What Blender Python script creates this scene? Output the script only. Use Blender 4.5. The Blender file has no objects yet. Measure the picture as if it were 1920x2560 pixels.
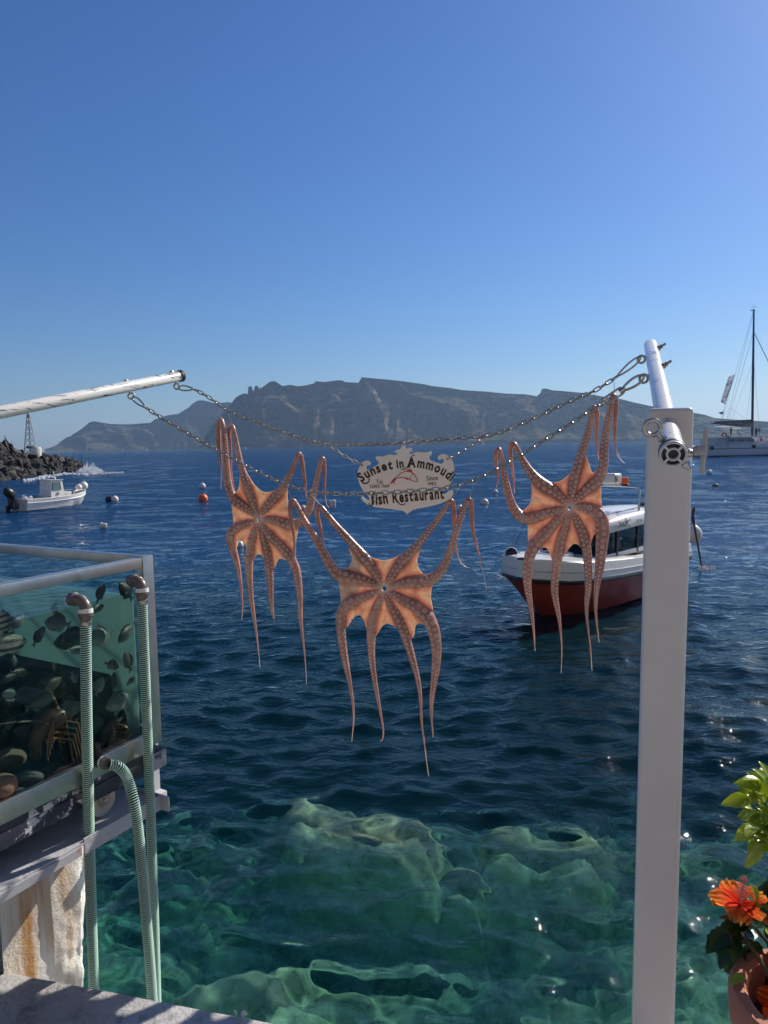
import bpy, bmesh, math, random
import numpy as np
from mathutils import Vector, Matrix, Quaternion
from mathutils.bvhtree import BVHTree
D = bpy.data
scn = bpy.context.scene
COL = scn.collection
# ------------------------------------------------------------------ camera
EYE = 3.0
PITCH = math.radians(5.4)
ROLL = math.radians(-1.08)
FPX = 1776.0
cam = D.cameras.new('camera')
cam_o = D.objects.new('camera', cam)
COL.objects.link(cam_o)
cam.sensor_fit = 'VERTICAL'
cam.sensor_height = 34.6
cam.lens = FPX * 34.6 / 2560
cam.clip_start = 0.05
cam.clip_end = 40000
cam_o.matrix_world = (Matrix.Translation((0, 0, EYE)) @ Matrix.Rotation(math.pi / 2 - PITCH, 4, 'X')
                      @ Matrix.Rotation(ROLL, 4, 'Z'))
scn.camera = cam_o
# ------------------------------------------------------------------ sky and sun
SUN_AZ = math.radians(46)
SUN_EL = math.radians(35)
w = D.worlds.new('World')
scn.world = w
w.use_nodes = True
nt = w.node_tree
bg = nt.nodes['Background']
sky = nt.nodes.new('ShaderNodeTexSky')
sky.sky_type = 'NISHITA'
sky.sun_disc = False
sky.sun_elevation = SUN_EL
sky.sun_rotation = SUN_AZ
sky.altitude = 0
sky.air_density = 1.2
sky.dust_density = 0.45
sky.ozone_density = 10.0
hs = nt.nodes.new('ShaderNodeHueSaturation')
hs.inputs['Saturation'].default_value = 1.10
hs.inputs['Hue'].default_value = 0.508
nt.links.new(sky.outputs[0], hs.inputs['Color'])
nt.links.new(hs.outputs[0], bg.inputs[0])
bg.inputs[1].default_value = 0.082
sun = D.lights.new('sun', 'SUN')
sun.energy = 5.0
sun.angle = math.radians(0.53)
sun.color = (1.0, 0.93, 0.82)
sun_o = D.objects.new('sun', sun)
COL.objects.link(sun_o)
SUN_DIR = Vector((math.sin(SUN_AZ) * math.cos(SUN_EL), math.cos(SUN_AZ) * math.cos(SUN_EL), math.sin(SUN_EL)))
sun_o.rotation_euler = SUN_DIR.to_track_quat('Z', 'Y').to_euler()
sun_o.location = SUN_DIR * 60
vs = scn.view_settings
vs.view_transform = 'Standard'
vs.look = 'None'
vs.exposure = 0.22
vs.gamma = 1.0
vs.use_curve_mapping = False
scn.cycles.use_denoising = True
scn.cycles.max_bounces = 14
scn.cycles.transparent_max_bounces = 24
scn.cycles.transmission_bounces = 10

# ------------------------------------------------------------------ where a point of the place lies
RC = np.array(cam_o.matrix_world.to_3x3())


def ray(px, py):
    return Vector(RC @ np.array([(px - 960) / FPX, (1280 - py) / FPX, -1.0]))


def at(px, py, Y):
    d = ray(px, py)
    return Vector((0, 0, EYE)) + d * (Y / d.y)


def on_z(px, py, z=0.0):
    d = ray(px, py)
    return Vector((0, 0, EYE)) + d * ((z - EYE) / d.z)


# ------------------------------------------------------------------ node helpers
def new_mat(name):
    m = D.materials.new(name)
    m.use_nodes = True
    m.node_tree.nodes.clear()
    return m, m.node_tree, m.node_tree.nodes.new('ShaderNodeOutputMaterial')


def N(t, ty, ins=None, **kw):
    n = t.nodes.new('ShaderNode' + ty)
    for k, v in kw.items():
        setattr(n, k, v)
    for k, v in (ins or {}).items():
        if hasattr(v, 'is_output'):
            t.links.new(v, n.inputs[k])
        else:
            n.inputs[k].default_value = v
    return n


def ramp(t, fac, stops):
    n = N(t, 'ValToRGB', {0: fac})
    e = n.color_ramp.elements
    while len(e) < len(stops):
        e.new(0.5)
    for el, (p, c) in zip(e, stops):
        el.position = p
        el.color = (*c, 1) if len(c) == 3 else c
    return n.outputs[0]


def c4(c):
    return (*c, 1.0)


def paint(name, col, rough=0.45, metal=0.0, var=0.12, vscale=8.0, bump=0.0, bscale=60.0, dirt=None, dirt_amt=0.0,
          dirt_scale=5.0, coat=0.0, spec=0.5, space='Object'):
    """plain surface with slight colour variation, optional dirt and fine relief"""
    m, t, o = new_mat(name)
    tc = N(t, 'TexCoord').outputs[space]
    n = N(t, 'TexNoise', {'Vector': tc, 'Scale': vscale, 'Detail': 5.0, 'Roughness': 0.6}).outputs[0]
    a = tuple(max(0, x * (1 - var)) for x in col)
    b = tuple(min(1, x * (1 + var)) for x in col)
    cc = ramp(t, n, [(0.3, a), (0.7, b)])
    if dirt:
        n2 = N(t, 'TexNoise', {'Vector': tc, 'Scale': dirt_scale, 'Detail': 8.0, 'Roughness': 0.7}).outputs[0]
        f = ramp(t, n2, [(0.62 - 0.25 * dirt_amt, (0, 0, 0)), (0.74 - 0.2 * dirt_amt, (1, 1, 1))])
        cc = N(t, 'MixRGB', {0: f, 1: cc, 2: c4(dirt)}).outputs[0]
    p = N(t, 'BsdfPrincipled', {'Base Color': cc, 'Roughness': rough, 'Metallic': metal, 'Coat Weight': coat,
                                'Specular IOR Level': spec})
    if bump:
        nb = N(t, 'TexNoise', {'Vector': tc, 'Scale': bscale, 'Detail': 6.0}).outputs[0]
        bp = N(t, 'Bump', {'Height': nb, 'Strength': min(1, bump), 'Distance': 0.02 if bscale < 100 else 0.004})
        t.links.new(bp.outputs[0], p.inputs['Normal'])
    t.links.new(p.outputs[0], o.inputs[0])
    return m


# ------------------------------------------------------------------ object helpers
def tag(o, label=None, cat=None, group=None, kind=None):
    if label:
        o['label'] = label
    if cat:
        o['category'] = cat
    if group:
        o['group'] = group
    if kind:
        o['kind'] = kind
    return o


def thing(name, label, cat, loc=(0, 0, 0), rotz=0.0, group=None):
    o = D.objects.new(name, None)
    COL.objects.link(o)
    o.location = loc
    o.rotation_euler = (0, 0, rotz)
    o.empty_display_size = 0.1
    return tag(o, label, cat, group)


def world_loc(o):
    v = Vector((0, 0, 0))
    while o:
        v += o.location
        o = o.parent
    return v


def basis(zdir, up=Vector((0, 0, 1))):
    z = Vector(zdir).normalized()
    if abs(z.dot(up)) > 0.98:
        up = Vector((0, 1, 0))
    x = up.cross(z).normalized()
    y = z.cross(x)
    return Matrix((x, y, z)).transposed()


class MB:
    """collects shapes, then links them as ONE mesh object"""

    def __init__(s):
        s.bm = bmesh.new()

    def box(s, c, size, rot=None, bevel=0.0, seg=2):
        r = bmesh.ops.create_cube(s.bm, size=1.0)
        vs = r['verts']
        M = Matrix.Translation(Vector(c)) @ (rot.to_4x4() if rot else Matrix()) @ Matrix.Diagonal((*size, 1))
        bmesh.ops.transform(s.bm, matrix=M, verts=vs)
        if bevel:
            es = list({e for v in vs for e in v.link_edges})
            bmesh.ops.bevel(s.bm, geom=es, offset=bevel, segments=seg, affect='EDGES', profile=0.6)
        return s

    def verts(s, V, F):
        vv = [s.bm.verts.new(v) for v in V]
        for f in F:
            try:
                s.bm.faces.new([vv[i] for i in f])
            except ValueError:
                pass
        return vv

    def ring_loft(s, rings, close=True, cap=True, wrap=False):
        R = [[s.bm.verts.new(p) for p in r] for r in rings]
        n = len(R[0])
        m = len(R)
        for i in range(m if wrap else m - 1):
            a, b = R[i], R[(i + 1) % m]
            for j in range(n if close else n - 1):
                k = (j + 1) % n
                try:
                    s.bm.faces.new((a[j], a[k], b[k], b[j]))
                except ValueError:
                    pass
        if cap and close and not wrap:
            for r, fl in ((R[0], True), (R[-1], False)):
                try:
                    s.bm.faces.new(r[::-1] if fl else r)
                except ValueError:
                    pass
        return s

    def tube(s, pts, rad, seg=12, cap=True, wrap=False, flat=1.0, flat_dir=None):
        pts = [Vector(p) for p in pts]
        n = len(pts)
        rad = [rad] * n if not hasattr(rad, '__len__') else rad
        rings = []
        prev = None
        for i in range(n):
            if wrap:
                d = pts[(i + 1) % n] - pts[i - 1]
            else:
                d = pts[min(i + 1, n - 1)] - pts[max(i - 1, 0)]
            if d.length < 1e-9:
                d = Vector((0, 0, 1))
            d.normalize()
            if prev is None:
                b = basis(d)
                u = b.col[0].copy()
            else:
                u = prev - d * prev.dot(d)
                if u.length < 1e-6:
                    u = basis(d).col[0].copy()
            u.normalize()
            prev = u
            v = d.cross(u)
            rings.append([pts[i] + (u * math.cos(a) + v * math.sin(a)) * rad[i]
                          for a in [2 * math.pi * k / seg for k in range(seg)]])
        return s.ring_loft(rings, cap=cap, wrap=wrap)

    def lathe(s, prof, c=(0, 0, 0), axis=(0, 0, 1), seg=24, cap=True):
        B = basis(axis)
        c = Vector(c)
        rings = [[c + B @ Vector((r * math.cos(a), r * math.sin(a), h))
                  for a in [2 * math.pi * k / seg for k in range(seg)]] for r, h in prof]
        return s.ring_loft(rings, cap=cap)

    def ball(s, c, r, sub=2, scale=(1, 1, 1), rot=None):
        q = bmesh.ops.create_icosphere(s.bm, subdivisions=sub, radius=1.0)
        M = Matrix.Translation(Vector(c)) @ (rot.to_4x4() if rot else Matrix()) @ Matrix.Diagonal((r * scale[0], r * scale[1], r * scale[2], 1))
        bmesh.ops.transform(s.bm, matrix=M, verts=q['verts'])
        return s

    def plate(s, poly, off):
        """polygon given in 3-D pushed along off"""
        poly = [Vector(p) for p in poly]
        off = Vector(off)
        from mathutils.geometry import tessellate_polygon
        tris = tessellate_polygon([poly])
        n = len(poly)
        a = [s.bm.verts.new(p) for p in poly]
        b = [s.bm.verts.new(p + off) for p in poly]
        for t in tris:
            for vv, rev in ((a, False), (b, True)):
                f = [vv[i] for i in t]
                try:
                    s.bm.faces.new(f[::-1] if rev else f)
                except ValueError:
                    pass
        for i in range(n):
            j = (i + 1) % n
            try:
                s.bm.faces.new((a[j], a[i], b[i], b[j]))
            except ValueError:
                pass
        return s

    def mesh(s, name, mat=None, smooth=True, angle=35, origin=None):
        bmesh.ops.recalc_face_normals(s.bm, faces=s.bm.faces[:])
        if origin is not None:
            bmesh.ops.translate(s.bm, vec=-Vector(origin), verts=s.bm.verts[:])
        me = D.meshes.new(name)
        s.bm.to_mesh(me)
        s.bm.free()
        if smooth:
            sharp_smooth(me, angle)
        if mat:
            me.materials.append(mat)
        return me

    def build(s, name, mat, parent=None, smooth=True, angle=35, local=False):
        me = s.mesh(name, mat, smooth, angle, None if local or parent is None else world_loc(parent))
        o = D.objects.new(name, me)
        COL.objects.link(o)
        o.parent = parent
        return o


def sharp_smooth(me, angle):
    me.polygons.foreach_set('use_smooth', [True] * len(me.polygons))
    try:
        me.set_sharp_from_angle(angle=math.radians(angle))
    except Exception:
        pass


def from_np(name, V, Fq, m=None, smooth=True, parent=None):
    me = D.meshes.new(name)
    k = Fq.shape[1]
    me.vertices.add(len(V))
    me.vertices.foreach_set('co', V.astype(np.float32).ravel())
    me.loops.add(Fq.size)
    me.loops.foreach_set('vertex_index', Fq.astype(np.int32).ravel())
    me.polygons.add(len(Fq))
    me.polygons.foreach_set('loop_start', np.arange(0, Fq.size, k, dtype=np.int32))
    me.polygons.foreach_set('use_smooth', np.full(len(Fq), smooth))
    me.update(calc_edges=True)
    if m:
        me.materials.append(m)
    o = D.objects.new(name, me)
    COL.objects.link(o)
    o.parent = parent
    return o


def grid_faces(nr, nc):
    i = np.arange(nr * nc).reshape(nr, nc)
    return np.stack([i[:-1, :-1], i[:-1, 1:], i[1:, 1:], i[1:, :-1]], -1).reshape(-1, 4)


def link_copy(o, parent=None):
    c = o.copy()
    COL.objects.link(c)
    c.parent = parent
    return c


def copy_tree(o, parent=None):
    c = link_copy(o, parent)
    for ch in list(o.children):
        copy_tree(ch, c)
    return c


def catmull(P, per=8):
    P = [Vector(p) for p in P]
    out = []
    for i in range(len(P) - 1):
        p0, p1, p2, p3 = P[max(i - 1, 0)], P[i], P[i + 1], P[min(i + 2, len(P) - 1)]
        for k in range(per):
            t = k / per
            out.append(0.5 * ((2 * p1) + (p2 - p0) * t + (2 * p0 - 5 * p1 + 4 * p2 - p3) * t * t
                              + (3 * p1 - p0 - 3 * p2 + p3) * t ** 3))
    out.append(P[-1])
    return out


def resample(P, step):
    """points every step metres along a polyline"""
    out = [P[0].copy()]
    acc = 0.0
    for a, b in zip(P[:-1], P[1:]):
        L = (b - a).length
        while acc + L >= step and L > 1e-9:
            t = (step - acc) / L
            a = a + (b - a) * t
            out.append(a.copy())
            L = (b - a).length
            acc = 0.0
        acc += L
    return out


def vnoise(X, Y, s, seed):
    G = np.random.default_rng(seed).random((256, 256))
    u, v = X / s + 1000.37, Y / s + 1000.71
    i, j = np.floor(u).astype(int), np.floor(v).astype(int)
    fu, fv = u - i, v - j
    fu, fv = fu * fu * (3 - 2 * fu), fv * fv * (3 - 2 * fv)
    g = lambda a, b: G[a % 256, b % 256]
    return (g(i, j) * (1 - fu) + g(i + 1, j) * fu) * (1 - fv) + (g(i, j + 1) * (1 - fu) + g(i + 1, j + 1) * fu) * fv


def text_mesh(s, size=1.0, bold=0.0, narrow=1.0):
    """flat glyph outlines of a word, one mesh"""
    cu = D.curves.new('lettering', 'FONT')
    cu.body = s
    cu.size = size
    cu.offset = bold
    cu.resolution_u = 3
    cu.align_x = 'CENTER'
    o = D.objects.new('lettering', cu)
    COL.objects.link(o)
    bpy.context.view_layer.update()
    me = D.meshes.new_from_object(o.evaluated_get(bpy.context.evaluated_depsgraph_get()))
    D.objects.remove(o)
    D.curves.remove(cu)
    for v in me.vertices:
        v.co.x *= narrow
    return me
# ================================================================== SEA
rng = np.random.default_rng(4)
NR, NCD = 1040, 540
RAD = 1.2 * (8000 / 1.2) ** np.linspace(0, 1, NR)
TH = np.radians(np.concatenate([np.linspace(-93, -40, 22)[:-1], np.linspace(-40, 40, NCD), np.linspace(40, 93, 22)[1:]]))
NC = len(TH)
NW = 190
LAM = 0.09 * (9 / 0.09) ** rng.random(NW)
ANG = math.radians(-112) + rng.normal(0, 0.55, NW) + np.where(rng.random(NW) < 0.25, rng.normal(0, 0.9, NW), 0)
KW = 2 * math.pi / LAM
AMP = (0.046 * np.exp(-((np.log(LAM / 0.30)) / 0.75) ** 2) + np.where(LAM < 0.3, 0.012, 0.0085)) / KW * rng.uniform(0.6, 1.4, NW)
PH = rng.uniform(0, 6.283, NW)


def sea_shape(X, Y, space):
    Z = np.zeros_like(X)
    DX = np.zeros_like(X)
    DY = np.zeros_like(X)
    shelter = 0.82 + 0.18 * np.clip((np.hypot(X, Y) - 4.5) / 7.0, 0, 1)      # calmer along the quay
    for l, a, k, am, p0 in zip(LAM, ANG, KW, AMP, PH):
        cut = np.clip((l / space - 2.2) / 2.5, 0, 1)
        am = am * shelter
        ph = k * (math.cos(a) * X + math.sin(a) * Y) + p0
        Z += cut * am * np.sin(ph)
        cs = cut * am * 0.85 * np.cos(ph)
        DX += math.cos(a) * cs
        DY += math.sin(a) * cs
    return Z, DX, DY


def sea_z(x, y):
    d = math.hypot(x, y)
    z, _, _ = sea_shape(np.array([float(x)]), np.array([float(y)]), np.array([d * 0.0085]))
    return float(z[0])


gx = RAD[:, None] * np.sin(TH)[None]
gy = RAD[:, None] * np.cos(TH)[None]
sp = RAD[:, None] * (math.log(8000 / 1.2) / NR) * np.ones_like(gx)
gz, ddx, ddy = sea_shape(gx, gy, sp)
SEA_BOTTOM = -45.0
V = np.stack([gx + ddx, gy + ddy, gz], -1).reshape(-1, 3)
idx = np.arange(NR * NC).reshape(NR, NC)
edge = np.concatenate([idx[0, :], idx[1:, -1], idx[-1, ::-1][1:], idx[::-1, 0][1:-1]])
nb = len(edge)
VB = V[edge].copy()
VB[:, 2] = SEA_BOTTOM
li = np.arange(nb)
lj = (li + 1) % nb
side = np.stack([edge[li], len(V) + li, len(V) + lj, edge[lj]], -1)
top = grid_faces(NR, NC)

m, t, o = new_mat('sea_water')
pos = N(t, 'NewGeometry').outputs['Position']
mpw = N(t, 'Mapping', {'Vector': pos, 'Rotation': (0, 0, math.radians(20)), 'Scale': (0.55, 1.0, 1.0)}).outputs[0]
n1 = N(t, 'TexNoise', {'Vector': mpw, 'Scale': 11.0, 'Detail': 3.0, 'Roughness': 0.55, 'Distortion': 0.3}).outputs[0]
n2 = N(t, 'TexNoise', {'Vector': mpw, 'Scale': 3.2, 'Detail': 4.0, 'Roughness': 0.6, 'Distortion': 0.3}).outputs[0]
dist = N(t, 'VectorMath', {0: pos}, operation='LENGTH').outputs['Value']
# ripples too short for the mesh take over with distance
far = N(t, 'MapRange', {0: dist, 1: 6.0, 2: 40.0, 3: 0.2, 4: 1.0}).outputs[0]
b1 = N(t, 'Bump', {'Height': n2, 'Strength': far, 'Distance': 0.24})
b2 = N(t, 'Bump', {'Height': n1, 'Strength': 0.45, 'Distance': 0.035, 'Normal': b1.outputs[0]})
gl = N(t, 'BsdfGlossy', {'Roughness': 0.022, 'Normal': b2.outputs[0]})
rf = N(t, 'BsdfRefraction', {'Roughness': 0.0, 'IOR': 1.33, 'Color': (0.97, 1, 1, 1)})
tr = N(t, 'BsdfTransparent', {'Color': (0.9, 1, 0.98, 1)})
# clear green water along the quay, deep blue offshore
nw = N(t, 'TexNoise', {'Vector': pos, 'Scale': 0.35, 'Detail': 2.0}).outputs[0]
dn = N(t, 'Math', {0: N(t, 'Math', {0: nw, 1: 5.0}, operation='MULTIPLY').outputs[0], 1: dist}, operation='ADD').outputs[0]
off = N(t, 'MapRange', {0: dn, 1: 9.0, 2: 26.0, 3: 0.0, 4: 1.0}, interpolation_type='SMOOTHSTEP').outputs[0]
vc = N(t, 'MixRGB', {0: off, 1: (0.004, 0.110, 0.130, 1), 2: (0.004, 0.078, 0.235, 1)}).outputs[0]
vf = N(t, 'MapRange', {0: off, 3: 0.11, 4: 0.42}).outputs[0]
df = N(t, 'BsdfDiffuse', {'Color': vc})
mx1 = N(t, 'MixShader', {0: 0.42, 1: rf.outputs[0], 2: tr.outputs[0]})
mx2 = N(t, 'MixShader', {0: vf, 1: mx1.outputs[0], 2: df.outputs[0]})
fr = N(t, 'Fresnel', {'IOR': 1.33, 'Normal': b2.outputs[0]})
mx3 = N(t, 'MixShader', {0: fr.outputs[0], 1: mx2.outputs[0], 2: gl.outputs[0]})
t.links.new(mx3.outputs[0], o.inputs[0])
va = N(t, 'VolumeAbsorption', {'Color': (0.0, 0.79, 0.77, 1), 'Density': 0.50})
t.links.new(va.outputs[0], o.inputs['Volume'])
sea = from_np('sea', np.concatenate([V, VB]), np.concatenate([top[:, ::-1], side]), m)
bm = bmesh.new()
bm.from_mesh(sea.data)
bm.verts.ensure_lookup_table()
f = bm.faces.new([bm.verts[len(V) + i] for i in range(nb)])
bmesh.ops.recalc_face_normals(bm, faces=bm.faces[:])
bm.faces.ensure_lookup_table()
if bm.faces[1000].normal.z < 0:
    bmesh.ops.reverse_faces(bm, faces=bm.faces[:])
bm.to_mesh(sea.data)
bm.free()
tag(sea, 'deep blue choppy sea turning green over the shallows', kind='structure')

# ------------------------------------------------------------------ sea floor near the quay
xs = np.linspace(-6, 8, 340)
ys = np.linspace(0.6, 14, 340)
GX, GY = np.meshgrid(xs, ys)
hh = (-1.35 - 0.85 * np.maximum(GY - 6.2, 0) ** 1.1 - 0.18 * np.maximum(-GX - 1.0, 0) + 0.9 * (vnoise(GX, GY, 1.3, 1) - 0.5)
      + 0.7 * (vnoise(GX, GY, 0.5, 2) - 0.5) + 0.42 * (vnoise(GX, GY, 0.22, 3) - 0.5) + 0.22 * (vnoise(GX, GY, 0.09, 4) - 0.5))
hh += 0.55 * np.clip((GX - 0.2) / 2.0, 0, 1) * np.clip((6.2 - GY) / 2, 0, 1)


def lump(h, cx, cy, rx, ry, rot, top, seed, tilt=0.0):
    dx, dy = GX - cx, GY - cy
    u = (dx * math.cos(rot) + dy * math.sin(rot)) / rx
    v = (-dx * math.sin(rot) + dy * math.cos(rot)) / ry
    q = np.abs(u) ** 2.6 + np.abs(v) ** 2.6 + 0.9 * (vnoise(GX, GY, 0.45, seed) - 0.5)
    k = np.clip((1.35 - q) / 0.85, 0, 1)
    tp = top + tilt * v + 0.30 * (vnoise(GX, GY, 0.35, seed + 1) - 0.5) + 0.14 * (vnoise(GX, GY, 0.11, seed + 2) - 0.5)
    return h * (1 - k) + np.maximum(h, tp) * k


hh -= 0.75 * np.exp(-(((GX + 0.15 + 0.35 * (GY - 4.9)) / 1.1) ** 2 + ((GY - 5.0 + 0.3 * GX) / 0.42) ** 2))
hh = lump(hh, -0.22, 5.75, 0.80, 0.40, -0.42, -0.42, 20, -0.12)
hh = lump(hh, 1.20, 5.65, 0.55, 0.30, -0.3, -0.6, 30)
hh = lump(hh, 0.55, 5.12, 0.26, 0.10, -0.5, -0.5, 40)
for kx, ky, rr_, tp_ in ((-2.6, 5.0, 0.5, -1.3), (-1.9, 3.9, 0.45, -1.2), (1.9, 4.3, 0.6, -1.0), (0.2, 3.6, 0.5, -1.15), (2.6, 3.4, 0.7, -1.0), (-0.6, 4.3, 0.35, -1.3), (1.0, 3.2, 0.4, -1.1)):
    hh = lump(hh, kx, ky, rr_, rr_ * 0.6, kx, tp_, int(50 + kx * 7))
m, t, o = new_mat('sea_floor')
pos = N(t, 'NewGeometry').outputs['Position']
n1 = N(t, 'TexNoise', {'Vector': pos, 'Scale': 2.9, 'Detail': 8.0, 'Roughness': 0.76, 'Distortion': 1.2}).outputs[0]
cc = ramp(t, n1, [(0.42, (0.014, 0.02, 0.02)), (0.50, (0.18, 0.19, 0.15)), (0.58, (0.62, 0.59, 0.46))])
sepz = N(t, 'SeparateXYZ', {0: pos}).outputs[2]
hz = N(t, 'MapRange', {0: sepz, 1: -1.5, 2: -0.9, 3: 0.0, 4: 1.0}).outputs[0]
n3 = N(t, 'TexNoise', {'Vector': pos, 'Scale': 7.0, 'Detail': 7.0, 'Roughness': 0.7}).outputs[0]
algae = ramp(t, n3, [(0.36, (0.20, 0.20, 0.10)), (0.48, (0.66, 0.62, 0.36)), (0.62, (0.88, 0.84, 0.60))])
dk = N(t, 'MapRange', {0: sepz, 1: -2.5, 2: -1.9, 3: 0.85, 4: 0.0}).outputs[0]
cc = N(t, 'MixRGB', {0: dk, 1: cc, 2: (0.012, 0.02, 0.022, 1)}).outputs[0]   # shade of the deep gully painted into the floor colour
cc = N(t, 'MixRGB', {0: hz, 1: cc, 2: algae}).outputs[0]
bs = N(t, 'BsdfDiffuse', {'Color': cc})
t.links.new(bs.outputs[0], o.inputs[0])
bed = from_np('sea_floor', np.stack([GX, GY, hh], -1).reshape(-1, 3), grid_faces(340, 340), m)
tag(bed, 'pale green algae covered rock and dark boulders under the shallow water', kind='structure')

# ================================================================== ISLANDS
def island(name, prof, dist, base_depth, seed, colors, label, steep=0.55, cols=420, rows=46):
    px = np.array([p[0] for p in prof], float)
    el, az = [], []
    for p in prof:
        d = ray(*p)
        az.append(math.atan2(d.x, d.y))
        el.append(d.z / math.hypot(d.x, d.y))
    az, el = np.array(az), np.array(el)
    A = np.linspace(az[0], az[-1], cols)
    A = np.sort(np.concatenate([A, az]))
    E_ = np.interp(A, az, el)
    n = len(A)
    U = A * dist
    ridge_d = dist + 330 + 120 * (vnoise(U, U * 0, 420, seed) - 0.5)
    H = np.maximum(E_ * ridge_d + EYE, 0.5)
    ker = np.exp(-np.linspace(-2, 2, 41) ** 2)
    ker /= ker.sum()
    HS = np.minimum(np.convolve(np.pad(H, 20, mode='edge'), ker, 'valid'), H + 6)
    T = np.concatenate([np.linspace(-0.06, 1, rows), [1.12, 1.4, 2.2, 3.4]])
    rowsn = len(T)
    P = np.zeros((rowsn, n, 3))
    front = dist + 70 * (vnoise(U, U * 0, 260, seed + 1) - 0.5) + 40 * (vnoise(U, U * 0, 90, seed + 2) - 0.5)
    for i, tt in enumerate(T):
        if tt <= 1:
            s_ = max(tt, 0)
            # cliffs with ledges; gullies run down the slope
            hp = s_ ** (0.62 + 0.25 * (vnoise(U, U * 0, 300, seed + 3) - 0.5))
            hp = hp + 0.04 * np.sin(hp * 14 + 3 * vnoise(U, U * 0, 200, seed + 4)) * s_ * (1 - s_)
            gul = (np.abs(vnoise(U + 60 * s_, U * 0 + tt * 130, 105, seed + 5) - 0.5) * 2) * 210 + (np.abs(vnoise(U - 30 * s_, U * 0 + tt * 90, 42, seed + 6) - 0.5) * 2) * 95 \
                + vnoise(U, U * 0 + tt * 260, 17, seed + 9) * 30
            env = (1 - s_) ** 0.35 * min(1, s_ * 6 + 0.25)
            dd = front + (ridge_d - front) * s_ + gul * env
            z = (HS + (H - HS) * max(0, (s_ - 0.82) / 0.18)) * np.clip(hp, 0, 1) if tt >= 0 else np.full(n, -12.0)
            if tt >= 0:
                z = z + (vnoise(U, U * 0 + tt * 400, 22, seed + 7) - 0.5) * 9 * s_ * (1 - s_) * 3
        else:
            k = (tt - 1)
            dd = ridge_d + k * 500
            z = np.maximum(H * (1 - 0.30 * k ** 0.8), -12) - 12 * k
        P[i, :, 0] = np.sin(A) * dd / np.cos(0)
        P[i, :, 1] = np.cos(A) * dd
        P[i, :, 2] = z
    mm, t, o = new_mat(name)
    geo = N(t, 'NewGeometry')
    pos = geo.outputs['Position']
    mp = N(t, 'Mapping', {'Vector': pos, 'Scale': (0.010, 0.010, 0.022)}).outputs[0]
    n1 = N(t, 'TexNoise', {'Vector': mp, 'Scale': 1.0, 'Detail': 9.0, 'Roughness': 0.62, 'Distortion': 0.5}).outputs[0]
    cc = ramp(t, n1, colors)
    mp2 = N(t, 'Mapping', {'Vector': pos, 'Scale': (0.004, 0.004, 0.05)}).outputs[0]
    n2 = N(t, 'TexNoise', {'Vector': mp2, 'Scale': 1.0, 'Detail': 6.0, 'Roughness': 0.6}).outputs[0]
    st = ramp(t, n2, [(0.40, (0.55, 0.55, 0.55)), (0.60, (1.25, 1.2, 1.15))])
    cc = N(t, 'MixRGB', {0: 0.8, 1: cc, 2: st}, blend_type='MULTIPLY').outputs[0]
    # scrub on the flatter tops
    nz = N(t, 'SeparateXYZ', {0: geo.outputs['True Normal']}).outputs[2]
    fl = N(t, 'MapRange', {0: nz, 1: 0.80, 2: 0.95, 3: 0.0, 4: 0.85}).outputs[0]
    cc = N(t, 'MixRGB', {0: fl, 1: cc, 2: (0.13, 0.13, 0.07, 1)}).outputs[0]
    nb_ = N(t, 'TexNoise', {'Vector': pos, 'Scale': 0.05, 'Detail': 8.0, 'Roughness': 0.65}).outputs[0]
    bp = N(t, 'Bump', {'Height': nb_, 'Strength': 1.0, 'Distance': 40.0})
    bs = N(t, 'BsdfDiffuse', {'Color': cc, 'Normal': bp.outputs[0]})
    t.links.new(bs.outputs[0], o.inputs[0])
    ob = from_np(name, P.reshape(-1, 3), grid_faces(rowsn, n), mm, smooth=False)
    tag(ob, label, kind='structure')
    return ob


MAIN = [(496, 1121), (502, 1120), (521, 1077), (555, 1034), (574, 1014), (589, 994), (600, 987), (611, 983), (619, 985.5), (621, 967), (624, 965.5), (629, 966), (632, 977), (635, 976), (637, 965), (642, 964), (646, 967), (648, 973), (651, 966), (653, 972), (657, 967),
        (675, 954), (687, 952.6), (706, 965), (725, 962), (745, 965.6), (766, 963), (786, 958), (788, 953), (812, 955), (843, 950.6),
        (855, 951), (863, 955), (896, 957), (901, 949), (904, 943), (937, 946), (1000, 952), (1063, 961), (1080, 965), (1130, 970.6), (1154, 975),
        (1217, 979), (1265, 984), (1313, 985.6), (1342, 990.6), (1351, 983), (1354, 973), (1364, 971), (1382, 976), (1400, 977), (1456, 982), (1505, 991),
        (1546, 996), (1587, 1006.6), (1636, 1017), (1740, 1033), (1762, 1037), (1787, 1045), (1801, 1046.6), (1857, 1050), (1920, 1054),
        (2050, 1065), (2200, 1082), (2260, 1086)]
island('island', MAIN, 2500, 60, 50,
       [(0.38, (0.018, 0.013, 0.012)), (0.50, (0.06, 0.04, 0.032)), (0.58, (0.18, 0.115, 0.085)), (0.68, (0.38, 0.29, 0.235))],
       'long dark cliff island with two rock pinnacles on its ridge')
HEAD = [(111, 1124.5), (119, 1120), (124, 1122), (141, 1113.6), (150, 1105), (167, 1093), (176, 1091), (181, 1087), (203, 1073), (224, 1055.6), (235, 1053), (275, 1060),
        (319, 1061), (376, 1057), (388, 1048), (420, 1038), (445, 1035), (473, 1018), (480, 1010), (495, 1001), (510, 1001), (539, 1008.6), (570, 1005), (620, 1015), (700, 1060)]
island('headland', HEAD, 3700, 60, 80,
       [(0.34, (0.025, 0.02, 0.018)), (0.54, (0.05, 0.04, 0.032)), (0.74, (0.18, 0.14, 0.11))],
       'bluish headland stepping down to the sea behind the breakwater', cols=200, rows=36)

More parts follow.
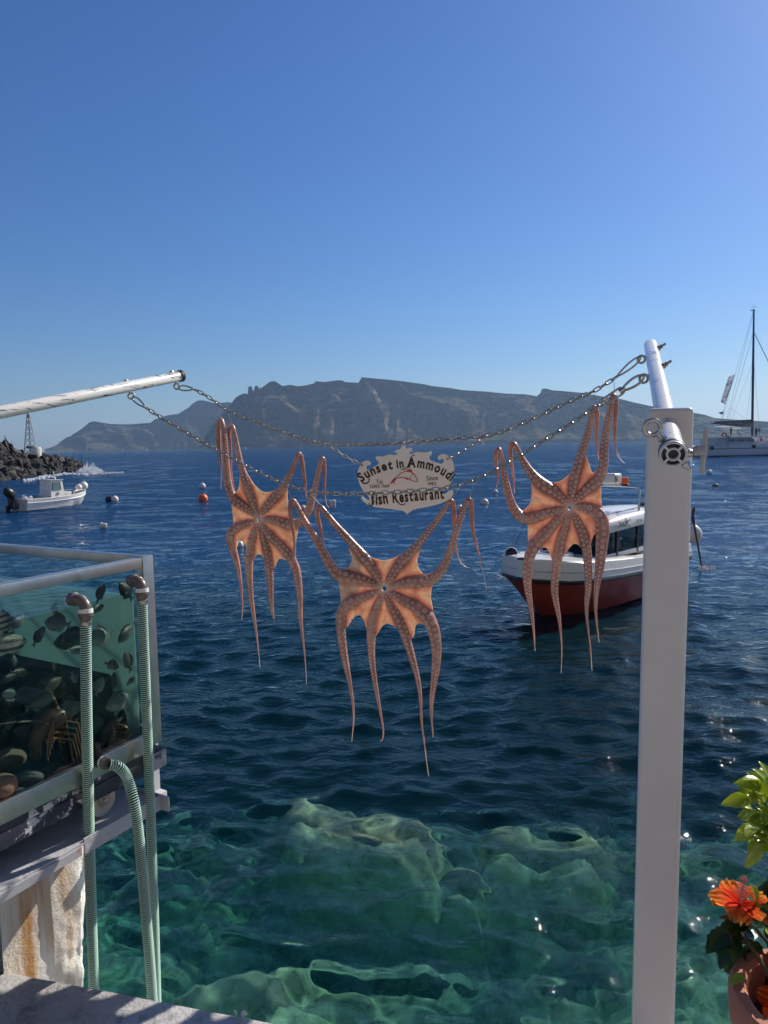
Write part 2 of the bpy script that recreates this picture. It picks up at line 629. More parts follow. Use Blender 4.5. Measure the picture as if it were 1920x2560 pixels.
# ------------------------------------------------------------------ air
hm, t, o = new_mat('haze')
pv = N(t, 'VolumePrincipled', {'Color': (0.46, 0.69, 1.0, 1), 'Density': 0.98e-4, 'Anisotropy': 0.3})
t.links.new(pv.outputs[0], o.inputs['Volume'])
HZ = MB().box((0, 3900, 141), (17400, 8900, 374)).build('haze', hm, None, smooth=False)
tag(HZ, kind='stuff')

# ================================================================== QUAY
concrete = paint('quay_concrete', (0.36, 0.35, 0.35), rough=0.85, var=0.22, vscale=9, bump=0.5, bscale=70, dirt=(0.16, 0.155, 0.16), dirt_amt=0.25, dirt_scale=14)
QA, QB = on_z(0, 2420, 1.4), on_z(740, 2560, 1.4)
qd = (QB - QA).normalized()
qn = Vector((qd.y, -qd.x, 0))      # towards the viewer
if qn.y > 0:
    qn = -qn
pts_e = []
random.seed(3)
P0 = QA - qd * 3.0
n = 120
b = MB()
ring_t, ring_m, ring_b = [], [], []
for i in range(n + 1):
    p = P0 + qd * (9.0 * i / n)
    j = random.uniform(-0.004, 0.004)
    ring_t.append(p + qn * (0.012 + j))
    ring_m.append(p + qn * j * 0.5 + Vector((0, 0, -0.014 + j)))
    ring_b.append(p + qn * 0.02 + Vector((0, 0, -4.6)))
back_t = [p + qn * 2.2 for p in ring_t]
back_b = [p + qn * 2.2 for p in ring_b]
b.ring_loft([back_b, back_t, ring_t, ring_m, ring_b], close=False, cap=False)
quay = b.build('quay', concrete, None, angle=50)
tag(quay, 'grey concrete quay edge crossed by long shadow stripes', kind='structure')

# the red cliff and terrace behind the viewer, where the quay ends
cliff_m = paint('cliff_rock', (0.15, 0.115, 0.092), rough=0.95, var=0.35, vscale=0.25, bump=0.6, bscale=2)
cx_ = np.linspace(-70, 70, 90)
cz_ = np.linspace(-6, 62, 34)
CX, CZ = np.meshgrid(cx_, cz_)
CY = -13 - 0.32 * np.maximum(CZ, 0) - 0.004 * CX ** 2 * -1 + 6 * (vnoise(CX, CZ, 9, 91) - 0.5) + 2.5 * (vnoise(CX, CZ, 3, 92) - 0.5)
cl = from_np('cliff', np.stack([CX, CY - 0.006 * CX ** 2, CZ], -1).reshape(-1, 3), grid_faces(34, 90), cliff_m)
tag(cl, 'steep reddish cliff rising behind the quay', kind='structure')
b = MB()
b.box((0, -6.6, -1.65), (60, 13.0, 6.0))
tr_ = b.build('terrace', concrete, None, smooth=False)
tag(tr_, 'concrete terrace behind the quay edge', kind='structure')
# ================================================================== WHITE POST WITH ITS ARM, LEFT ARM
white_paint = paint('white_paint', (0.66, 0.675, 0.68), rough=0.32, var=0.05, vscale=5, coat=0.15)
m, t, o = new_mat('worn_white_tube')
tc = N(t, 'TexCoord').outputs['Object']
mp = N(t, 'Mapping', {'Vector': tc, 'Scale': (3.0, 3.0, 22.0), 'Rotation': (0, 0, 0)}).outputs[0]
nn = N(t, 'TexNoise', {'Vector': mp, 'Scale': 2.4, 'Detail': 9.0, 'Roughness': 0.7, 'Distortion': 0.6}).outputs[0]
sc_ = ramp(t, nn, [(0.555, (0, 0, 0)), (0.60, (1, 1, 1))])
n2 = N(t, 'TexNoise', {'Vector': tc, 'Scale': 1.7, 'Detail': 2.0}).outputs[0]
zone = ramp(t, n2, [(0.38, (0, 0, 0)), (0.50, (1, 1, 1))])
msk = N(t, 'MixRGB', {0: 1.0, 1: sc_, 2: zone}, blend_type='MULTIPLY').outputs[0]
cc = N(t, 'MixRGB', {0: msk, 1: (0.78, 0.77, 0.73, 1), 2: (0.13, 0.12, 0.11, 1)}).outputs[0]
p = N(t, 'BsdfPrincipled', {'Base Color': cc, 'Roughness': 0.28, 'Coat Weight': 0.3})
t.links.new(p.outputs[0], o.inputs[0])
worn_tube = m
steel = paint('stainless_steel', (0.50, 0.49, 0.47), rough=0.24, metal=1.0, var=0.12, vscale=30)
dull_steel = paint('weathered_steel', (0.40, 0.385, 0.36), rough=0.32, metal=1.0, var=0.25, vscale=60)
black_rubber = paint('black_rubber', (0.018, 0.018, 0.02), rough=0.5)
navy_cap = paint('dark_blue_plastic', (0.012, 0.018, 0.05), rough=0.35)


def ring_path(c, r, u, v, n=24, sx=1.0):
    c, u, v = Vector(c), Vector(u).normalized(), Vector(v).normalized()
    return [c + u * (r * sx * math.cos(2 * math.pi * k / n)) + v * (r * math.sin(2 * math.pi * k / n)) for k in range(n)]


def stadium(c, L, r, u, v, n=9):
    """closed oval path, L between the end centres along u, end radius r"""
    c, u, v = Vector(c), Vector(u).normalized(), Vector(v).normalized()
    P = []
    for k in range(n):
        a = -math.pi / 2 + math.pi * k / (n - 1)
        P.append(c + u * (L / 2 + r * math.cos(a)) + v * (r * math.sin(a)))
    for k in range(n):
        a = math.pi / 2 + math.pi * k / (n - 1)
        P.append(c + u * (-L / 2 + r * math.cos(a)) + v * (r * math.sin(a)))
    return P


TUBE_R = 0.0245
NEAR = at(1683, 1135, 1.50)
TIP = at(1626, 862, 2.84)
tdir = (TIP - NEAR).normalized()
PC = at(1670, 1300, 1.735)
post_x, post_y = PC.x - 0.012, 1.735
post_top = at(1672, 1019, 1.68).z
post = thing('mooring_post', 'tall square white steel post on the quay with a round tube through its top', 'post', (post_x, post_y, 0.8))
pw = 0.1025
rz = Matrix.Rotation(math.radians(-20.0), 3, 'Z') @ Matrix.Rotation(math.radians(0.5), 3, 'Y')
b = MB()
b.box((post_x, post_y, (post_top + 0.8) / 2), (pw, pw, post_top - 0.8), rot=rz, bevel=0.014, seg=5)
b.build('shaft', white_paint, post)
b = MB()
b.tube([NEAR + tdir * 0.01, NEAR.lerp(TIP, 0.5), TIP - tdir * 0.012, TIP - tdir * 0.003, TIP], [TUBE_R, TUBE_R, TUBE_R, TUBE_R * 0.9, TUBE_R * 0.6], seg=32)
b.build('arm_tube', worn_tube, post)
# collar and slotted plug on the near end
B = basis(-tdir)
b = MB()
b.lathe([(0.0245, -0.012), (0.0275, -0.011), (0.0285, 0.0), (0.0275, 0.004), (0.0255, 0.006), (0.0235, 0.0045), (0.0235, -0.004)], NEAR, -tdir, 40, cap=False)
b.lathe([(0.0145, -0.004), (0.0145, 0.0045), (0.0125, 0.006), (0.0105, 0.0045), (0.0105, -0.006)], NEAR, -tdir, 32, cap=False)
for k in range(4):
    a = math.radians(45 + 90 * k)
    dv = B @ Vector((math.cos(a), math.sin(a), 0))
    b.box(NEAR + dv * 0.019 - tdir * 0.002, (0.010, 0.0045, 0.007), rot=Matrix((dv, (-tdir).cross(dv), -tdir)).transposed())
b.build('end_plug', white_paint, post)
b = MB()
b.lathe([(0.0248, -0.001), (0.0, -0.0012)], NEAR + tdir * 0.004, -tdir, 32, cap=False)
b.build('plug_core', navy_cap, post)
b = MB()
b.lathe([(0.0262, -0.006), (0.0292, -0.006), (0.0292, 0.004), (0.0262, 0.004)], NEAR + tdir * 0.014, -tdir, 36, cap=False)
b.build('gasket', black_rubber, post)
# eye bolt through the collar: ring at upper left, nut end lower right
e_dir = (at(1629, 1092, 1.50) - at(1700, 1170, 1.50)).normalized()
ec = NEAR + tdir * 0.035
b = MB()
b.tube([ec + e_dir * 0.026, ec + e_dir * 0.048], 0.0058, 12)
b.lathe([(0.009, -0.003), (0.009, 0.004)], ec + e_dir * 0.030, e_dir, 6)
rc = ec + e_dir * 0.064
b.tube(ring_path(rc, 0.0165, e_dir, Vector((0, -1, 0)).cross(e_dir) + Vector((0.0, 0.3, 0))), 0.0052, 10, wrap=True)
b.build('eye_bolt', steel, post)
b = MB()
b.tube([ec - e_dir * 0.024, ec - e_dir * 0.058], 0.0055, 12)
b.lathe([(0.0095, 0), (0.0095, 0.009)], ec - e_dir * 0.040, -e_dir, 6)
b.build('bolt_end', steel, post)
# wing handle on the right
h_dir = (at(1760, 1128, 1.5) - at(1700, 1122, 1.5)).normalized()
h0 = NEAR + tdir * 0.02
b = MB()
b.tube([h0 + h_dir * 0.026, h0 + h_dir * 0.040], 0.0065, 12)
b.lathe([(0.0085, 0), (0.0095, 0.004), (0.007, 0.012)], h0 + h_dir * 0.030 , h_dir, 12)
b.build('handle_bolt', steel, post)
b = MB()
hA, hB = at(1765, 1072, 1.47), at(1755, 1184, 1.47)
hm_ = (hA + hB) / 2
b.tube([hA, hA.lerp(hB, 0.3), hm_, hA.lerp(hB, 0.7), hB], [0.0048, 0.0052, 0.0058, 0.005, 0.0045], 10)
b.tube([h0 + h_dir * 0.038, h0 + h_dir * 0.052, hm_ - h_dir * 0.014, hm_ - h_dir * 0.002], [0.0052, 0.0055, 0.0095, 0.014], 10)
b.build('wing_handle', paint('grey_plastic', (0.42, 0.42, 0.40), rough=0.5), post)


def eye_fitting(base, toward, through, parent, mat_ring, tail=0.058):
    """eye bolt through a tube: ring on one side, threaded end on the other"""
    toward = Vector(toward).normalized()
    b = MB()
    b.tube([base + toward * 0.018, base + toward * 0.034], 0.0052, 10)
    c = base + toward * 0.046
    side = Vector((0, 1, 0)).cross(toward).normalized()
    b.tube(ring_path(c, 0.0135, toward, side), 0.0042, 10, wrap=True)
    b.build('eye_ring', mat_ring, parent)
    b = MB()
    b.tube([base - toward * 0.02, base - toward * tail], 0.0046, 10)
    b.lathe([(0.0105, 0), (0.0105, 0.008)], base - toward * 0.0235, -toward, 6)
    if tail > 0.05:
        b.lathe([(0.0085, 0), (0.0085, 0.006)], base - toward * 0.035, -toward, 6)
    b.build('bolt_end', dull_steel, parent)
    return c


def tube_point(py):
    best = None
    for k in range(400):
        q = NEAR.lerp(TIP, k / 399)
        d = (q - Vector((0, 0, EYE)))
        l = cam_o.matrix_world.inverted() @ q
        y = 1280 - FPX * l.y / -l.z
        if best is None or abs(y - py) < best[0]:
            best = (abs(y - py), q)
    return best[1]


pr_b, pr_f = tube_point(881), tube_point(927)
ring_br = eye_fitting(pr_b, at(1600, 892, pr_b.y) - at(1640, 866, pr_b.y), 1, post, dull_steel)
ring_fr = eye_fitting(pr_f, at(1614, 936, pr_f.y) - at(1654, 910, pr_f.y), 1, post, dull_steel)

# left arm
LE = at(453, 939.5, 3.5)
LS = at(0, 1031, 2.72)
ld = (LE - LS).normalized()
arm = thing('mooring_tube', 'round white steel tube with flaking paint reaching in from the left edge', 'pole', LS - ld * 0.9)
b = MB()
b.tube([LS - ld * 0.9, LS, LE - ld * 0.004, LE], [TUBE_R, TUBE_R, TUBE_R, TUBE_R * 0.9], 32)
b.build('arm_tube', worn_tube, arm)
b = MB()
b.lathe([(TUBE_R + 0.0005, -0.016), (TUBE_R + 0.004, -0.014), (TUBE_R + 0.004, 0.002), (TUBE_R * 0.6, 0.008)], LE, ld, 32)
b.build('end_cap', black_rubber, arm)
pl_b = LE - ld * 0.045
dwn = (at(470, 962, 3.5) - at(446, 936, 3.5))
ring_bl = eye_fitting(LE - ld * 0.05, Vector((0.35, -0.1, -1)), 1, arm, dull_steel, 0.033)
pf = at(310, 968, 3.245)
k_ = (pf - LS).dot(ld)
pf = LS + ld * k_
ring_fl = eye_fitting(pf, Vector((0.35, -0.25, -1)), 1, arm, dull_steel, 0.033)

# ================================================================== CHAINS
PITCH_C = 0.0265


def link_mesh(scale=1.0):
    b = MB()
    Lc, rcv, wr = 0.0172 * scale, 0.0072 * scale, 0.0027 * scale
    P = stadium((0, 0, 0), Lc, rcv, (1, 0, 0), (0, 1, 0), 8)
    b.tube(P, wr, 8, wrap=True)
    return b.mesh('chain_link', dull_steel)


LINK = link_mesh(1.0)
LINK_S = link_mesh(0.86)


def run_chain(root, P, pitch, mesh, roll0=0.3):
    """links one after another along the polyline P, each turned a quarter from the last"""
    pts = resample(P, pitch)
    base = world_loc(root)
    rs = random.Random(len(pts))
    for i in range(len(pts) - 1):
        a, c = pts[i], pts[i + 1]
        d = (c - a).normalized()
        B = basis(d, Vector((0, -1, 0.02)))
        # local x along the chain
        R = Matrix((d, B.col[1], -B.col[0])).transposed().to_4x4()
        R = R @ Matrix.Rotation((math.pi / 2 if i % 2 else 0) + roll0 + rs.uniform(-0.12, 0.12), 4, 'X')
        o = D.objects.new('chain_link', mesh)
        COL.objects.link(o)
        o.parent = root
        o.matrix_local = Matrix.Translation((a + c) / 2 - base) @ R
    return pts


def carabiner(root, A, C, w0, w1, wire, name='snap_hook'):
    """pear shaped snap hook from A to C"""
    d = (C - A)
    L = d.length
    d.normalize()
    v = Vector((0, 1, 0)).cross(d).normalized()
    P = []
    for k in range(28):
        a = 2 * math.pi * k / 28
        s_ = (1 - math.cos(a)) / 2
        wv = (w0 + (w1 - w0) * s_) * math.sin(a) * (0.9 + 0.25 * abs(math.sin(a)))
        P.append(A + d * (L * s_) + v * wv)
    return MB().tube(P, wire, 9, wrap=True).build(name, dull_steel, root)


def depth_line(x, x0, d0, x1, d1):
    return d0 + (d1 - d0) * (x - x0) / (x1 - x0)


def YB(x):
    return depth_line(x, 452, 3.46, 1600, 2.86)


def YF(x):
    return depth_line(x, 330, 3.2, 1610, 2.40)


BACK = [(484, 973), (497, 979), (526, 996), (565, 1024), (601, 1040), (637, 1053), (673, 1068), (709, 1081), (757, 1097), (806, 1109), (841, 1112), (890, 1112), (937, 1110.5), (995, 1108),
        (1053, 1103), (1120, 1097.5), (1193, 1092), (1241, 1084), (1277, 1071), (1337, 1045), (1386, 1022), (1443, 995), (1474, 983), (1505, 966), (1540, 943), (1556, 929)]
FRONT = [(363, 1018), (387, 1034), (410, 1048), (441, 1066), (477, 1088), (513, 1109), (550, 1129), (589, 1149), (637, 1176), (685, 1199), (717, 1212), (758, 1224), (806, 1231), (850, 1234),
         (899, 1234), (956, 1232.5), (1024, 1228), (1091, 1223), (1130, 1217), (1169, 1206), (1214, 1187), (1251, 1167), (1293, 1142), (1312, 1131), (1361, 1100), (1411, 1069), (1460, 1037), (1495, 1014), (1517, 1001)]
bp_ = catmull([at(x, y, YB(x)) for x, y in BACK], 6)
fp_ = catmull([at(x, y, YF(x)) for x, y in FRONT], 6)
chain_b = thing('steel_chain', 'steel chain farther out, carrying the sign and the two outer octopuses', 'chain', bp_[0])
chain_f = thing('steel_chain', 'steel chain nearer the quay, crossing the sign and carrying the middle octopus', 'chain', fp_[0])
ptb = run_chain(chain_b, bp_, PITCH_C, LINK)
ptf = run_chain(chain_f, fp_, PITCH_C, LINK)
carabiner(chain_b, ring_bl + Vector((0.006, 0, -0.006)), ptb[0] + (ptb[0] - ptb[1]) * 0.1, 0.013, 0.006, 0.0037)
carabiner(chain_f, ring_fl + Vector((0.006, 0, -0.006)), ptf[0] + (ptf[0] - ptf[1]) * 0.1, 0.012, 0.006, 0.0037)
carabiner(chain_b, at(1601, 893, 2.85), ptb[-1], 0.0125, 0.006, 0.0037)
qk = at(1556, 975, YF(1556))
carabiner(chain_f, at(1609, 940, YF(1609)), qk + (at(1609, 940, YF(1609)) - qk) * -0.02, 0.014, 0.008, 0.0043)
d_ = (ptf[-1] - qk)
b = MB()
b.tube(stadium((qk + ptf[-1]) / 2 + d_.normalized() * 0.004, max(0.02, d_.length - 0.006), 0.0115, d_, Vector((0, 1, 0)).cross(d_)), 0.0037, 10, wrap=True)
b.lathe([(0.004, -0.011), (0.0085, -0.010), (0.0085, 0.010), (0.004, 0.011)], qk, d_, 8)
b.build('quick_link', dull_steel, chain_f)


# ================================================================== SIGN
SY = 3.26
SX = 320 / 1659.0


def sg(x, y, dy=0.0):
    return at(860 + x * SX, 1090 + y * SX, SY + dy)


OUT = [(768, 106), (785, 112), (793, 135), (800, 158), (815, 165), (830, 158), (855, 154), (878, 165), (888, 190), (882, 207), (865, 200), (850, 205), (848, 222), (862, 236), (890, 228),
       (915, 212), (960, 205), (1030, 212), (1085, 208), (1112, 197), (1132, 195), (1143, 212), (1132, 242), (1108, 270), (1105, 292), (1130, 318), (1190, 342), (1250, 360), (1285, 352),
       (1300, 325), (1292, 302), (1272, 292), (1250, 302), (1230, 307), (1215, 290), (1222, 258), (1250, 238), (1290, 234), (1340, 248), (1385, 285), (1415, 345), (1430, 420), (1428, 490),
       (1405, 570), (1370, 640), (1345, 690), (1310, 700), (1283, 710), (1276, 735), (1292, 756), (1325, 748), (1360, 715), (1392, 700), (1415, 715), (1416, 755), (1390, 800), (1330, 840), (1240, 880), (1100, 915), (960, 940), (895, 958),
       (855, 985), (815, 1017), (788, 985), (750, 965), (600, 945), (420, 926), (310, 895), (250, 850), (220, 805), (228, 786), (250, 790), (280, 820), (310, 838), (332, 822), (322, 790),
       (285, 750), (240, 700), (200, 620), (175, 530), (178, 450), (205, 385), (235, 340), (275, 320), (315, 320), (343, 342), (342, 368), (320, 376), (295, 390), (283, 415), (298, 440), (335, 432),
       (430, 378), (455, 352), (445, 328), (420, 306), (408, 282), (420, 263), (450, 263), (500, 266), (560, 246), (600, 238), (645, 246), (682, 242), (692, 225), (680, 212), (655, 214), (652, 205), (668, 188), (692, 180), (725, 170), (742, 145), (752, 118)]
sign = thing('sign_board', 'scrolled off white board with black lettering and a red fish, hung between the chains', 'sign', sg(800, 560))
board_m = paint('sign_board_paint', (0.80, 0.78, 0.73), rough=0.5, var=0.05, vscale=3)
bd = MB()
sn = (sg(800, 560, -1) - sg(800, 560, 0)).normalized()
bd.plate([sg(x, y) for x, y in OUT], -sn * 0.012)
o_b = bd.build('board', board_m, sign, angle=30)
bevel = o_b.modifiers.new('rounded_edge', 'BEVEL')
bevel.width = 0.0012
bevel.segments = 2
bevel.limit_method = 'ANGLE'
bevel.angle_limit = math.radians(60)
black_ink = paint('black_letter_paint', (0.012, 0.012, 0.02), rough=0.4, var=0.02)
red_ink = paint('red_letter_paint', (0.50, 0.045, 0.04), rough=0.45, var=0.04)
SR = (sg(900, 560) - sg(700, 560)).normalized()
SU = (sg(800, 460) - sg(800, 660)).normalized()
UNIT = (sg(900, 560) - sg(800, 560)).length / 100


def letters(name, word, path, height, mat, narrow=0.62, bold=0.018, lean=0.0, proud=0.0012, parent=sign, advance=None):
    """word set letter by letter along a path given in board units; height in board units (cap height)"""
    P = [Vector((x, -y, 0)) for x, y in path]
    P = catmull(P, 10) if len(P) > 2 else [P[0].lerp(P[1], k / 20) for k in range(21)]
    seg = [0.0]
    for a, c in zip(P[:-1], P[1:]):
        seg.append(seg[-1] + (c - a).length)
    glyphs = []
    tot = 0.0
    scale = height / 0.70
    for ch in word:
        if ch == ' ':
            glyphs.append((None, 0.26))
            tot += 0.26
            continue
        me = text_mesh(ch, 1.0, bold, narrow)
        xs_ = [v.co.x for v in me.vertices]
        wd = max(xs_) - min(xs_)
        cx_ = (max(xs_) + min(xs_)) / 2
        for v in me.vertices:
            v.co.x -= cx_
        glyphs.append((me, wd + 0.075))
        tot += wd + 0.075
    fit = seg[-1] / (tot * scale)
    pos_ = 0.0
    bmx = bmesh.new()
    for me, wd in glyphs:
        mid = (pos_ + wd / 2) * scale * fit
        pos_ += wd
        if me is None:
            continue
        k = max(0, min(len(P) - 2, int(np.searchsorted(seg, mid)) - 1))
        f_ = (mid - seg[k]) / max(1e-6, seg[k + 1] - seg[k])
        c = P[k].lerp(P[k + 1], f_)
        k2, k1 = min(k + 4, len(P) - 1), max(k - 3, 0)
        dv = (P[k2] - P[k1]).normalized()
        ang_ = math.atan2(dv.y, dv.x)
        M = Matrix.Translation(c) @ Matrix.Rotation(ang_, 4, 'Z') @ Matrix.Diagonal((scale * fit, scale, 1, 1))
        me.transform(M)
        bmx.from_mesh(me)
        D.meshes.remove(me)
    org = world_loc(parent)
    for v in bmx.verts:
        q = sg(v.co.x, -v.co.y)
        v.co = sg(0, 0) + SR * (v.co.x * UNIT) + SU * (v.co.y * UNIT) + sn * proud - org
    bmesh.ops.recalc_face_normals(bmx, faces=bmx.faces[:])
    me = D.meshes.new(name)
    bmx.to_mesh(me)
    bmx.free()
    me.materials.append(mat)
    o = D.objects.new(name, me)
    COL.objects.link(o)
    o.parent = parent
    return o


letters('lettering', 'Sunset', [(215, 600), (300, 540), (400, 490), (520, 445), (640, 420)], 118, black_ink, 0.62, 0.034)
letters('lettering', 'in', [(672, 413), (780, 402)], 112, black_ink, 0.62, 0.034)
letters('lettering', 'Ammoudi', [(815, 402), (920, 402), (1020, 414), (1150, 448), (1270, 505), (1345, 560), (1385, 588)], 122, black_ink, 0.66, 0.034)
letters('lettering', 'fish', [(335, 880), (450, 882), (575, 866)], 145, black_ink, 0.66, 0.034)
letters('lettering', 'Restaurant', [(620, 862), (750, 852), (900, 836), (1080, 822), (1300, 806)], 140, black_ink, 0.64, 0.034)
letters('lettering', 'Tel.', [(412, 614), (508, 612)], 52, black_ink, 0.66, 0.008)
letters('lettering', '22860 71614', [(322, 668), (585, 664)], 40, black_ink, 0.66, 0.008)
letters('lettering', 'Since', [(1060, 575), (1215, 566)], 62, black_ink, 0.70, 0.008)
letters('lettering', '1982', [(1082, 640), (1195, 632)], 44, black_ink, 0.66, 0.008)


def stroke(mb, pts, wd, proud=0.0013):
    """brush stroke on the board"""
    P = catmull([Vector((x, -y, 0)) for x, y in pts], 6) if len(pts) > 2 else [Vector((x, -y, 0)) for x, y in pts]
    n = len(P)
    wd = wd if hasattr(wd, '__len__') else [wd] * 2
    L_, R_ = [], []
    for i, p_ in enumerate(P):
        dv = (P[min(i + 1, n - 1)] - P[max(i - 1, 0)]).normalized()
        nv = Vector((-dv.y, dv.x, 0)) * (np.interp(i / (n - 1), np.linspace(0, 1, len(wd)), wd) / 2)
        for lst, q in ((L_, p_ + nv), (R_, p_ - nv)):
            lst.append(sg(0, 0) + SR * (q.x * UNIT) + SU * (q.y * UNIT) + sn * proud)
    mb.ring_loft([[a, c] for a, c in zip(L_, R_)], close=False, cap=False)


b = MB()
stroke(b, [(645, 555), (690, 515), (750, 470), (820, 455), (890, 480), (935, 540), (950, 580), (920, 588), (870, 570), (820, 545), (760, 535), (700, 540), (660, 560)], 11)
stroke(b, [(905, 485), (868, 510), (852, 545), (862, 562)], 8)
b.plate([sg(x, y, -0.0013) for x, y in [(588, 635), (620, 580), (650, 545), (665, 560), (640, 600)]], -sn * 0.001)
b.plate([sg(x, y, -0.0013) for x, y in [(650, 545), (666, 570), (652, 600), (655, 640), (640, 600)]], -sn * 0.001)
b.plate([sg(x, y, -0.0013) for x, y in [(808, 455), (822, 430), (835, 440), (845, 418), (855, 440), (868, 425), (890, 472), (860, 462)]], -sn * 0.001)
b.plate([sg(x, y, -0.0013) for x, y in [(780, 540), (850, 555), (825, 570), (815, 562), (800, 562)]], -sn * 0.001)
b.build('fish_emblem', red_ink, sign, smooth=False)
b = MB()
b.lathe([(0.0, 0.0), (0.0014, 0.0)], sg(905, 535, -0.0014), sn, 8, cap=False)
stroke(b, [(905, 535), (906, 540)], [5, 5])
stroke(b, [(730, 428), (770, 428), (815, 402), (845, 330), (868, 270), (890, 250), (915, 246)], [7, 12, 14, 14, 12, 10, 12], 0.0016)   # swash of the A
stroke(b, [(225, 590), (255, 612), (295, 606), (322, 575), (318, 545)], [16, 16, 14], 0.0016)
stroke(b, [(690, 846), (720, 880), (755, 890), (795, 872)], [14, 14, 10], 0.0016)
stroke(b, [(318, 868), (325, 895), (350, 900), (378, 870), (385, 830)], [14, 14, 12], 0.0016)
b.build('lettering', black_ink, sign, smooth=False)
# grommets, top ring, short chains
for x, y in ((232, 380), (1342, 297)):
    b = MB()
    b.tube(ring_path(sg(x, y, -0.001), 0.0042, SR, SU, 16), 0.0014, 8, wrap=True)
    b.build('grommet', dull_steel, sign)
b = MB()
b.tube(ring_path(sg(772, 100, 0.006), 0.010, SU, sn + SR * 0.3, 18), 0.0028, 8, wrap=True)
b.build('hanging_ring', dull_steel, sign)
for nm, A, C, side_ in (('left', (823, 1115, YB(823)), (904, 1163, SY - 0.006), 'left'), ('right', (1216, 1090, YB(1216)), (1120, 1147, SY - 0.006), 'right')):
    a, c = at(*A), at(*C)
    ch = thing('short_chain', 'short chain holding the %s corner of the name board' % side_, 'chain', a, group='short chains of the name board')
    L = (c - a).length
    n = round(L / (PITCH_C * 0.9))
    run_chain(ch, [a, a.lerp(c, 0.5) + Vector((0, 0, -0.004)), c], L / n * 0.999, LINK_S)
# ================================================================== OCTOPUSES
m, t, o = new_mat('octopus_skin')
tc = N(t, 'TexCoord').outputs['Object']
att = N(t, 'Attribute', attribute_name='arm').outputs['Fac']
n1 = N(t, 'TexNoise', {'Vector': tc, 'Scale': 26.0, 'Detail': 6.0, 'Roughness': 0.65}).outputs[0]
n2 = N(t, 'TexNoise', {'Vector': tc, 'Scale': 190.0, 'Detail': 3.0}).outputs[0]
n3 = N(t, 'TexNoise', {'Vector': tc, 'Scale': 7.0, 'Detail': 3.0}).outputs[0]
armc = ramp(t, N(t, 'MixRGB', {0: 0.5, 1: n1, 2: n3}).outputs[0], [(0.34, (0.26, 0.115, 0.095)), (0.50, (0.47, 0.22, 0.175)), (0.64, (0.70, 0.38, 0.28))])
thin = N(t, 'Attribute', attribute_name='thin').outputs['Fac']
webc = ramp(t, n1, [(0.28, (0.62, 0.34, 0.25)), (0.42, (0.72, 0.49, 0.375)), (0.56, (0.80, 0.63, 0.51)), (0.70, (0.72, 0.64, 0.60))])
cc = N(t, 'MixRGB', {0: att, 1: webc, 2: armc}).outputs[0]
spk = ramp(t, n2, [(0.42, (0.82, 0.78, 0.76)), (0.60, (1.05, 1.05, 1.05))])
cc = N(t, 'MixRGB', {0: 0.6, 1: cc, 2: spk}, blend_type='MULTIPLY').outputs[0]
bp = N(t, 'Bump', {'Height': n2, 'Strength': 0.35, 'Distance': 0.0015})
bp2 = N(t, 'Bump', {'Height': n1, 'Strength': 0.8, 'Distance': 0.006, 'Normal': bp.outputs[0]})
p = N(t, 'BsdfPrincipled', {'Base Color': cc, 'Roughness': 0.33, 'Normal': bp2.outputs[0], 'Subsurface Weight': 1.0,
                            'Subsurface Radius': (1.0, 0.84, 0.68), 'Subsurface Scale': 0.015, 'Specular IOR Level': 0.55, 'Coat Weight': 0.45, 'Coat Roughness': 0.14})
tpn = N(t, 'MixRGB', {0: 1.0, 1: thin, 2: ramp(t, n3, [(0.35, (0.15, 0.15, 0.15)), (0.6, (0.75, 0.75, 0.75))])}, blend_type='MULTIPLY').outputs[0]
tsp = N(t, 'BsdfTransparent', {'Color': (0.95, 0.93, 0.90, 1)})
mxt = N(t, 'MixShader', {0: tpn, 1: p.outputs[0], 2: tsp.outputs[0]})
t.links.new(mxt.outputs[0], o.inputs[0])
skin = m
m, t, o = new_mat('octopus_sucker')
att = N(t, 'Attribute', attribute_name='rim').outputs['Fac']
cc = ramp(t, att, [(0.0, (0.20, 0.11, 0.095)), (0.35, (0.52, 0.38, 0.335)), (0.7, (0.66, 0.52, 0.46)), (1.0, (0.24, 0.125, 0.105))])
p = N(t, 'BsdfPrincipled', {'Base Color': cc, 'Roughness': 0.28, 'Subsurface Weight': 0.25, 'Subsurface Scale': 0.003})
t.links.new(p.outputs[0], o.inputs[0])
sucker_m = m


def sucker_mesh():
    b = MB()
    prof = [(1.0, -0.35), (1.02, 0.05), (0.93, 0.30), (0.78, 0.36), (0.60, 0.26), (0.42, 0.17), (0.30, 0.20), (0.20, 0.08), (0.0, -0.02)]
    n = 14
    rings = [[(r * math.cos(2 * math.pi * k / n), r * math.sin(2 * math.pi * k / n), h) for k in range(n)] for r, h in prof[:-1]]
    b.ring_loft(rings, cap=False)
    me = b.mesh('sucker', sucker_m)
    a = me.attributes.new('rim', 'FLOAT', 'POINT')
    vals = []
    for v in me.vertices:
        r = math.hypot(v.co.x, v.co.y)
        vals.append(float(np.interp(r, [0, 0.25, 0.33, 0.5, 0.78, 0.95, 1.05], [0.0, 0.1, 0.45, 0.35, 0.75, 0.7, 1.0])))
    a.data.foreach_set('value', vals)
    # close the cup
    return me


SUCKER = sucker_mesh()


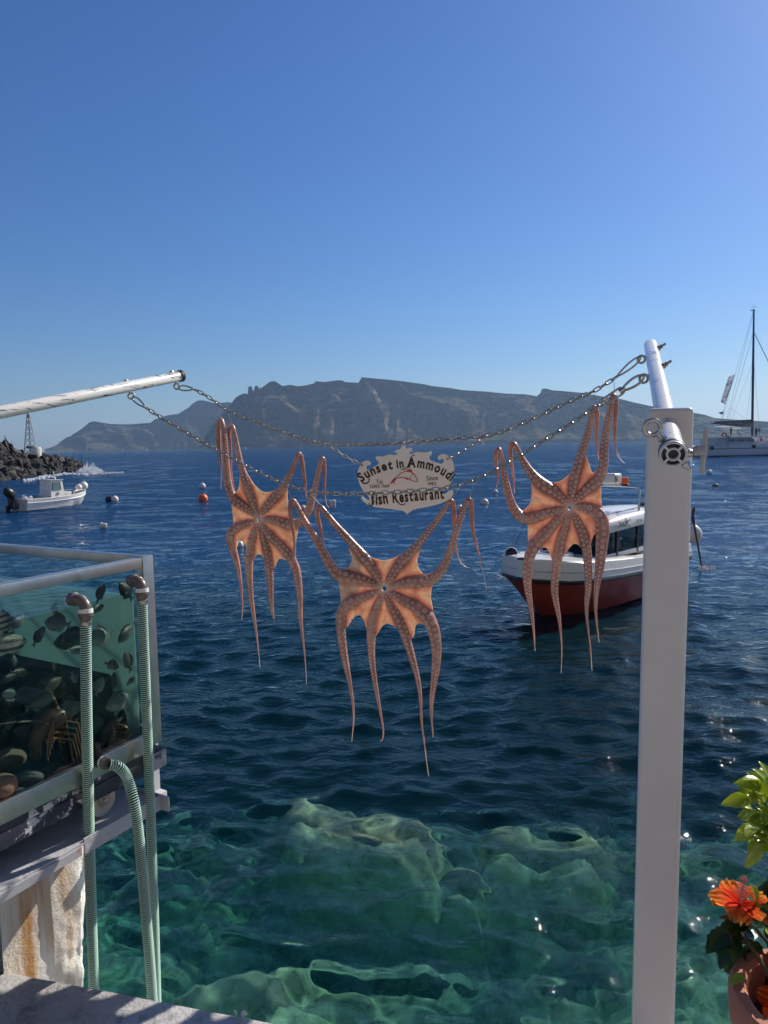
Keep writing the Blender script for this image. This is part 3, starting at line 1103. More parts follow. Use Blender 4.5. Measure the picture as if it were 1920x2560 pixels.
def octopus(label, org, sc_, centre, Yfun, arms, web, hole, group):
    """arms: (points (x, y, width, dY), index of the fold or None, sucker side bias)"""
    def W(x, y, dy=0.0):
        px, py = org[0] + x * sc_, org[1] + y * sc_
        return at(px, py, Yfun(px) + dy)
    root = thing('octopus', label, 'octopus', W(*centre), group=group)
    base = world_loc(root)
    pxm = Yfun(org[0] + centre[0] * sc_) / FPX * sc_          # metres per unit
    b = MB()
    segs = []
    smooth_arms = []
    for pts, fold, bias in arms:
        P = catmull([Vector((x, y, dy)) for x, y, wd, dy in pts], 7)
        Wd = np.interp(np.linspace(0, len(pts) - 1, len(P)), range(len(pts)), [q[2] for q in pts])
        Q = [W(p.x, p.y, p.z) for p in P]
        rr = [max(0.0021, wd * pxm * 0.58) for wd in Wd]
        b.tube(Q, rr, 12)
        smooth_arms.append((P, Wd, Q, rr, fold * 7 if fold else None, bias, pts))
        for i in range(len(Q)):
            segs.append((Q[i], rr[i]))
    # web: sheet from the mouth out to its ragged rim
    cen = Vector((centre[0], centre[1], 0))
    rim = catmull([Vector((x, y, 0)) for x, y in web + web[:1]], 4)[:-1]
    inner = []
    for q in rim:
        d = (q - cen).normalized()
        inner.append(cen + Vector((d.x * hole[0], d.y * hole[1], 0)))
    th = 0.0030
    K = 5
    layers_f, layers_b = [], []
    for k in range(K + 1):
        f_ = k / K
        L_ = [i_.lerp(r_, f_) for i_, r_ in zip(inner, rim)]
        bulge = -0.010 * (1 - f_) ** 1.5 + 0.004
        layers_f.append([W(q.x, q.y, bulge - th) for q in L_])
        layers_b.append([W(q.x, q.y, bulge + th) for q in L_])
    n = len(rim)
    rings = layers_f + layers_b[::-1]
    b.ring_loft(rings, cap=False, wrap=True)
    me0 = b.mesh('octopus_raw', None, smooth=False)
    tmp = D.objects.new('octopus_raw', me0)
    COL.objects.link(tmp)
    rm = tmp.modifiers.new('remesh', 'REMESH')
    rm.mode = 'VOXEL'
    rm.voxel_size = 0.0024
    sm_ = tmp.modifiers.new('smooth', 'SMOOTH')
    sm_.iterations = 5
    sm_.factor = 0.5
    bpy.context.view_layer.update()
    me = D.meshes.new_from_object(tmp.evaluated_get(bpy.context.evaluated_depsgraph_get()))
    D.objects.remove(tmp)
    me.name = 'octopus_body'
    nv = len(me.vertices)
    co = np.empty(nv * 3, np.float32)
    me.vertices.foreach_get('co', co)
    co = co.reshape(-1, 3)
    # how much of each spot is thick arm rather than thin web
    best = np.full(nv, 9.0)
    for (P, Wd, Q, rr, fo, bi, pts) in smooth_arms:
        A_ = np.array([q[:] for q in Q])
        R_ = np.array(rr)
        for i in range(0, len(A_) - 1):
            a, c = A_[i], A_[i + 1]
            ab = c - a
            tt = np.clip(((co - a) @ ab) / max(1e-9, ab @ ab), 0, 1)
            dist = np.linalg.norm(co - a - tt[:, None] * ab, axis=1) / (R_[i] * (1 - tt) + R_[i + 1] * tt)
            np.minimum(best, dist, out=best)
    armv = np.clip((1.95 - best) / 1.0, 0, 1)
    # fades towards the pale mouth
    dm = np.linalg.norm(co - np.array(base[:]), axis=1)
    armv *= np.clip((dm - 0.010) / 0.03, 0.25, 1)
    thin_ = np.clip((best - 1.9) / 1.6, 0, 1) * np.clip((dm - 0.055) / 0.06, 0, 1)
    me.attributes.new('thin', 'FLOAT', 'POINT').data.foreach_set('value', thin_.astype(np.float32))
    me.attributes.new('arm', 'FLOAT', 'POINT').data.foreach_set('value', armv.astype(np.float32))
    bmx = bmesh.new()
    bmx.from_mesh(me)
    bvh = BVHTree.FromBMesh(bmx)
    bmx.free()
    me.transform(Matrix.Translation(-base))
    me.polygons.foreach_set('use_smooth', [True] * len(me.polygons))
    me.materials.append(skin)
    body = D.objects.new('body', me)
    COL.objects.link(body)
    body.parent = root
    # suckers: two staggered rows up each arm
    spots = []
    rs = random.Random(len(label))
    for (P, Wd, Q, rr, fo, bias, pts) in smooth_arms:
        acc = 0.0
        k = 0
        last = P[0]
        upto = len(P)
        for i in range(3, upto):
            acc += (P[i].xy - P[i - 1].xy).length
            wd = Wd[i]
            after = fo is not None and i > fo
            step = max(3.3, wd * (0.30 if wd > 30 else 0.30))
            while acc >= step:
                acc -= step
                k += 1
                f_ = min(1.0, acc / max(1e-6, (P[i].xy - P[i - 1].xy).length))
                c = P[i].lerp(P[i - 1], f_)
                d = (P[min(i + 2, upto - 1)] - P[i - 2]).xy
                if d.length < 1e-6:
                    continue
                d.normalize()
                nrm = Vector((-d.y, d.x))
                s_ = 1 if k % 2 else -1
                if after:
                    off = (0.46 if bias >= 0 else -0.46) * wd
                    if k % 2:
                        continue
                else:
                    off = (s_ * (0.24 + rs.uniform(-0.05, 0.05)) + bias * 0.24) * wd
                grow = min(1.0, (c.xy - cen.xy).length / 120)
                rad = wd * (0.135 + 0.07 * rs.random()) * (0.70 + 0.30 * grow)
                if after:
                    rad *= 0.75
                if rs.random() < 0.04:
                    rad *= 1.45
                spots.append((c.xy + nrm * off, rad, c.z))
    spots.sort(key=lambda q: -q[1])
    small = MB()
    made = 0
    eye = Vector((0, 0, EYE))
    for xy, rad, dz in spots:
        q = W(xy.x, xy.y, dz)
        dv = (q - eye).normalized()
        hit = bvh.ray_cast(q - dv * 0.12, dv, 0.3)
        if hit[0] is None:
            # past the silhouette: nearest skin
            h2 = bvh.find_nearest(q)
            if h2[0] is None or (h2[0] - q).length > 0.012:
                continue
            loc, nor = h2[0], h2[1]
        else:
            loc, nor = hit[0], hit[1]
            if nor.dot(dv) > 0:
                nor = -nor
        r = max(0.0009, rad * pxm)
        B = basis(nor.lerp(-dv, 0.25), Vector((rs.uniform(-1, 1), rs.uniform(-1, 1), rs.uniform(-1, 1))))
        Mx = Matrix.Translation(loc + nor * (r * 0.22) - base) @ B.to_4x4() @ Matrix.Diagonal((r * rs.uniform(0.9, 1.12), r * rs.uniform(0.9, 1.12), r * 0.8, 1))
        if made < 190:
            o = D.objects.new('sucker', SUCKER)
            COL.objects.link(o)
            o.parent = root
            o.matrix_local = Mx
            made += 1
        else:
            n0 = 8
            for pr in (((1.0, -0.3), (1.0, 0.2), (0.75, 0.4), (0.35, 0.15)),):
                small.ring_loft([[Mx @ Vector((rr_ * math.cos(2 * math.pi * j / n0), rr_ * math.sin(2 * math.pi * j / n0), hh_)) for j in range(n0)] for rr_, hh_ in pr], cap=True)
    ms = small.mesh('small_suckers', sucker_m)
    a = ms.attributes.new('rim', 'FLOAT', 'POINT')
    a.data.foreach_set('value', [0.7] * len(ms.vertices))
    o = D.objects.new('small_suckers', ms)
    COL.objects.link(o)
    o.parent = root
    tag(o, kind='stuff')
    # pale ring round the mouth
    b = MB()
    P = []
    for k in range(24):
        a_ = 2 * math.pi * k / 24
        P.append(W(centre[0] + hole[0] * math.cos(a_), centre[1] + hole[1] * math.sin(a_), -0.006 + 0.003))
    b.tube(P, 0.0034, 8, wrap=True)
    b.build('mouth_ring', mouth_m, root)
    return root, W


mouth_m = paint('pale_cartilage', (0.78, 0.70, 0.55), rough=0.35)
Yl = lambda x: YB(x) + 0.01
Ym = lambda x: YF(x) + 0.01
F, G = 0.035, 0.0
L_ARMS = [
    ([(380, 905, 20, 0), (330, 850, 40, 0), (270, 808, 58, 0), (205, 765, 62, 0), (170, 700, 58, 0), (150, 600, 52, 0), (138, 450, 45, 0), (126, 300, 38, 0), (115, 200, 34, 0), (98, 152, 32, .012), (82, 190, 36, .03), (80, 300, 36, .035), (90, 400, 26, .035), (100, 480, 16, .035), (103, 580, 9, .035), (98, 690, 4, .035)], 9, -0.6),
    ([(388, 900, 20, 0), (368, 840, 42, 0), (340, 770, 58, 0), (300, 660, 56, 0), (268, 550, 48, 0), (240, 440, 38, 0), (215, 310, 32, 0), (198, 230, 28, 0), (180, 196, 27, .012), (162, 230, 28, .03), (168, 310, 22, .035), (178, 420, 15, .035), (180, 560, 12, .035), (205, 690, 8, .03)], 8, 0.3),
    ([(402, 900, 20, 0), (430, 850, 42, 0), (480, 790, 60, 0), (545, 715, 62, 0), (600, 630, 52, 0), (640, 550, 42, 0), (668, 480, 34, 0), (688, 425, 32, 0), (705, 418, 32, .012), (722, 470, 30, .03), (735, 560, 26, .035), (748, 660, 18, .035), (760, 760, 7, .035)], 8, -0.2),
    ([(410, 915, 20, 0), (460, 915, 44, 0), (530, 925, 56, 0), (610, 955, 66, 0), (680, 955, 66, 0), (735, 910, 60, 0), (775, 840, 56, 0), (808, 730, 46, 0), (835, 620, 40, 0), (856, 520, 34, 0), (872, 458, 32, 0), (886, 460, 32, .012), (895, 530, 28, .03), (896, 620, 20, .035), (898, 720, 11, .035), (912, 800, 7, .035), (930, 828, 4, .035)], 11, -0.1),
    ([(405, 928, 20, 0), (435, 980, 44, 0), (490, 1050, 58, 0), (570, 1130, 64, 0), (635, 1210, 64, 0), (678, 1310, 58, 0), (697, 1420, 48, 0), (707, 1540, 38, 0), (712, 1680, 28, 0), (728, 1830, 18, 0), (745, 1980, 9, 0), (753, 2090, 5, 0), (757, 2190, 3, 0)], None, 0.1),
    ([(398, 935, 16, 0), (412, 1000, 40, 0), (435, 1090, 50, 0), (458, 1190, 56, 0), (470, 1300, 56, 0), (478, 1420, 46, 0), (484, 1530, 34, 0), (492, 1620, 24, 0), (508, 1682, 12, 0)], None, -0.5),
    ([(386, 935, 16, 0), (368, 990, 40, 0), (342, 1070, 54, 0), (322, 1170, 58, 0), (317, 1290, 50, 0), (322, 1420, 42, 0), (335, 1550, 34, 0), (356, 1690, 24, 0), (376, 1820, 13, 0), (390, 1950, 6, 0), (400, 2055, 3, 0)], None, -0.2),
    ([(380, 925, 18, 0), (340, 940, 40, 0), (280, 955, 56, 0), (215, 985, 64, 0), (175, 1030, 62, 0), (178, 1095, 56, .006), (200, 1170, 50, .012), (226, 1260, 36, .015), (245, 1360, 24, .015), (258, 1480, 16, .015), (266, 1600, 10, .015), (258, 1690, 4, .015)], 5, 0.8)]
L_WEB = [(185, 740), (225, 695), (240, 650), (247, 570), (268, 520), (300, 560), (345, 635), (400, 690), (450, 708), (510, 692), (575, 645), (615, 590), (612, 690), (615, 790), (630, 890),
         (700, 940), (690, 1020), (676, 1100), (672, 1190), (640, 1250), (595, 1228), (545, 1225), (515, 1285), (475, 1330), (440, 1240), (412, 1195), (378, 1190), (350, 1230), (318, 1260), (293, 1130), (262, 1080), (235, 1062), (222, 1100), (212, 1150), (180, 1100), (160, 1020), (192, 950), (186, 860), (180, 800)]
oct_l, Wl = octopus('octopus spread on the left of the back chain, nearest the white boat', (520, 1000), 0.3254, (393, 915), Yl, L_ARMS, L_WEB, (14, 29), 'octopuses hung up to dry')
M_ARMS = [
    ([(705, 740, 20, 0), (650, 715, 46, 0), (560, 685, 66, 0), (470, 665, 82, 0), (390, 650, 86, 0), (330, 595, 74, 0), (280, 510, 62, 0), (230, 420, 56, 0), (170, 320, 48, 0), (110, 220, 42, 0), (65, 130, 36, 0), (35, 95, 34, -.01), (15, 150, 32, -.025), (25, 250, 26, -.03), (45, 370, 20, -.03), (48, 480, 14, -.03), (35, 570, 9, -.03), (-5, 645, 4, -.03)], 11, -0.35),
    ([(708, 735, 20, 0), (680, 680, 46, 0), (630, 595, 66, 0), (565, 515, 74, 0), (495, 435, 62, 0), (420, 350, 52, 0), (345, 265, 44, 0), (280, 185, 38, 0), (240, 140, 36, 0), (216, 160, 34, .012), (224, 230, 34, .03), (244, 310, 28, .035), (260, 390, 16, .035), (272, 465, 6, .035)], 8, 0.2),
    ([(730, 735, 20, 0), (765, 680, 46, 0), (815, 600, 66, 0), (880, 520, 72, 0), (950, 445, 58, 0), (1030, 350, 44, 0), (1105, 250, 38, 0), (1165, 165, 34, 0), (1205, 103, 34, 0), (1228, 110, 34, .012), (1240, 190, 32, .03), (1244, 290, 28, .035), (1250, 390, 18, .035), (1265, 490, 11, .035), (1300, 570, 7, .035), (1370, 602, 3, .035)], 8, -0.2),
    ([(740, 745, 20, 0), (800, 725, 46, 0), (880, 705, 66, 0), (970, 700, 80, 0), (1060, 685, 78, 0), (1130, 635, 66, 0), (1180, 550, 56, 0), (1220, 450, 50, 0), (1250, 345, 46, 0), (1282, 240, 42, 0), (1315, 150, 38, 0), (1345, 92, 36, 0), (1366, 110, 36, .012), (1372, 200, 32, .03), (1380, 310, 24, .035), (1405, 420, 16, .035), (1432, 510, 11, .035), (1445, 590, 7, .035), (1468, 660, 5, .035), (1482, 770, 3, .035)], 11, 0.4),
    ([(738, 762, 20, 0), (790, 790, 46, 0), (870, 835, 66, 0), (960, 885, 84, 0), (1035, 950, 92, 0), (1080, 1040, 84, 0), (1104, 1140, 72, 0), (1110, 1250, 62, 0), (1100, 1370, 54, 0), (1085, 1490, 40, 0), (1072, 1600, 28, 0), (1073, 1720, 17, 0), (1085, 1865, 6, 0)], None, 0.4),
    ([(728, 770, 16, 0), (752, 830, 44, 0), (790, 910, 58, 0), (830, 990, 66, 0), (868, 1080, 66, 0), (900, 1180, 56, 0), (932, 1290, 46, 0), (963, 1400, 36, 0), (985, 1520, 26, 0), (993, 1640, 20, 0), (1000, 1770, 15, 0), (1018, 1900, 10, 0), (1035, 2040, 7, 0), (1052, 2155, 4, 0)], None, -0.3),
    ([(712, 770, 16, 0), (690, 825, 44, 0), (658, 900, 58, 0), (632, 985, 66, 0), (622, 1080, 62, 0), (622, 1180, 52, 0), (628, 1290, 44, 0), (642, 1400, 38, 0), (660, 1510, 30, 0), (680, 1620, 22, 0), (700, 1730, 16, 0), (712, 1820, 12, 0), (705, 1880, 9, 0), (688, 1892, 7, 0)], None, -0.3),
    ([(703, 758, 20, 0), (650, 780, 46, 0), (570, 812, 64, 0), (485, 845, 80, 0), (415, 905, 80, 0), (396, 990, 70, 0), (398, 1090, 62, 0), (410, 1190, 56, 0), (430, 1300, 46, 0), (450, 1400, 36, 0), (470, 1510, 26, 0), (487, 1620, 18, 0), (490, 1740, 11, 0), (476, 1895, 5, 0)], None, -0.4)]
M_WEB = [(395, 612), (440, 596), (465, 570), (476, 520), (455, 455), (520, 440), (595, 500), (660, 530), (720, 538), (790, 522), (860, 480), (940, 425), (1000, 420), (985, 475), (966, 540), (978, 600), (1010, 640), (1060, 650), (1090, 700), (1072, 760), (1070, 830), (1085, 920), (1060, 990), (1020, 1022), (985, 1012), (955, 1030), (940, 1110), (905, 1120), (850, 1075), (812, 1045), (770, 1022), (735, 1015), (700, 1040), (670, 1090), (640, 1120), (590, 1060),
         (565, 985), (535, 952), (500, 955), (468, 985), (440, 1040), (385, 980), (378, 900), (392, 850), (388, 770), (370, 690), (345, 640)]
oct_m, Wm = octopus('octopus spread in the middle, below the name board', (720, 1220), 0.3346, (720, 745), Ym, M_ARMS, M_WEB, (24, 31), 'octopuses hung up to dry')
R_ARMS = [
    ([(640, 958, 20, 0), (590, 970, 44, 0), (510, 990, 60, 0), (430, 1015, 72, 0), (360, 1035, 74, 0), (295, 1020, 70, 0), (242, 960, 64, 0), (212, 880, 56, 0), (190, 790, 50, 0), (172, 690, 44, 0), (155, 600, 38, 0), (138, 535, 34, 0), (118, 550, 30, .012), (115, 620, 28, .03), (126, 700, 20, .035), (130, 760, 12, .035), (118, 812, 5, .035)], 11, -0.4),
    ([(642, 950, 20, 0), (610, 900, 46, 0), (550, 850, 68, 0), (480, 805, 80, 0), (415, 755, 72, 0), (360, 690, 56, 0), (315, 620, 46, 0), (275, 545, 40, 0), (245, 495, 36, 0), (222, 515, 32, .012), (222, 590, 28, .03), (235, 680, 22, .035), (245, 770, 14, .035), (252, 855, 6, .035)], 8, 0.1),
    ([(654, 940, 18, 0), (664, 880, 44, 0), (680, 800, 60, 0), (700, 700, 66, 0), (730, 590, 60, 0), (765, 480, 48, 0), (790, 390, 42, 0), (808, 300, 38, 0), (822, 235, 34, 0), (840, 235, 32, .012), (852, 290, 30, .03), (848, 370, 26, .035), (848, 460, 18, .035), (856, 540, 11, .035), (863, 610, 6, .035)], 8, -0.3),
    ([(664, 945, 18, 0), (710, 890, 44, 0), (770, 830, 62, 0), (830, 785, 72, 0), (880, 720, 64, 0), (898, 630, 58, 0), (902, 530, 54, 0), (915, 430, 48, 0), (932, 330, 44, 0), (948, 230, 40, 0), (962, 155, 36, 0), (980, 150, 34, .012), (990, 210, 32, .03), (986, 300, 28, .035), (980, 390, 22, .035), (982, 480, 13, .035), (998, 560, 8, .035), (1020, 605, 5, .035), (1055, 635, 3, .035)], 10, 0.0),
    ([(668, 955, 20, 0), (710, 948, 44, 0), (775, 955, 60, 0), (840, 980, 74, 0), (885, 1040, 80, 0), (895, 1110, 82, 0), (888, 1200, 78, 0), (880, 1290, 68, 0), (870, 1390, 58, 0), (855, 1490, 44, 0), (844, 1590, 30, 0), (842, 1690, 20, 0), (848, 1790, 13, 0), (860, 1880, 8, 0), (866, 1940, 4, 0)], None, 0.75),
    ([(662, 970, 16, 0), (690, 1020, 42, 0), (725, 1090, 56, 0), (757, 1170, 64, 0), (775, 1260, 60, 0), (784, 1360, 54, 0), (788, 1460, 48, 0), (786, 1560, 40, 0), (776, 1650, 30, 0), (776, 1740, 20, 0), (788, 1850, 13, 0), (804, 1980, 8, 0), (815, 2145, 4, 0)], None, 0.0),
    ([(650, 972, 14, 0), (640, 1020, 38, 0), (618, 1100, 54, 0), (590, 1190, 62, 0), (570, 1290, 64, 0), (555, 1390, 58, 0), (545, 1490, 52, 0), (543, 1580, 46, 0), (558, 1670, 36, 0), (576, 1770, 24, 0), (588, 1880, 14, 0), (595, 2000, 8, 0), (590, 2165, 4, 0)], None, -0.2),
    ([(640, 965, 18, 0), (600, 1005, 44, 0), (540, 1075, 62, 0), (470, 1155, 76, 0), (405, 1225, 80, 0), (365, 1300, 72, 0), (348, 1390, 62, 0), (342, 1480, 56, 0), (350, 1570, 46, 0), (366, 1660, 34, 0), (380, 1750, 24, 0), (392, 1870, 14, 0), (401, 2005, 5, 0)], None, 0.2)]
R_WEB = [(330, 965), (362, 925), (375, 860), (372, 770), (355, 690), (400, 715), (440, 755), (490, 770), (560, 770), (625, 735), (680, 665), (715, 585), (760, 560), (795, 640), (810, 690), (830, 705), (858, 670), (895, 720), (885, 790), (882, 880), (888, 950), (900, 1050), (860, 1130), (825, 1165), (800, 1240),
         (770, 1300), (740, 1262), (715, 1230), (685, 1222), (655, 1245), (610, 1310), (555, 1380), (520, 1330), (498, 1270), (465, 1248), (425, 1270), (370, 1290), (350, 1200), (346, 1100), (335, 1050), (290, 1010)]
oct_r, Wr = octopus('octopus spread on the right of the back chain, in front of the red boat', (1200, 940), 0.3437, (652, 955), lambda x: YB(x) + 0.01, R_ARMS, R_WEB, (17, 32), 'octopuses hung up to dry')

# thin wires between chain and arms
wire_m = paint('tie_wire', (0.42, 0.41, 0.38), rough=0.4, metal=0.6)
tie_white = paint('white_cord', (0.75, 0.73, 0.68), rough=0.7)


def tie(a, c, label, r=0.0011, mat=wire_m):
    b = MB()
    mid = a.lerp(c, 0.5) + Vector((0.002, 0, 0))
    b.tube([a, mid, c], r, 6)
    b.tube(ring_path(c + Vector((0, 0, -0.004)), 0.006, (1, 0, 0), (0, 0, 1), 10), r, 5, wrap=True)
    o = b.build('tie_wire', mat, None)
    tag(o, label, 'wire', 'wires tying octopus arms to the chains')


def tieB(x0, y0, x1, y1, label, **k):
    tie(at(x0, y0, YB(x0)), at(x1, y1, YB(x1) + 0.012), label, **k)


def tieF(x0, y0, x1, y1, label, **k):
    tie(at(x0, y0, YF(x0)), at(x1, y1, YF(x1) + 0.012), label, **k)


tieB(546, 1012, 551, 1049, 'thin wire above the leftmost arm of the left octopus')
tieB(570, 1034, 579, 1063, 'thin wire above the second arm from the left of the left octopus')
tieB(754, 1102, 746, 1133, 'thin wire above the third arm of the left octopus')
tieB(811, 1116, 803, 1146, 'thin wire above the rightmost arm of the left octopus')
tieF(716, 1222, 731, 1250, 'thin wire above the leftmost arm of the middle octopus')
tieF(781, 1240, 802, 1266, 'white cord tied above the second arm of the middle octopus', r=0.0022, mat=tie_white)
tieF(1146, 1221, 1127, 1251, 'thin wire beside the right tip of the name board')
tieF(1183, 1207, 1173, 1242, 'thin wire above the rightmost arm of the middle octopus')
tieB(1236, 1094, 1248, 1122, 'thin wire above the leftmost arm of the right octopus')
tieB(1268, 1080, 1281, 1105, 'thin wire above the second arm of the right octopus')
tieB(1486, 982, 1487, 1018, 'thin wire above the third arm of the right octopus')
tieB(1535, 950, 1534, 988, 'thin wire above the tallest arm of the right octopus')
def _pj(q):
    l = cam_o.matrix_world.inverted() @ q
    return 960 + FPX * l.x / -l.z, 1280 - FPX * l.y / -l.z


# ================================================================== FISH TANK ON ITS CART
TC = at(365, 1390, 2.35)
TU = Vector((-0.49, -0.872, 0)).normalized()     # along the long glass, towards the viewer
TV = Vector((-0.872, 0.49, 0)).normalized()      # towards the far side
TZ = Vector((0, 0, 1))
TROT = Matrix((TU, -TV, TZ)).transposed()
T_TOP, T_BOT, T_L, T_D = TC.z, TC.z - 0.645, 1.45, 0.95


def tk(u, v, z):
    """u along the long glass from the visible corner, v inwards, z height"""
    return Vector((TC.x, TC.y, 0)) + TU * u + TV * v + TZ * z


def front_fresnel(t, ior, normal=None):
    """mirror share of a thin sheet: only its outer faces reflect"""
    fr = N(t, 'Fresnel', {'IOR': ior})
    if normal is not None:
        t.links.new(normal, fr.inputs['Normal'])
    bf = N(t, 'NewGeometry').outputs['Backfacing']
    inv = N(t, 'Math', {0: 1.0, 1: bf}, operation='SUBTRACT').outputs[0]
    return N(t, 'Math', {0: fr.outputs[0], 1: inv}, operation='MULTIPLY')


def glass_mat(name, tint, rough=0.0, ior=1.45, trans=1.0, dif=None, dif_amt=0.0):
    m, t, o = new_mat(name)
    fr = front_fresnel(t, ior)
    tr = N(t, 'BsdfTransparent', {'Color': c4(tint)})
    g = N(t, 'BsdfGlossy', {'Roughness': rough + 0.01, 'Color': (1, 1, 1, 1)})
    src = tr.outputs[0]
    if dif:
        d = N(t, 'BsdfDiffuse', {'Color': c4(dif)})
        src = N(t, 'MixShader', {0: dif_amt, 1: src, 2: d.outputs[0]}).outputs[0]
    mx = N(t, 'MixShader', {0: fr.outputs[0], 1: src, 2: g.outputs[0]})
    t.links.new(mx.outputs[0], o.inputs[0])
    return m


pane_m = glass_mat('tank_glass', (0.86, 0.95, 0.93))
tank = thing('fish_tank', 'big glass tank of live fish in a stainless steel frame at the quayside', 'fish tank', tk(T_L / 2, T_D / 2, T_BOT))


def bar(a, c, wid, hgt, mat, name, parent, bevel=0.003, off=(0, 0)):
    d = (c - a)
    L = d.length
    d.normalize()
    s_ = d.cross(TZ).normalized()
    up = s_.cross(d)
    mid = (a + c) / 2 + s_ * off[0] + up * off[1]
    return MB().box(mid, (L, wid, hgt), rot=Matrix((d, s_.cross(d).cross(d) * 0 + (-s_), up)).transposed() if False else Matrix((d, up.cross(d), up)).transposed(), bevel=bevel).build(name, mat, parent)


RH = 0.034
frame_m = paint('brushed_steel', (0.55, 0.53, 0.50), rough=0.34, metal=1.0, var=0.12, vscale=14, dirt=(0.33, 0.30, 0.26), dirt_amt=0.15)
# top rails, corner posts, bottom channel
bar(tk(0.036, -0.004, T_TOP - RH / 2), tk(T_L, -0.004, T_TOP - RH / 2), 0.034, RH, frame_m, 'top_rail', tank)
bar(tk(0.0, 0.036, T_TOP - RH / 2), tk(0.0, T_D, T_TOP - RH / 2), 0.03, RH, frame_m, 'top_rail', tank)
bar(tk(0.036, T_D, T_TOP - RH / 2), tk(T_L, T_D, T_TOP - RH / 2), 0.03, RH, frame_m, 'top_rail', tank)
MB().box(tk(0.010, 0.0, (T_TOP + T_BOT) / 2 + 0.004), (0.045, 0.040, T_TOP - T_BOT), rot=TROT, bevel=0.004).build('corner_post', frame_m, tank)
MB().box(tk(0.0, T_D, (T_TOP + T_BOT) / 2), (0.04, 0.04, T_TOP - T_BOT), rot=TROT, bevel=0.004).build('corner_post', frame_m, tank)
bar(tk(0.036, -0.012, T_BOT + 0.02), tk(T_L, -0.012, T_BOT + 0.02), 0.02, 0.062, frame_m, 'bottom_rail', tank)
bar(tk(0.0, 0.04, T_BOT + 0.02), tk(0.0, T_D, T_BOT + 0.02), 0.02, 0.06, frame_m, 'bottom_rail', tank)
# panes
Z0, Z1 = T_BOT, T_TOP - RH
for a, c in ((tk(0.035, 0.004, 0), tk(T_L, 0.004, 0)), (tk(0.006, 0.03, 0), tk(0.006, T_D, 0))):
    mid = (a + c) / 2 + TZ * (Z0 + Z1) / 2
    d = (c - a)
    L = d.length
    d.normalize()
    MB().box(mid, (L, 0.006, Z1 - Z0), rot=Matrix((d, TZ.cross(d), TZ)).transposed()).build('glass_pane', pane_m, tank, smooth=False)
m, t, o = new_mat('tank_back_panel')
tc = N(t, 'TexCoord').outputs['Object']
nn = N(t, 'TexNoise', {'Vector': tc, 'Scale': 3.0, 'Detail': 4.0}).outputs[0]
cc = ramp(t, nn, [(0.3, (0.38, 0.46, 0.455)), (0.7, (0.52, 0.60, 0.59))])
d1 = N(t, 'BsdfDiffuse', {'Color': cc})
d2 = N(t, 'BsdfTranslucent', {'Color': cc})
mx = N(t, 'MixShader', {0: 0.5, 1: d1.outputs[0], 2: d2.outputs[0]})
t.links.new(mx.outputs[0], o.inputs[0])
back_m = m
MB().box(tk(T_L / 2, T_D - 0.03, (Z0 + Z1) / 2 - 0.05), (T_L - 0.05, 0.008, Z1 - Z0 - 0.10), rot=TROT).build('back_panel', back_m, tank, smooth=False)
MB().box(tk(0.022, T_D / 2 + 0.02, (Z0 + Z1) / 2 - 0.05), (0.006, T_D - 0.06, Z1 - Z0 - 0.10), rot=TROT).build('side_panel', back_m, tank, smooth=False)
dark_pl = paint('tank_murk_dark', (0.02, 0.028, 0.026), rough=0.7, var=0.5, vscale=12)  # added dark blocks stand in for the murky darkness low in the tank
MB().box(tk(T_L / 2 + 0.02, T_D / 2 + 0.22, Z0 + 0.10), (T_L - 0.16, 0.40, 0.20), rot=TROT, bevel=0.02).build('added_dark_block', dark_pl, tank, smooth=False)
MB().box(tk(0.10, T_D / 2 - 0.02, Z0 + 0.12), (0.10, T_D - 0.30, 0.24), rot=TROT, bevel=0.02).build('added_dark_block', dark_pl, tank, smooth=False)
MB().box(tk(T_L / 2, T_D / 2, T_BOT - 0.002), (T_L, T_D, 0.012), rot=TROT).build('floor_panel', black_rubber, tank, smooth=False)
# water in the tank
WL = T_TOP - 0.118
m, t, o = new_mat('tank_water')
pos = N(t, 'NewGeometry').outputs['Position']
nn = N(t, 'TexNoise', {'Vector': pos, 'Scale': 22.0, 'Detail': 3.0}).outputs[0]
bp = N(t, 'Bump', {'Height': nn, 'Strength': 0.5, 'Distance': 0.012})
fr = front_fresnel(t, 1.33, bp.outputs[0])
tr = N(t, 'BsdfTransparent', {'Color': (0.93, 0.985, 0.97, 1)})
gls = N(t, 'BsdfGlossy', {'Roughness': 0.03, 'Normal': bp.outputs[0]})
mx = N(t, 'MixShader', {0: fr.outputs[0], 1: tr.outputs[0], 2: gls.outputs[0]})
t.links.new(mx.outputs[0], o.inputs[0])
va = N(t, 'VolumeAbsorption', {'Color': (0.48, 0.70, 0.72, 1), 'Density': 0.9})
t.links.new(va.outputs[0], o.inputs['Volume'])
MB().box(tk(T_L / 2 + 0.01, T_D / 2, (WL + T_BOT + 0.008) / 2), (T_L - 0.05, T_D - 0.05, WL - T_BOT - 0.008), rot=TROT).build('tank_water', m, tank, smooth=False)

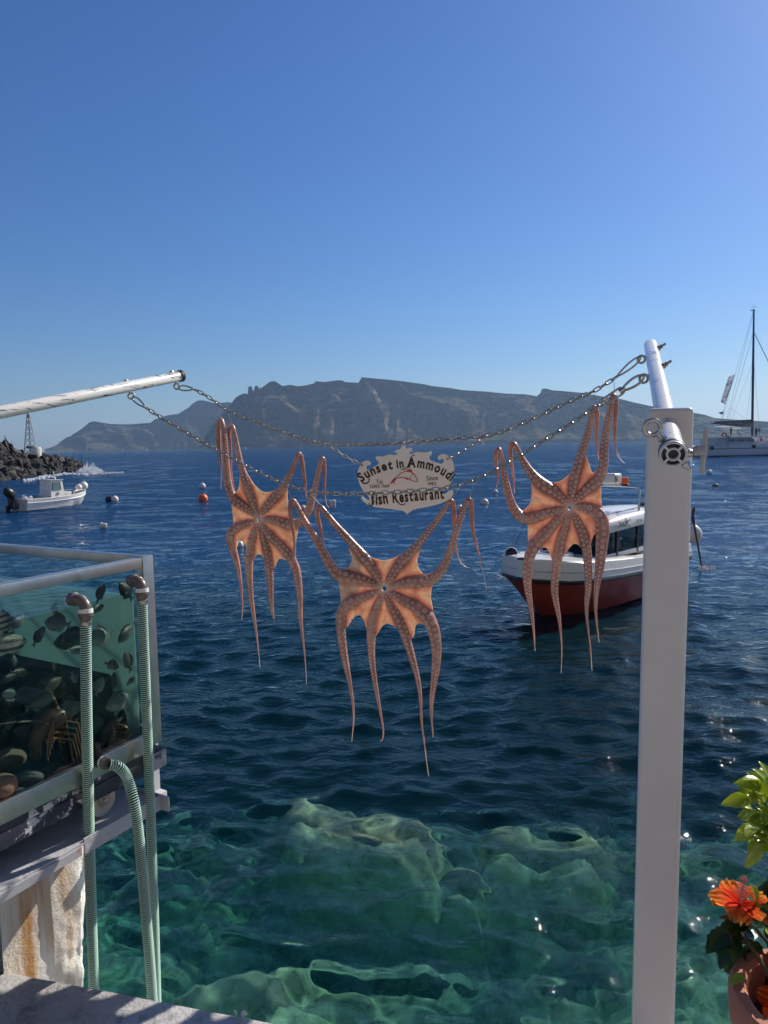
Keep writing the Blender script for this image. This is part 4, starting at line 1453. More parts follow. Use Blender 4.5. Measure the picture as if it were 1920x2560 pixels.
# ---- cart: dark beam with peeling paint, wheels
cart = thing('tank_cart', 'dark blue steel cart with peeling paint and caster wheels under the fish tank', 'cart', tk(T_L / 2, T_D / 2, T_BOT - 0.2))
m, t, o = new_mat('peeling_navy_paint')
tc = N(t, 'TexCoord').outputs['Object']
n1 = N(t, 'TexNoise', {'Vector': tc, 'Scale': 26.0, 'Detail': 9.0, 'Roughness': 0.72}).outputs[0]
n2 = N(t, 'TexNoise', {'Vector': tc, 'Scale': 4.0, 'Detail': 2.0}).outputs[0]
sm_ = N(t, 'Math', {0: n1, 1: N(t, 'Math', {0: n2, 1: 0.55}, operation='MULTIPLY').outputs[0]}, operation='ADD').outputs[0]
f_ = ramp(t, sm_, [(0.885, (0, 0, 0)), (0.91, (1, 1, 1))])
cc = N(t, 'MixRGB', {0: f_, 1: (0.025, 0.028, 0.045, 1), 2: (0.50, 0.50, 0.50, 1)}).outputs[0]
p = N(t, 'BsdfPrincipled', {'Base Color': cc, 'Roughness': 0.42})
t.links.new(p.outputs[0], o.inputs[0])
navy = m
CB = T_BOT - 0.012
bar(tk(-0.01, 0.004, CB - 0.014), tk(T_L, 0.004, CB - 0.014), 0.03, 0.025, navy, 'upper_rail', cart)
bar(tk(-0.012, 0.012, CB - 0.053), tk(T_L, 0.012, CB - 0.053), 0.045, 0.048, navy, 'side_beam', cart)
bar(tk(0.0, 0.06, CB - 0.045), tk(0.0, T_D, CB - 0.045), 0.045, 0.06, navy, 'side_beam', cart)
MB().box(tk(0.012, -0.019, CB - 0.044), (0.075, 0.006, 0.060), rot=TROT, bevel=0.002).build('corner_plate', paint('worn_plate', (0.30, 0.31, 0.34), rough=0.5, dirt=(0.03, 0.03, 0.05), dirt_amt=0.5, dirt_scale=30), cart)
DECK_Z = CB - 0.164
nylon = paint('yellowed_nylon', (0.60, 0.54, 0.42), rough=0.45, var=0.1)
rusty = paint('rusty_steel', (0.42, 0.38, 0.33), rough=0.6, metal=0.4, dirt=(0.22, 0.09, 0.03), dirt_amt=0.5, dirt_scale=40)


def caster(u, v):
    wc = tk(u, v, DECK_Z + 0.052)
    b = MB()
    b.lathe([(0.012, -0.016), (0.036, -0.016), (0.047, -0.018), (0.0515, -0.012), (0.0515, 0.012), (0.047, 0.018), (0.036, 0.016), (0.012, 0.016)], wc, TV, 36)
    wh = b.build('caster_wheel', nylon, cart)
    b = MB()
    for s_ in (-1, 1):
        o_ = TV * (0.023 * s_)
        b.plate([wc + o_ - TU * 0.018 - TZ * 0.012, wc + o_ + TU * 0.012 - TZ * 0.018, wc + o_ + TU * 0.028 + TZ * 0.055, wc + o_ - TU * 0.028 + TZ * 0.055], TV * (0.003 * s_))
    b.box(wc + TZ * 0.058, (0.06, 0.056, 0.006), rot=TROT)
    b.build('caster_fork', rusty, cart)
    b = MB()
    b.lathe([(0.008, -0.032), (0.011, -0.030), (0.011, -0.026), (0.006, -0.026), (0.006, 0.026), (0.011, 0.026), (0.011, 0.03)], wc, TV, 12)
    b.build('axle_bolt', rusty, wh)


caster(0.20, 0.047)
caster(0.86, 0.05)
caster(0.115, T_D - 0.06)

# ---- platform the cart stands on
platform = thing('steel_platform', 'grey painted steel landing on which the tank cart stands', 'platform', tk(0.6, 0.4, DECK_Z))
grey_pl = paint('grey_deck_paint', (0.42, 0.43, 0.46), rough=0.6, var=0.12, vscale=4, dirt=(0.30, 0.29, 0.28), dirt_amt=0.2, bump=0.2, bscale=50)
pl_pts = [(0.03, -0.036), (0.33, -0.036), (0.33, -0.042), (1.6, -0.042), (1.6, 1.3), (0.03, 1.3)]
b = MB()
b.plate([tk(u, v, DECK_Z) for u, v in pl_pts], (0, 0, -0.008))
b.build('deck_plate', grey_pl, platform, smooth=False)
b = MB()
b.box(tk(0.18, -0.0395, DECK_Z - 0.016), (0.30, 0.006, 0.05), rot=TROT)
b.build('edge_flange', grey_pl, platform, smooth=False)
b = MB()
b.box(tk(0.027, 0.62, DECK_Z - 0.014), (0.006, 1.4, 0.05), rot=TROT)
b.build('edge_flange', grey_pl, platform, smooth=False)
b = MB()
b.box(tk(0.97, -0.0455, DECK_Z - 0.02), (1.25, 0.006, 0.026), rot=TROT)
b.build('edge_flange', paint('rust_edged_flange', (0.40, 0.40, 0.42), rough=0.6, dirt=(0.34, 0.15, 0.05), dirt_amt=0.35, dirt_scale=16), platform, smooth=False)
# upright flat bar at the far corner with its foot
b = MB()
ua, ub = at(383, 1790, 2.50), at(390, 2002, 2.50)
b.box((ua + ub) / 2, (0.032, 0.008, (ua - ub).length), rot=TROT)
b.box(at(392, 1992, 2.49), (0.05, 0.055, 0.04), rot=TROT, bevel=0.004)
b.build('stop_bar', paint('pale_grey_paint', (0.55, 0.55, 0.56), rough=0.5), platform)

# ---- rough white pier below
pier = thing('masonry_pier', 'whitewashed rough plastered pier with rust stains under the steel landing', 'pier', tk(0.9, 0.3, 0))
m, t, o = new_mat('whitewashed_plaster')
tc = N(t, 'TexCoord').outputs['Object']
mp = N(t, 'Mapping', {'Vector': tc, 'Scale': (9, 9, 0.8)}).outputs[0]
n1 = N(t, 'TexNoise', {'Vector': mp, 'Scale': 1.0, 'Detail': 6.0, 'Roughness': 0.6}).outputs[0]
n2 = N(t, 'TexNoise', {'Vector': tc, 'Scale': 2.6, 'Detail': 4.0}).outputs[0]
st = N(t, 'MixRGB', {0: 1.0, 1: ramp(t, n1, [(0.44, (0, 0, 0)), (0.66, (1, 1, 1))]), 2: ramp(t, n2, [(0.38, (0.15, 0.15, 0.15)), (0.5, (1, 1, 1))])}, blend_type='MULTIPLY').outputs[0]
cc = N(t, 'MixRGB', {0: st, 1: (0.84, 0.81, 0.75, 1), 2: (0.46, 0.24, 0.08, 1)}).outputs[0]
nb_ = N(t, 'TexNoise', {'Vector': tc, 'Scale': 40.0, 'Detail': 7.0, 'Roughness': 0.7}).outputs[0]
bp = N(t, 'Bump', {'Height': nb_, 'Strength': 0.7, 'Distance': 0.012})
p = N(t, 'BsdfPrincipled', {'Base Color': cc, 'Roughness': 0.9, 'Normal': bp.outputs[0]})
t.links.new(p.outputs[0], o.inputs[0])
plaster = m
# wall face runs with the landing; the corner towards the sea is lumpy
W0u, Wv, W1u = 0.115, 0.20, 0.46
NZ_, NU_ = 120, 90
prof_u = []
zz = np.linspace(DECK_Z - 0.009, -0.6, NZ_)
path = []
for k in range(NU_):
    s_ = k / (NU_ - 1)
    if s_ < 0.5:
        u, v = W1u - (W1u - (W0u + 0.07)) * (s_ / 0.5), Wv
        nu, nv = 0.0, -1.0
    elif s_ < 0.62:
        a = (s_ - 0.5) / 0.12 * math.pi / 2
        u, v = W0u + 0.07 - 0.07 * math.sin(a), Wv + 0.07 - 0.07 * math.cos(a)
        nu, nv = -math.sin(a), -math.cos(a)
    else:
        u, v = W0u, Wv + 0.07 + (s_ - 0.62) / 0.38 * 1.1
        nu, nv = -1.0, 0.0
    path.append((u, v, nu, nv))
P = np.zeros((NZ_, NU_, 3))
for i, z in enumerate(zz):
    low = np.clip((DECK_Z - 0.18 - z) / 0.5, 0, 1)
    for k, (u, v, nu, nv) in enumerate(path):
        ax, az = u * 7 + v * 7, z * 7
        g = float(vnoise(np.array([ax]), np.array([az]), 0.42, 60)[0] - 0.5) * 0.034 + float(vnoise(np.array([ax]), np.array([az]), 0.16, 61)[0] - 0.5) * 0.016
        rough_amt = np.clip((0.42 - u) / 0.2, 0.12, 1) * (0.15 + 0.85 * low)
        off = g * rough_amt + 0.012 * math.sin(z * 5.1) * (1 if u < 0.3 else 0) - 0.05 * low * (1 if u < 0.18 else 0)
        q = tk(u + nu * off, v + nv * off, z)
        P[i, k] = q
po = from_np('plaster_wall', P.reshape(-1, 3) - np.array(world_loc(pier)[:]), grid_faces(NZ_, NU_), plaster, parent=pier)

# ================================================================== HOSES
m, t, o = new_mat('clear_hose')
fr = front_fresnel(t, 1.4)
tr = N(t, 'BsdfTransparent', {'Color': (0.55, 0.75, 0.68, 1)})
d1 = N(t, 'BsdfDiffuse', {'Color': (0.02, 0.042, 0.038, 1)})
mxa = N(t, 'MixShader', {0: 0.68, 1: tr.outputs[0], 2: d1.outputs[0]})
g = N(t, 'BsdfGlossy', {'Roughness': 0.12})
mx = N(t, 'MixShader', {0: fr.outputs[0], 1: mxa.outputs[0], 2: g.outputs[0]})
t.links.new(mx.outputs[0], o.inputs[0])
hose_clear = m
hose_rib = paint('pale_green_hose_rib', (0.50, 0.74, 0.62), rough=0.35, var=0.05)
pvc = paint('brown_grey_pvc', (0.13, 0.105, 0.095), rough=0.35, coat=0.3, dirt=(0.30, 0.27, 0.24), dirt_amt=0.15, dirt_scale=25)
white_ring = paint('white_thread_tape', (0.75, 0.75, 0.72), rough=0.6)


def hose(name, label, path, rad, pitch):
    root = thing(name, label, 'hose', path[0], group='ribbed hoses on the fish tank')
    P = catmull(path, 14)
    MB().tube(P, rad * 0.9, 14).build('hose_wall', hose_clear, root)
    # ring ribs joined as one spiral
    pts = resample(P, 0.0022)
    b = MB()
    H = []
    acc = 0.0
    u = None
    for i in range(len(pts)):
        d = (pts[min(i + 1, len(pts) - 1)] - pts[max(i - 1, 0)]).normalized()
        if u is None:
            u = basis(d).col[0].copy()
        u = (u - d * u.dot(d)).normalized()
        v = d.cross(u)
        a = 2 * math.pi * (i * 0.0022) / pitch
        H.append(pts[i] + (u * math.cos(a) + v * math.sin(a)) * rad)
    # finer samples round each turn
    F_ = []
    n_per = 10
    L = (len(pts) - 1) * 0.0022
    n = int(L / pitch * n_per)
    u = None
    for k in range(n):
        s_ = k / n_per * pitch
        i = min(len(pts) - 2, int(s_ / 0.0022))
        f = s_ / 0.0022 - i
        c = pts[i].lerp(pts[i + 1], f)
        d = (pts[min(i + 2, len(pts) - 1)] - pts[max(i - 2, 0)]).normalized()
        if u is None:
            u = basis(d).col[0].copy()
        u = (u - d * u.dot(d)).normalized()
        v = d.cross(u)
        a = 2 * math.pi * k / n_per
        F_.append(c + (u * math.cos(a) + v * math.sin(a)) * rad)
    b.tube(F_, 0.00155, 5)
    b.build('hose_spiral', hose_rib, root)
    return root


def face_pt(px, py, off=0.0):
    """point on the plane of the long glass under this spot"""
    d = ray(px, py)
    n = TU.cross(TZ)
    if n.y > 0:
        n = -n
    p0 = tk(0, -off, 0)
    k = (p0 - Vector((0, 0, EYE))).dot(n) / d.dot(n)
    return Vector((0, 0, EYE)) + d * k


def elbow(root, entry, corner, down, r=0.0165):
    b = MB()
    P = catmull([entry, entry.lerp(corner, 0.55), corner + (entry - corner) * 0.18 + (down - corner) * 0.18, corner.lerp(down, 0.55), down], 6)
    b.tube(P, r, 18)
    b.lathe([(r * 1.22, -0.004), (r * 1.25, 0.006), (r * 1.25, 0.014), (r * 1.05, 0.016)], entry, corner - entry, 20)
    b.build('elbow', pvc, root)
    dd = (down - corner).normalized()
    b = MB()
    b.lathe([(r * 1.28, -0.012), (r * 1.3, 0.0)], down, dd, 20)
    b.build('tape_ring', white_ring, root)
    b = MB()
    b.lathe([(r * 1.1, 0.0), (r * 1.34, 0.001), (r * 1.34, 0.009), (r * 1.1, 0.014), (r * 1.02, 0.024)], down, dd, 20)
    b.build('coupling', pvc, root)
    b = MB()
    b.lathe([(r * 1.02, 0.026), (r * 1.06, 0.026), (r * 1.06, 0.037), (r * 1.02, 0.037)], down, dd, 24)
    b.box(down + dd * 0.032 + Vector((0.012, -r * 1.0, 0)), (0.008, 0.008, 0.010))
    b.build('hose_clamp', steel, root)


HR = 0.0152
e1, c1, d1_ = face_pt(181, 1498, 0.0), face_pt(213, 1500, 0.055), face_pt(214, 1532, 0.057)
h1 = hose('ribbed_hose', 'green ribbed hose hanging from the left elbow in the middle of the tank glass',
          [face_pt(214, 1546, 0.058), face_pt(216, 1750, 0.064), at(222, 2050, d1_.y + 0.01), at(229, 2300, d1_.y + 0.03), at(235, 2470, d1_.y + 0.05), at(241, 2640, d1_.y + 0.06)], HR, 0.0066)
elbow(h1, e1, c1, d1_)
e2, c2, d2_ = face_pt(330, 1451, 0.0), face_pt(354, 1452, 0.052), face_pt(355, 1480, 0.054)
h2 = hose('ribbed_hose', 'green ribbed hose hanging from the elbow at the tank corner post',
          [face_pt(355, 1492, 0.055), face_pt(363, 1700, 0.063), at(375, 2000, d2_.y), at(384, 2250, d2_.y + 0.02), at(391, 2480, d2_.y + 0.05), at(395, 2640, d2_.y + 0.06)], HR, 0.0066)
elbow(h2, e2, c2, d2_)
e3 = face_pt(236, 1898, 0.0)
c3 = face_pt(258, 1905, 0.05)
Y3 = face_pt(270, 1910, 0.09).y
h3 = hose('ribbed_hose', 'green ribbed hose curving out of the black outlet low on the tank',
          [face_pt(273, 1911, 0.085), face_pt(297, 1918, 0.10), face_pt(318, 1945, 0.11), at(336, 2010, Y3), at(350, 2120, Y3), at(366, 2300, Y3 + 0.01), at(380, 2480, Y3 + 0.03), at(388, 2640, Y3 + 0.04)], HR, 0.0066)
b = MB()
b.tube([e3 + (c3 - e3) * -0.2, c3], [0.022, 0.019], 20)
b.lathe([(0.020, -0.006), (0.026, -0.004), (0.026, 0.010), (0.020, 0.012)], e3, c3 - e3, 20)
b.tube([e3.lerp(c3, 0.4), e3.lerp(c3, 0.4) + Vector((0, 0, 0.055))], [0.009, 0.010], 12)
b.build('outlet_valve', black_rubber, h3)
b = MB()
dd = (face_pt(273, 1911, 0.085) - c3)
b.lathe([(0.0165, -0.004), (0.0195, 0.0), (0.0195, 0.010), (0.0165, 0.012)], c3, dd, 20)
b.build('tape_ring', white_ring, h3)
b = MB()
b.lathe([(0.0165, 0.008), (0.021, 0.010), (0.021, 0.020), (0.0175, 0.026)], c3, dd, 8)
b.build('coupling', pvc, h3)

# ================================================================== FISH AND SHELLFISH
def fish_mat(name, back, belly, stripe=None, rough=0.35):
    m, t, o = new_mat(name)
    tc = N(t, 'TexCoord').outputs['Object']
    sx = N(t, 'SeparateXYZ', {0: tc})
    n1 = N(t, 'TexNoise', {'Vector': tc, 'Scale': 14.0, 'Detail': 5.0}).outputs[0]
    zz_ = N(t, 'Math', {0: sx.outputs[2], 1: N(t, 'Math', {0: n1, 1: 0.12}, operation='MULTIPLY').outputs[0]}, operation='ADD').outputs[0]
    f = N(t, 'MapRange', {0: zz_, 1: -0.06, 2: 0.16}).outputs[0]
    cc = N(t, 'MixRGB', {0: f, 1: c4(belly), 2: c4(back)}).outputs[0]
    if stripe:
        wv = N(t, 'TexWave', {'Vector': tc, 'Scale': stripe[1], 'Distortion': 1.5}, bands_direction=stripe[2]).outputs['Fac']
        cc = N(t, 'MixRGB', {0: ramp(t, wv, [(0.55, (0, 0, 0)), (0.7, (1, 1, 1))]), 1: cc, 2: c4(stripe[0])}).outputs[0]
    v = N(t, 'TexVoronoi', {'Vector': tc, 'Scale': 60.0}).outputs['Distance']
    bp = N(t, 'Bump', {'Height': v, 'Strength': 0.3, 'Distance': 0.01})
    p = N(t, 'BsdfPrincipled', {'Base Color': cc, 'Roughness': rough, 'Normal': bp.outputs[0], 'Specular IOR Level': 0.6})
    t.links.new(p.outputs[0], o.inputs[0])
    return m


FM = {'grey': fish_mat('grey_fish_skin', (0.05, 0.05, 0.046), (0.17, 0.16, 0.14)),
      'pale': fish_mat('pale_fish_skin', (0.10, 0.10, 0.088), (0.27, 0.26, 0.22)),
      'dark': fish_mat('dark_fish_skin', (0.008, 0.008, 0.010), (0.02, 0.02, 0.022)),
      'brown': fish_mat('brown_fish_skin', (0.05, 0.034, 0.024), (0.14, 0.10, 0.065)),
      'barred': fish_mat('barred_fish_skin', (0.16, 0.14, 0.10), (0.36, 0.33, 0.25), ((0.02, 0.02, 0.02), 1.6, 'X')),
      'striped': fish_mat('striped_fish_skin', (0.14, 0.12, 0.08), (0.42, 0.38, 0.30), ((0.05, 0.04, 0.03), 1.7, 'Z'))}
eye_m = paint('fish_eye', (0.02, 0.02, 0.02), rough=0.15)


def fish_meshes(deep):
    """unit length body along +x (head) with fins; depth ratio deep"""
    xs_ = [0.50, 0.47, 0.40, 0.28, 0.12, -0.05, -0.20, -0.30, -0.36]
    hs_ = [0.01, 0.10, 0.26, 0.42, 0.50, 0.46, 0.30, 0.14, 0.09]
    b = MB()
    rings = []
    for x, h in zip(xs_, hs_):
        hh_ = h * deep
        ww = hh_ * 0.36 + 0.004
        rings.append([(x, ww * math.cos(a), hh_ * math.sin(a) + 0.02 * deep) for a in [2 * math.pi * k / 14 for k in range(14)]])
    b.ring_loft(rings)
    body = b.mesh('body', None, angle=80)
    b = MB()
    b.plate([(-0.33, -0.003, 0.05 * deep), (-0.52, -0.003, 0.30 * deep), (-0.45, -0.003, 0.02), (-0.52, -0.003, -0.28 * deep), (-0.33, -0.003, -0.05 * deep)], (0, 0.006, 0))
    tail = b.mesh('tail_fin', None, smooth=False)
    b = MB()
    b.plate([(0.26, -0.003, 0.38 * deep), (0.14, -0.003, 0.66 * deep), (-0.06, -0.003, 0.64 * deep), (-0.24, -0.003, 0.40 * deep), (-0.27, -0.003, 0.20 * deep), (0.0, -0.003, 0.40 * deep)], (0, 0.006, 0))
    b.plate([(0.02, -0.003, -0.42 * deep), (-0.14, -0.003, -0.54 * deep), (-0.26, -0.003, -0.28 * deep), (-0.24, -0.003, -0.16 * deep)], (0, 0.006, 0))
    fin = b.mesh('back_fin', None, smooth=False)
    b = MB()
    for s_ in (-1, 1):
        b.ball((0.38, s_ * 0.085 * deep, 0.09 * deep), 0.026, 2, (1, 0.6, 1))
    eye = b.mesh('eye', None)
    b = MB()
    for s_ in (-1, 1):
        b.plate([(0.22, s_ * 0.17 * deep, -0.02), (0.10, s_ * 0.26 * deep, 0.04), (0.06, s_ * 0.25 * deep, -0.06)], (0, 0.005 * s_, 0))
    pec = b.mesh('side_fin', None, smooth=False)
    return body, tail, fin, pec, eye


FISH_SETS = {k: fish_meshes(k) for k in (0.36, 0.44, 0.54, 0.64)}


def fish(px, py, head, length, kind, deep, depth, label, roll=0.0):
    """px, py centre; head: direction of the head on the glass in degrees (0 right, 90 up); depth behind the glass"""
    c = face_pt(px, py, -depth)
    root = thing('fish', label, 'fish', c, group='live fish in the tank')
    a = math.radians(head)
    # glass plane axes as seen by the viewer: right runs from viewer side to the far corner
    rt = -TU
    d = rt * math.cos(a) + TZ * math.sin(a)
    up = -rt * math.sin(a) + TZ * math.cos(a)
    if up.z < 0:
        up = -up
    sd = up.cross(d)
    d2 = (d * math.cos(roll) + sd * math.sin(roll)).normalized()
    sd = up.cross(d2)
    R = Matrix((d2, sd, up)).transposed().to_4x4()
    S_ = length * (c.y) / FPX / max(0.25, abs(math.cos(a) * 0.55) + abs(math.sin(a)))
    S_ = min(S_ * 0.86, 0.26)
    for me, nm in zip(FISH_SETS[deep], ('body', 'tail_fin', 'back_fin', 'side_fin', 'eye')):
        mm = me.copy()
        mm.materials.clear()
        mm.materials.append(eye_m if nm == 'eye' else FM[kind])
        o = D.objects.new(nm, mm)
        COL.objects.link(o)
        o.parent = root
        o.matrix_local = R @ Matrix.Diagonal((S_, S_, S_, 1))


ZS = 480 / 1659.0


def fz(x, y, *a, **k):
    fish(x * ZS, 1340 + y * ZS, *a, **k)


fz(500, 757, 162, 76, 'grey', 0.54, 0.05, 'two tone grey fish in the clear water left of the hanging elbow')
fz(335, 868, 50, 74, 'dark', 0.44, 0.04, 'black fish nose up beside the two tone grey fish')
fz(868, 497, 58, 72, 'dark', 0.44, 0.05, 'black fish slanting up just right of the left elbow')
fz(1090, 480, 128, 84, 'dark', 0.54, 0.05, 'large black fish tucked under the corner elbow')
fz(40, 760, 95, 90, 'barred', 0.54, 0.04, 'dark barred fish upright at the left picture edge')
fz(165, 735, 215, 62, 'grey', 0.54, 0.12, 'grey fish with raised tail behind the barred fish')
fz(60, 942, -4, 80, 'striped', 0.44, 0.03, 'cream fish with a dark side stripe below the barred fish')
fz(868, 878, 175, 56, 'pale', 0.64, 0.07, 'round pale fish just right of the left hose')
fz(1100, 830, 215, 86, 'grey', 0.44, 0.05, 'long grey fish nose down left of the corner hose')
fz(640, 890, 178, 80, 'grey', 0.44, 0.30, 'dim grey fish far back left of the hose')
fz(905, 800, 5, 52, 'brown', 0.54, 0.22, 'dim brown fish above the round pale fish')
fz(835, 630, 10, 40, 'pale', 0.44, 0.16, 'small pale fish with a bright tail below the left elbow')
fz(935, 672, -12, 42, 'pale', 0.44, 0.26, 'faint small fish farther back below the small pale fish')
fz(655, 985, -20, 52, 'pale', 0.44, 0.10, 'small pale fish with tail up left of the hose')
fz(965, 1115, -30, 58, 'brown', 0.44, 0.05, 'brown fish nosing down between the hoses')
fz(1105, 1085, 105, 78, 'brown', 0.44, 0.06, 'upright reddish brown fish by the corner hose')
fz(640, 1222, -70, 46, 'grey', 0.54, 0.07, 'oval grey fish nose down left of the hose, above the stones')
fz(445, 1290, 20, 64, 'brown', 0.44, 0.05, 'brown fish over the long banded feeler')
fz(855, 1300, 60, 66, 'pale', 0.64, 0.05, 'big silvery fish turning right of the left hose')
fz(125, 1090, 98, 48, 'pale', 0.36, 0.30, 'thin pale fish hanging upright far back at left')
fz(470, 1130, 95, 34, 'pale', 0.36, 0.14, 'small fish seen head on in the middle of the tank')
fz(85, 1225, 195, 44, 'dark', 0.44, 0.03, 'black forked tail fish low at the left edge')
fz(275, 1385, 175, 70, 'dark', 0.36, 0.05, 'flat dark fish gliding above the stones')
fz(345, 1430, 8, 66, 'grey', 0.54, 0.10, 'dim grey fish just under the flat dark fish')
fz(1025, 1425, 190, 70, 'pale', 0.54, 0.05, 'yellowish grey fish low between the hoses')
fz(560, 1530, 6, 88, 'grey', 0.36, 0.07, 'long dim grey fish resting just above the stones')
fz(985, 1265, 85, 66, 'dark', 0.36, 0.05, 'slim dark fish upright between the hoses')
fz(560, 610, 175, 62, 'pale', 0.44, 0.45, 'pale fish far back below the water line')
fz(90, 1370, 160, 50, 'grey', 0.54, 0.06, 'grey fish beside the left edge over the stones')
fz(1140, 1250, 200, 40, 'pale', 0.36, 0.06, 'bright sliver of a fish by the corner hose')

rf = random.Random(5)
for k in range(26):
    fz(rf.uniform(20, 1160), rf.uniform(1180, 1640), rf.choice([0, 180]) + rf.uniform(-35, 35), rf.uniform(46, 72), rf.choice(['grey', 'brown', 'dark', 'grey']), rf.choice([0.44, 0.54, 0.36]), rf.uniform(0.10, 0.26), 'dim fish in the dark crowd low in the tank, behind the nearer fish')
# stones, shells on the bottom
stone_cols = [('brown_shell', (0.16, 0.085, 0.05)), ('dark_stone', (0.035, 0.03, 0.03)), ('grey_stone', (0.10, 0.095, 0.085))]
STM = [paint(n_, c_, rough=0.6, var=0.35, vscale=20, bump=0.4, bscale=80) for n_, c_ in stone_cols]


def lump_mesh(seed, name='stone', sub=3, amt=0.25, flat=0.7):
    rs = np.random.default_rng(seed)
    bm_ = bmesh.new()
    bmesh.ops.create_icosphere(bm_, subdivisions=sub, radius=1.0)
    dirs = [Vector(rs.normal(size=3)).normalized() for _ in range(9)]
    amps = rs.uniform(-amt, amt, 9)
    for v in bm_.verts:
        n_ = v.co.normalized()
        k = 1 + sum(a_ * max(0, n_.dot(d_)) ** 3 for a_, d_ in zip(amps, dirs))
        v.co = n_ * k
        v.co.z *= flat
    me = D.meshes.new(name)
    bm_.to_mesh(me)
    bm_.free()
    sharp_smooth(me, 60)
    return me


LUMPS = [lump_mesh(s_) for s_ in range(6)]
rs = random.Random(11)
spots = []
for i in range(70):
    spots.append((rs.uniform(0.03, T_L - 0.1), rs.uniform(0.03, T_D - 0.1), rs.choice([0, 1, 1, 2])))
spots += [(0.60, 0.03, 0), (0.66, 0.04, 0), (0.545, 0.035, 0), (0.70, 0.10, 0), (0.49, 0.03, 1), (0.76, 0.035, 1), (0.83, 0.03, 1), (0.9, 0.04, 1), (0.42, 0.03, 1), (0.34, 0.03, 0), (0.24, 0.03, 1), (0.62, 0.05, 0), (0.58, 0.10, 0), (0.50, 0.05, 1), (0.72, 0.06, 1), (0.80, 0.06, 2)]
kinds_ = ['brown shell lying on the tank floor', 'dark stone lying on the tank floor', 'grey stone lying on the tank floor']
for i, (u, v, k) in enumerate(spots):
    me = LUMPS[i % 6].copy()
    me.materials.append(STM[k])
    o = D.objects.new('shell' if k == 0 else 'stone', me)
    COL.objects.link(o)
    r = rs.uniform(0.022, 0.058)
    o.location = tk(u, v, T_BOT + 0.012 + r * 0.55 + (rs.random() * 0.05 if i % 3 == 0 else 0))
    o.rotation_euler = (rs.uniform(-0.4, 0.4), rs.uniform(-0.4, 0.4), rs.uniform(0, 6))
    o.scale = (r, r * rs.uniform(0.7, 1.1), r)
    tag(o, kinds_[k], 'shell' if k == 0 else 'stone', ('brown shells', 'dark stones', 'grey stones')[k] + ' on the tank floor')

lob_m = paint('lobster_shell', (0.095, 0.036, 0.016), rough=0.4, var=0.6, vscale=30, dirt=(0.32, 0.15, 0.045), dirt_amt=0.2, dirt_scale=22)
lob_leg = paint('lobster_leg', (0.20, 0.075, 0.022), rough=0.4, var=0.4, vscale=40)
band_m, t, o = new_mat('banded_feeler')
tc = N(t, 'TexCoord').outputs['Object']
wv = N(t, 'TexWave', {'Vector': tc, 'Scale': 9.0, 'Distortion': 0.5}, bands_direction='Z').outputs['Fac']
cc = ramp(t, wv, [(0.78, (0.10, 0.045, 0.02)), (0.86, (0.55, 0.40, 0.25))])
p = N(t, 'BsdfPrincipled', {'Base Color': cc, 'Roughness': 0.4})
t.links.new(p.outputs[0], o.inputs[0])


def lobster(px, py, label, feelers, depth=0.05, size=1.0, ang=60):
    c = face_pt(px, py, -depth)
    root = thing('spiny_lobster', label, 'lobster', c, group='spiny lobsters in the tank')
    a = math.radians(ang)
    d = -TU * math.cos(a) + TZ * math.sin(a)
    s_ = TV
    up = d.cross(s_)
    b = MB()
    P, Rr = [], []
    for k in range(12):
        f = k / 11
        P.append(c + d * (0.075 - 0.15 * f) * size + up * (0.05 * math.sin(f * 3)) * size + TV * 0.05 * f * size)
        Rr.append((0.030 if f < 0.45 else 0.026 - 0.020 * (f - 0.45)) * size * (0.55 if k == 0 else 1) * (1.0 - 0.16 * (k % 2 if f > 0.45 else 0)))
    b.tube(P, Rr, 10)
    for k in range(40):
        q = c + d * rs.uniform(-0.02, 0.09) * size
        n_ = (s_ * rs.uniform(-1, 1) + up * rs.uniform(-1, 1)).normalized()
        b.tube([q + n_ * 0.022 * size, q + n_ * 0.034 * size + d * 0.006], [0.003 * size, 0.0006], 5)
    b.build('body', lob_m, root)
    for k in range(8):
        sg_ = 1 if k % 2 else -1
        q = c + d * (0.05 - 0.018 * (k // 2)) * size
        side = (-TV * 0.5 + (TZ * -0.4) + d.cross(TV) * sg_).normalized()
        k1 = q + side * 0.06 * size + TZ * 0.02 * size
        k2 = q + side * 0.10 * size - TZ * 0.04 * size - TU * 0.02 * sg_
        MB().tube([q, k1, k2], [0.0045 * size, 0.0036 * size, 0.0014], 6).build('leg', lob_leg, root)
    for f in feelers:
        P = catmull([face_pt(x, y, -dd_) for x, y, dd_ in f], 8)
        n_ = len(P)
        MB().tube(P, [0.0042 * (1 - 0.75 * i / n_) for i in range(n_)], 8).build('feeler', band_m, root)


lobster(142, 1842, 'large orange brown spiny lobster with banded feelers at the tank floor', [[(150, 1815, .05), (150, 1790, .05), (140, 1755, .05), (122, 1725, .05), (100, 1700, .06)], [(142, 1818, .05), (120, 1808, .045), (70, 1803, .04), (20, 1808, .04), (-10, 1812, .04)]], 0.05, 0.95, 65)
lobster(288, 1835, 'smaller orange spiny lobster beside the left hose', [[(290, 1812, .05), (300, 1800, .05), (312, 1782, .05), (325, 1765, .05)], [(300, 1815, .05), (318, 1820, .05), (330, 1845, .05)]], 0.07, 0.6, 70)
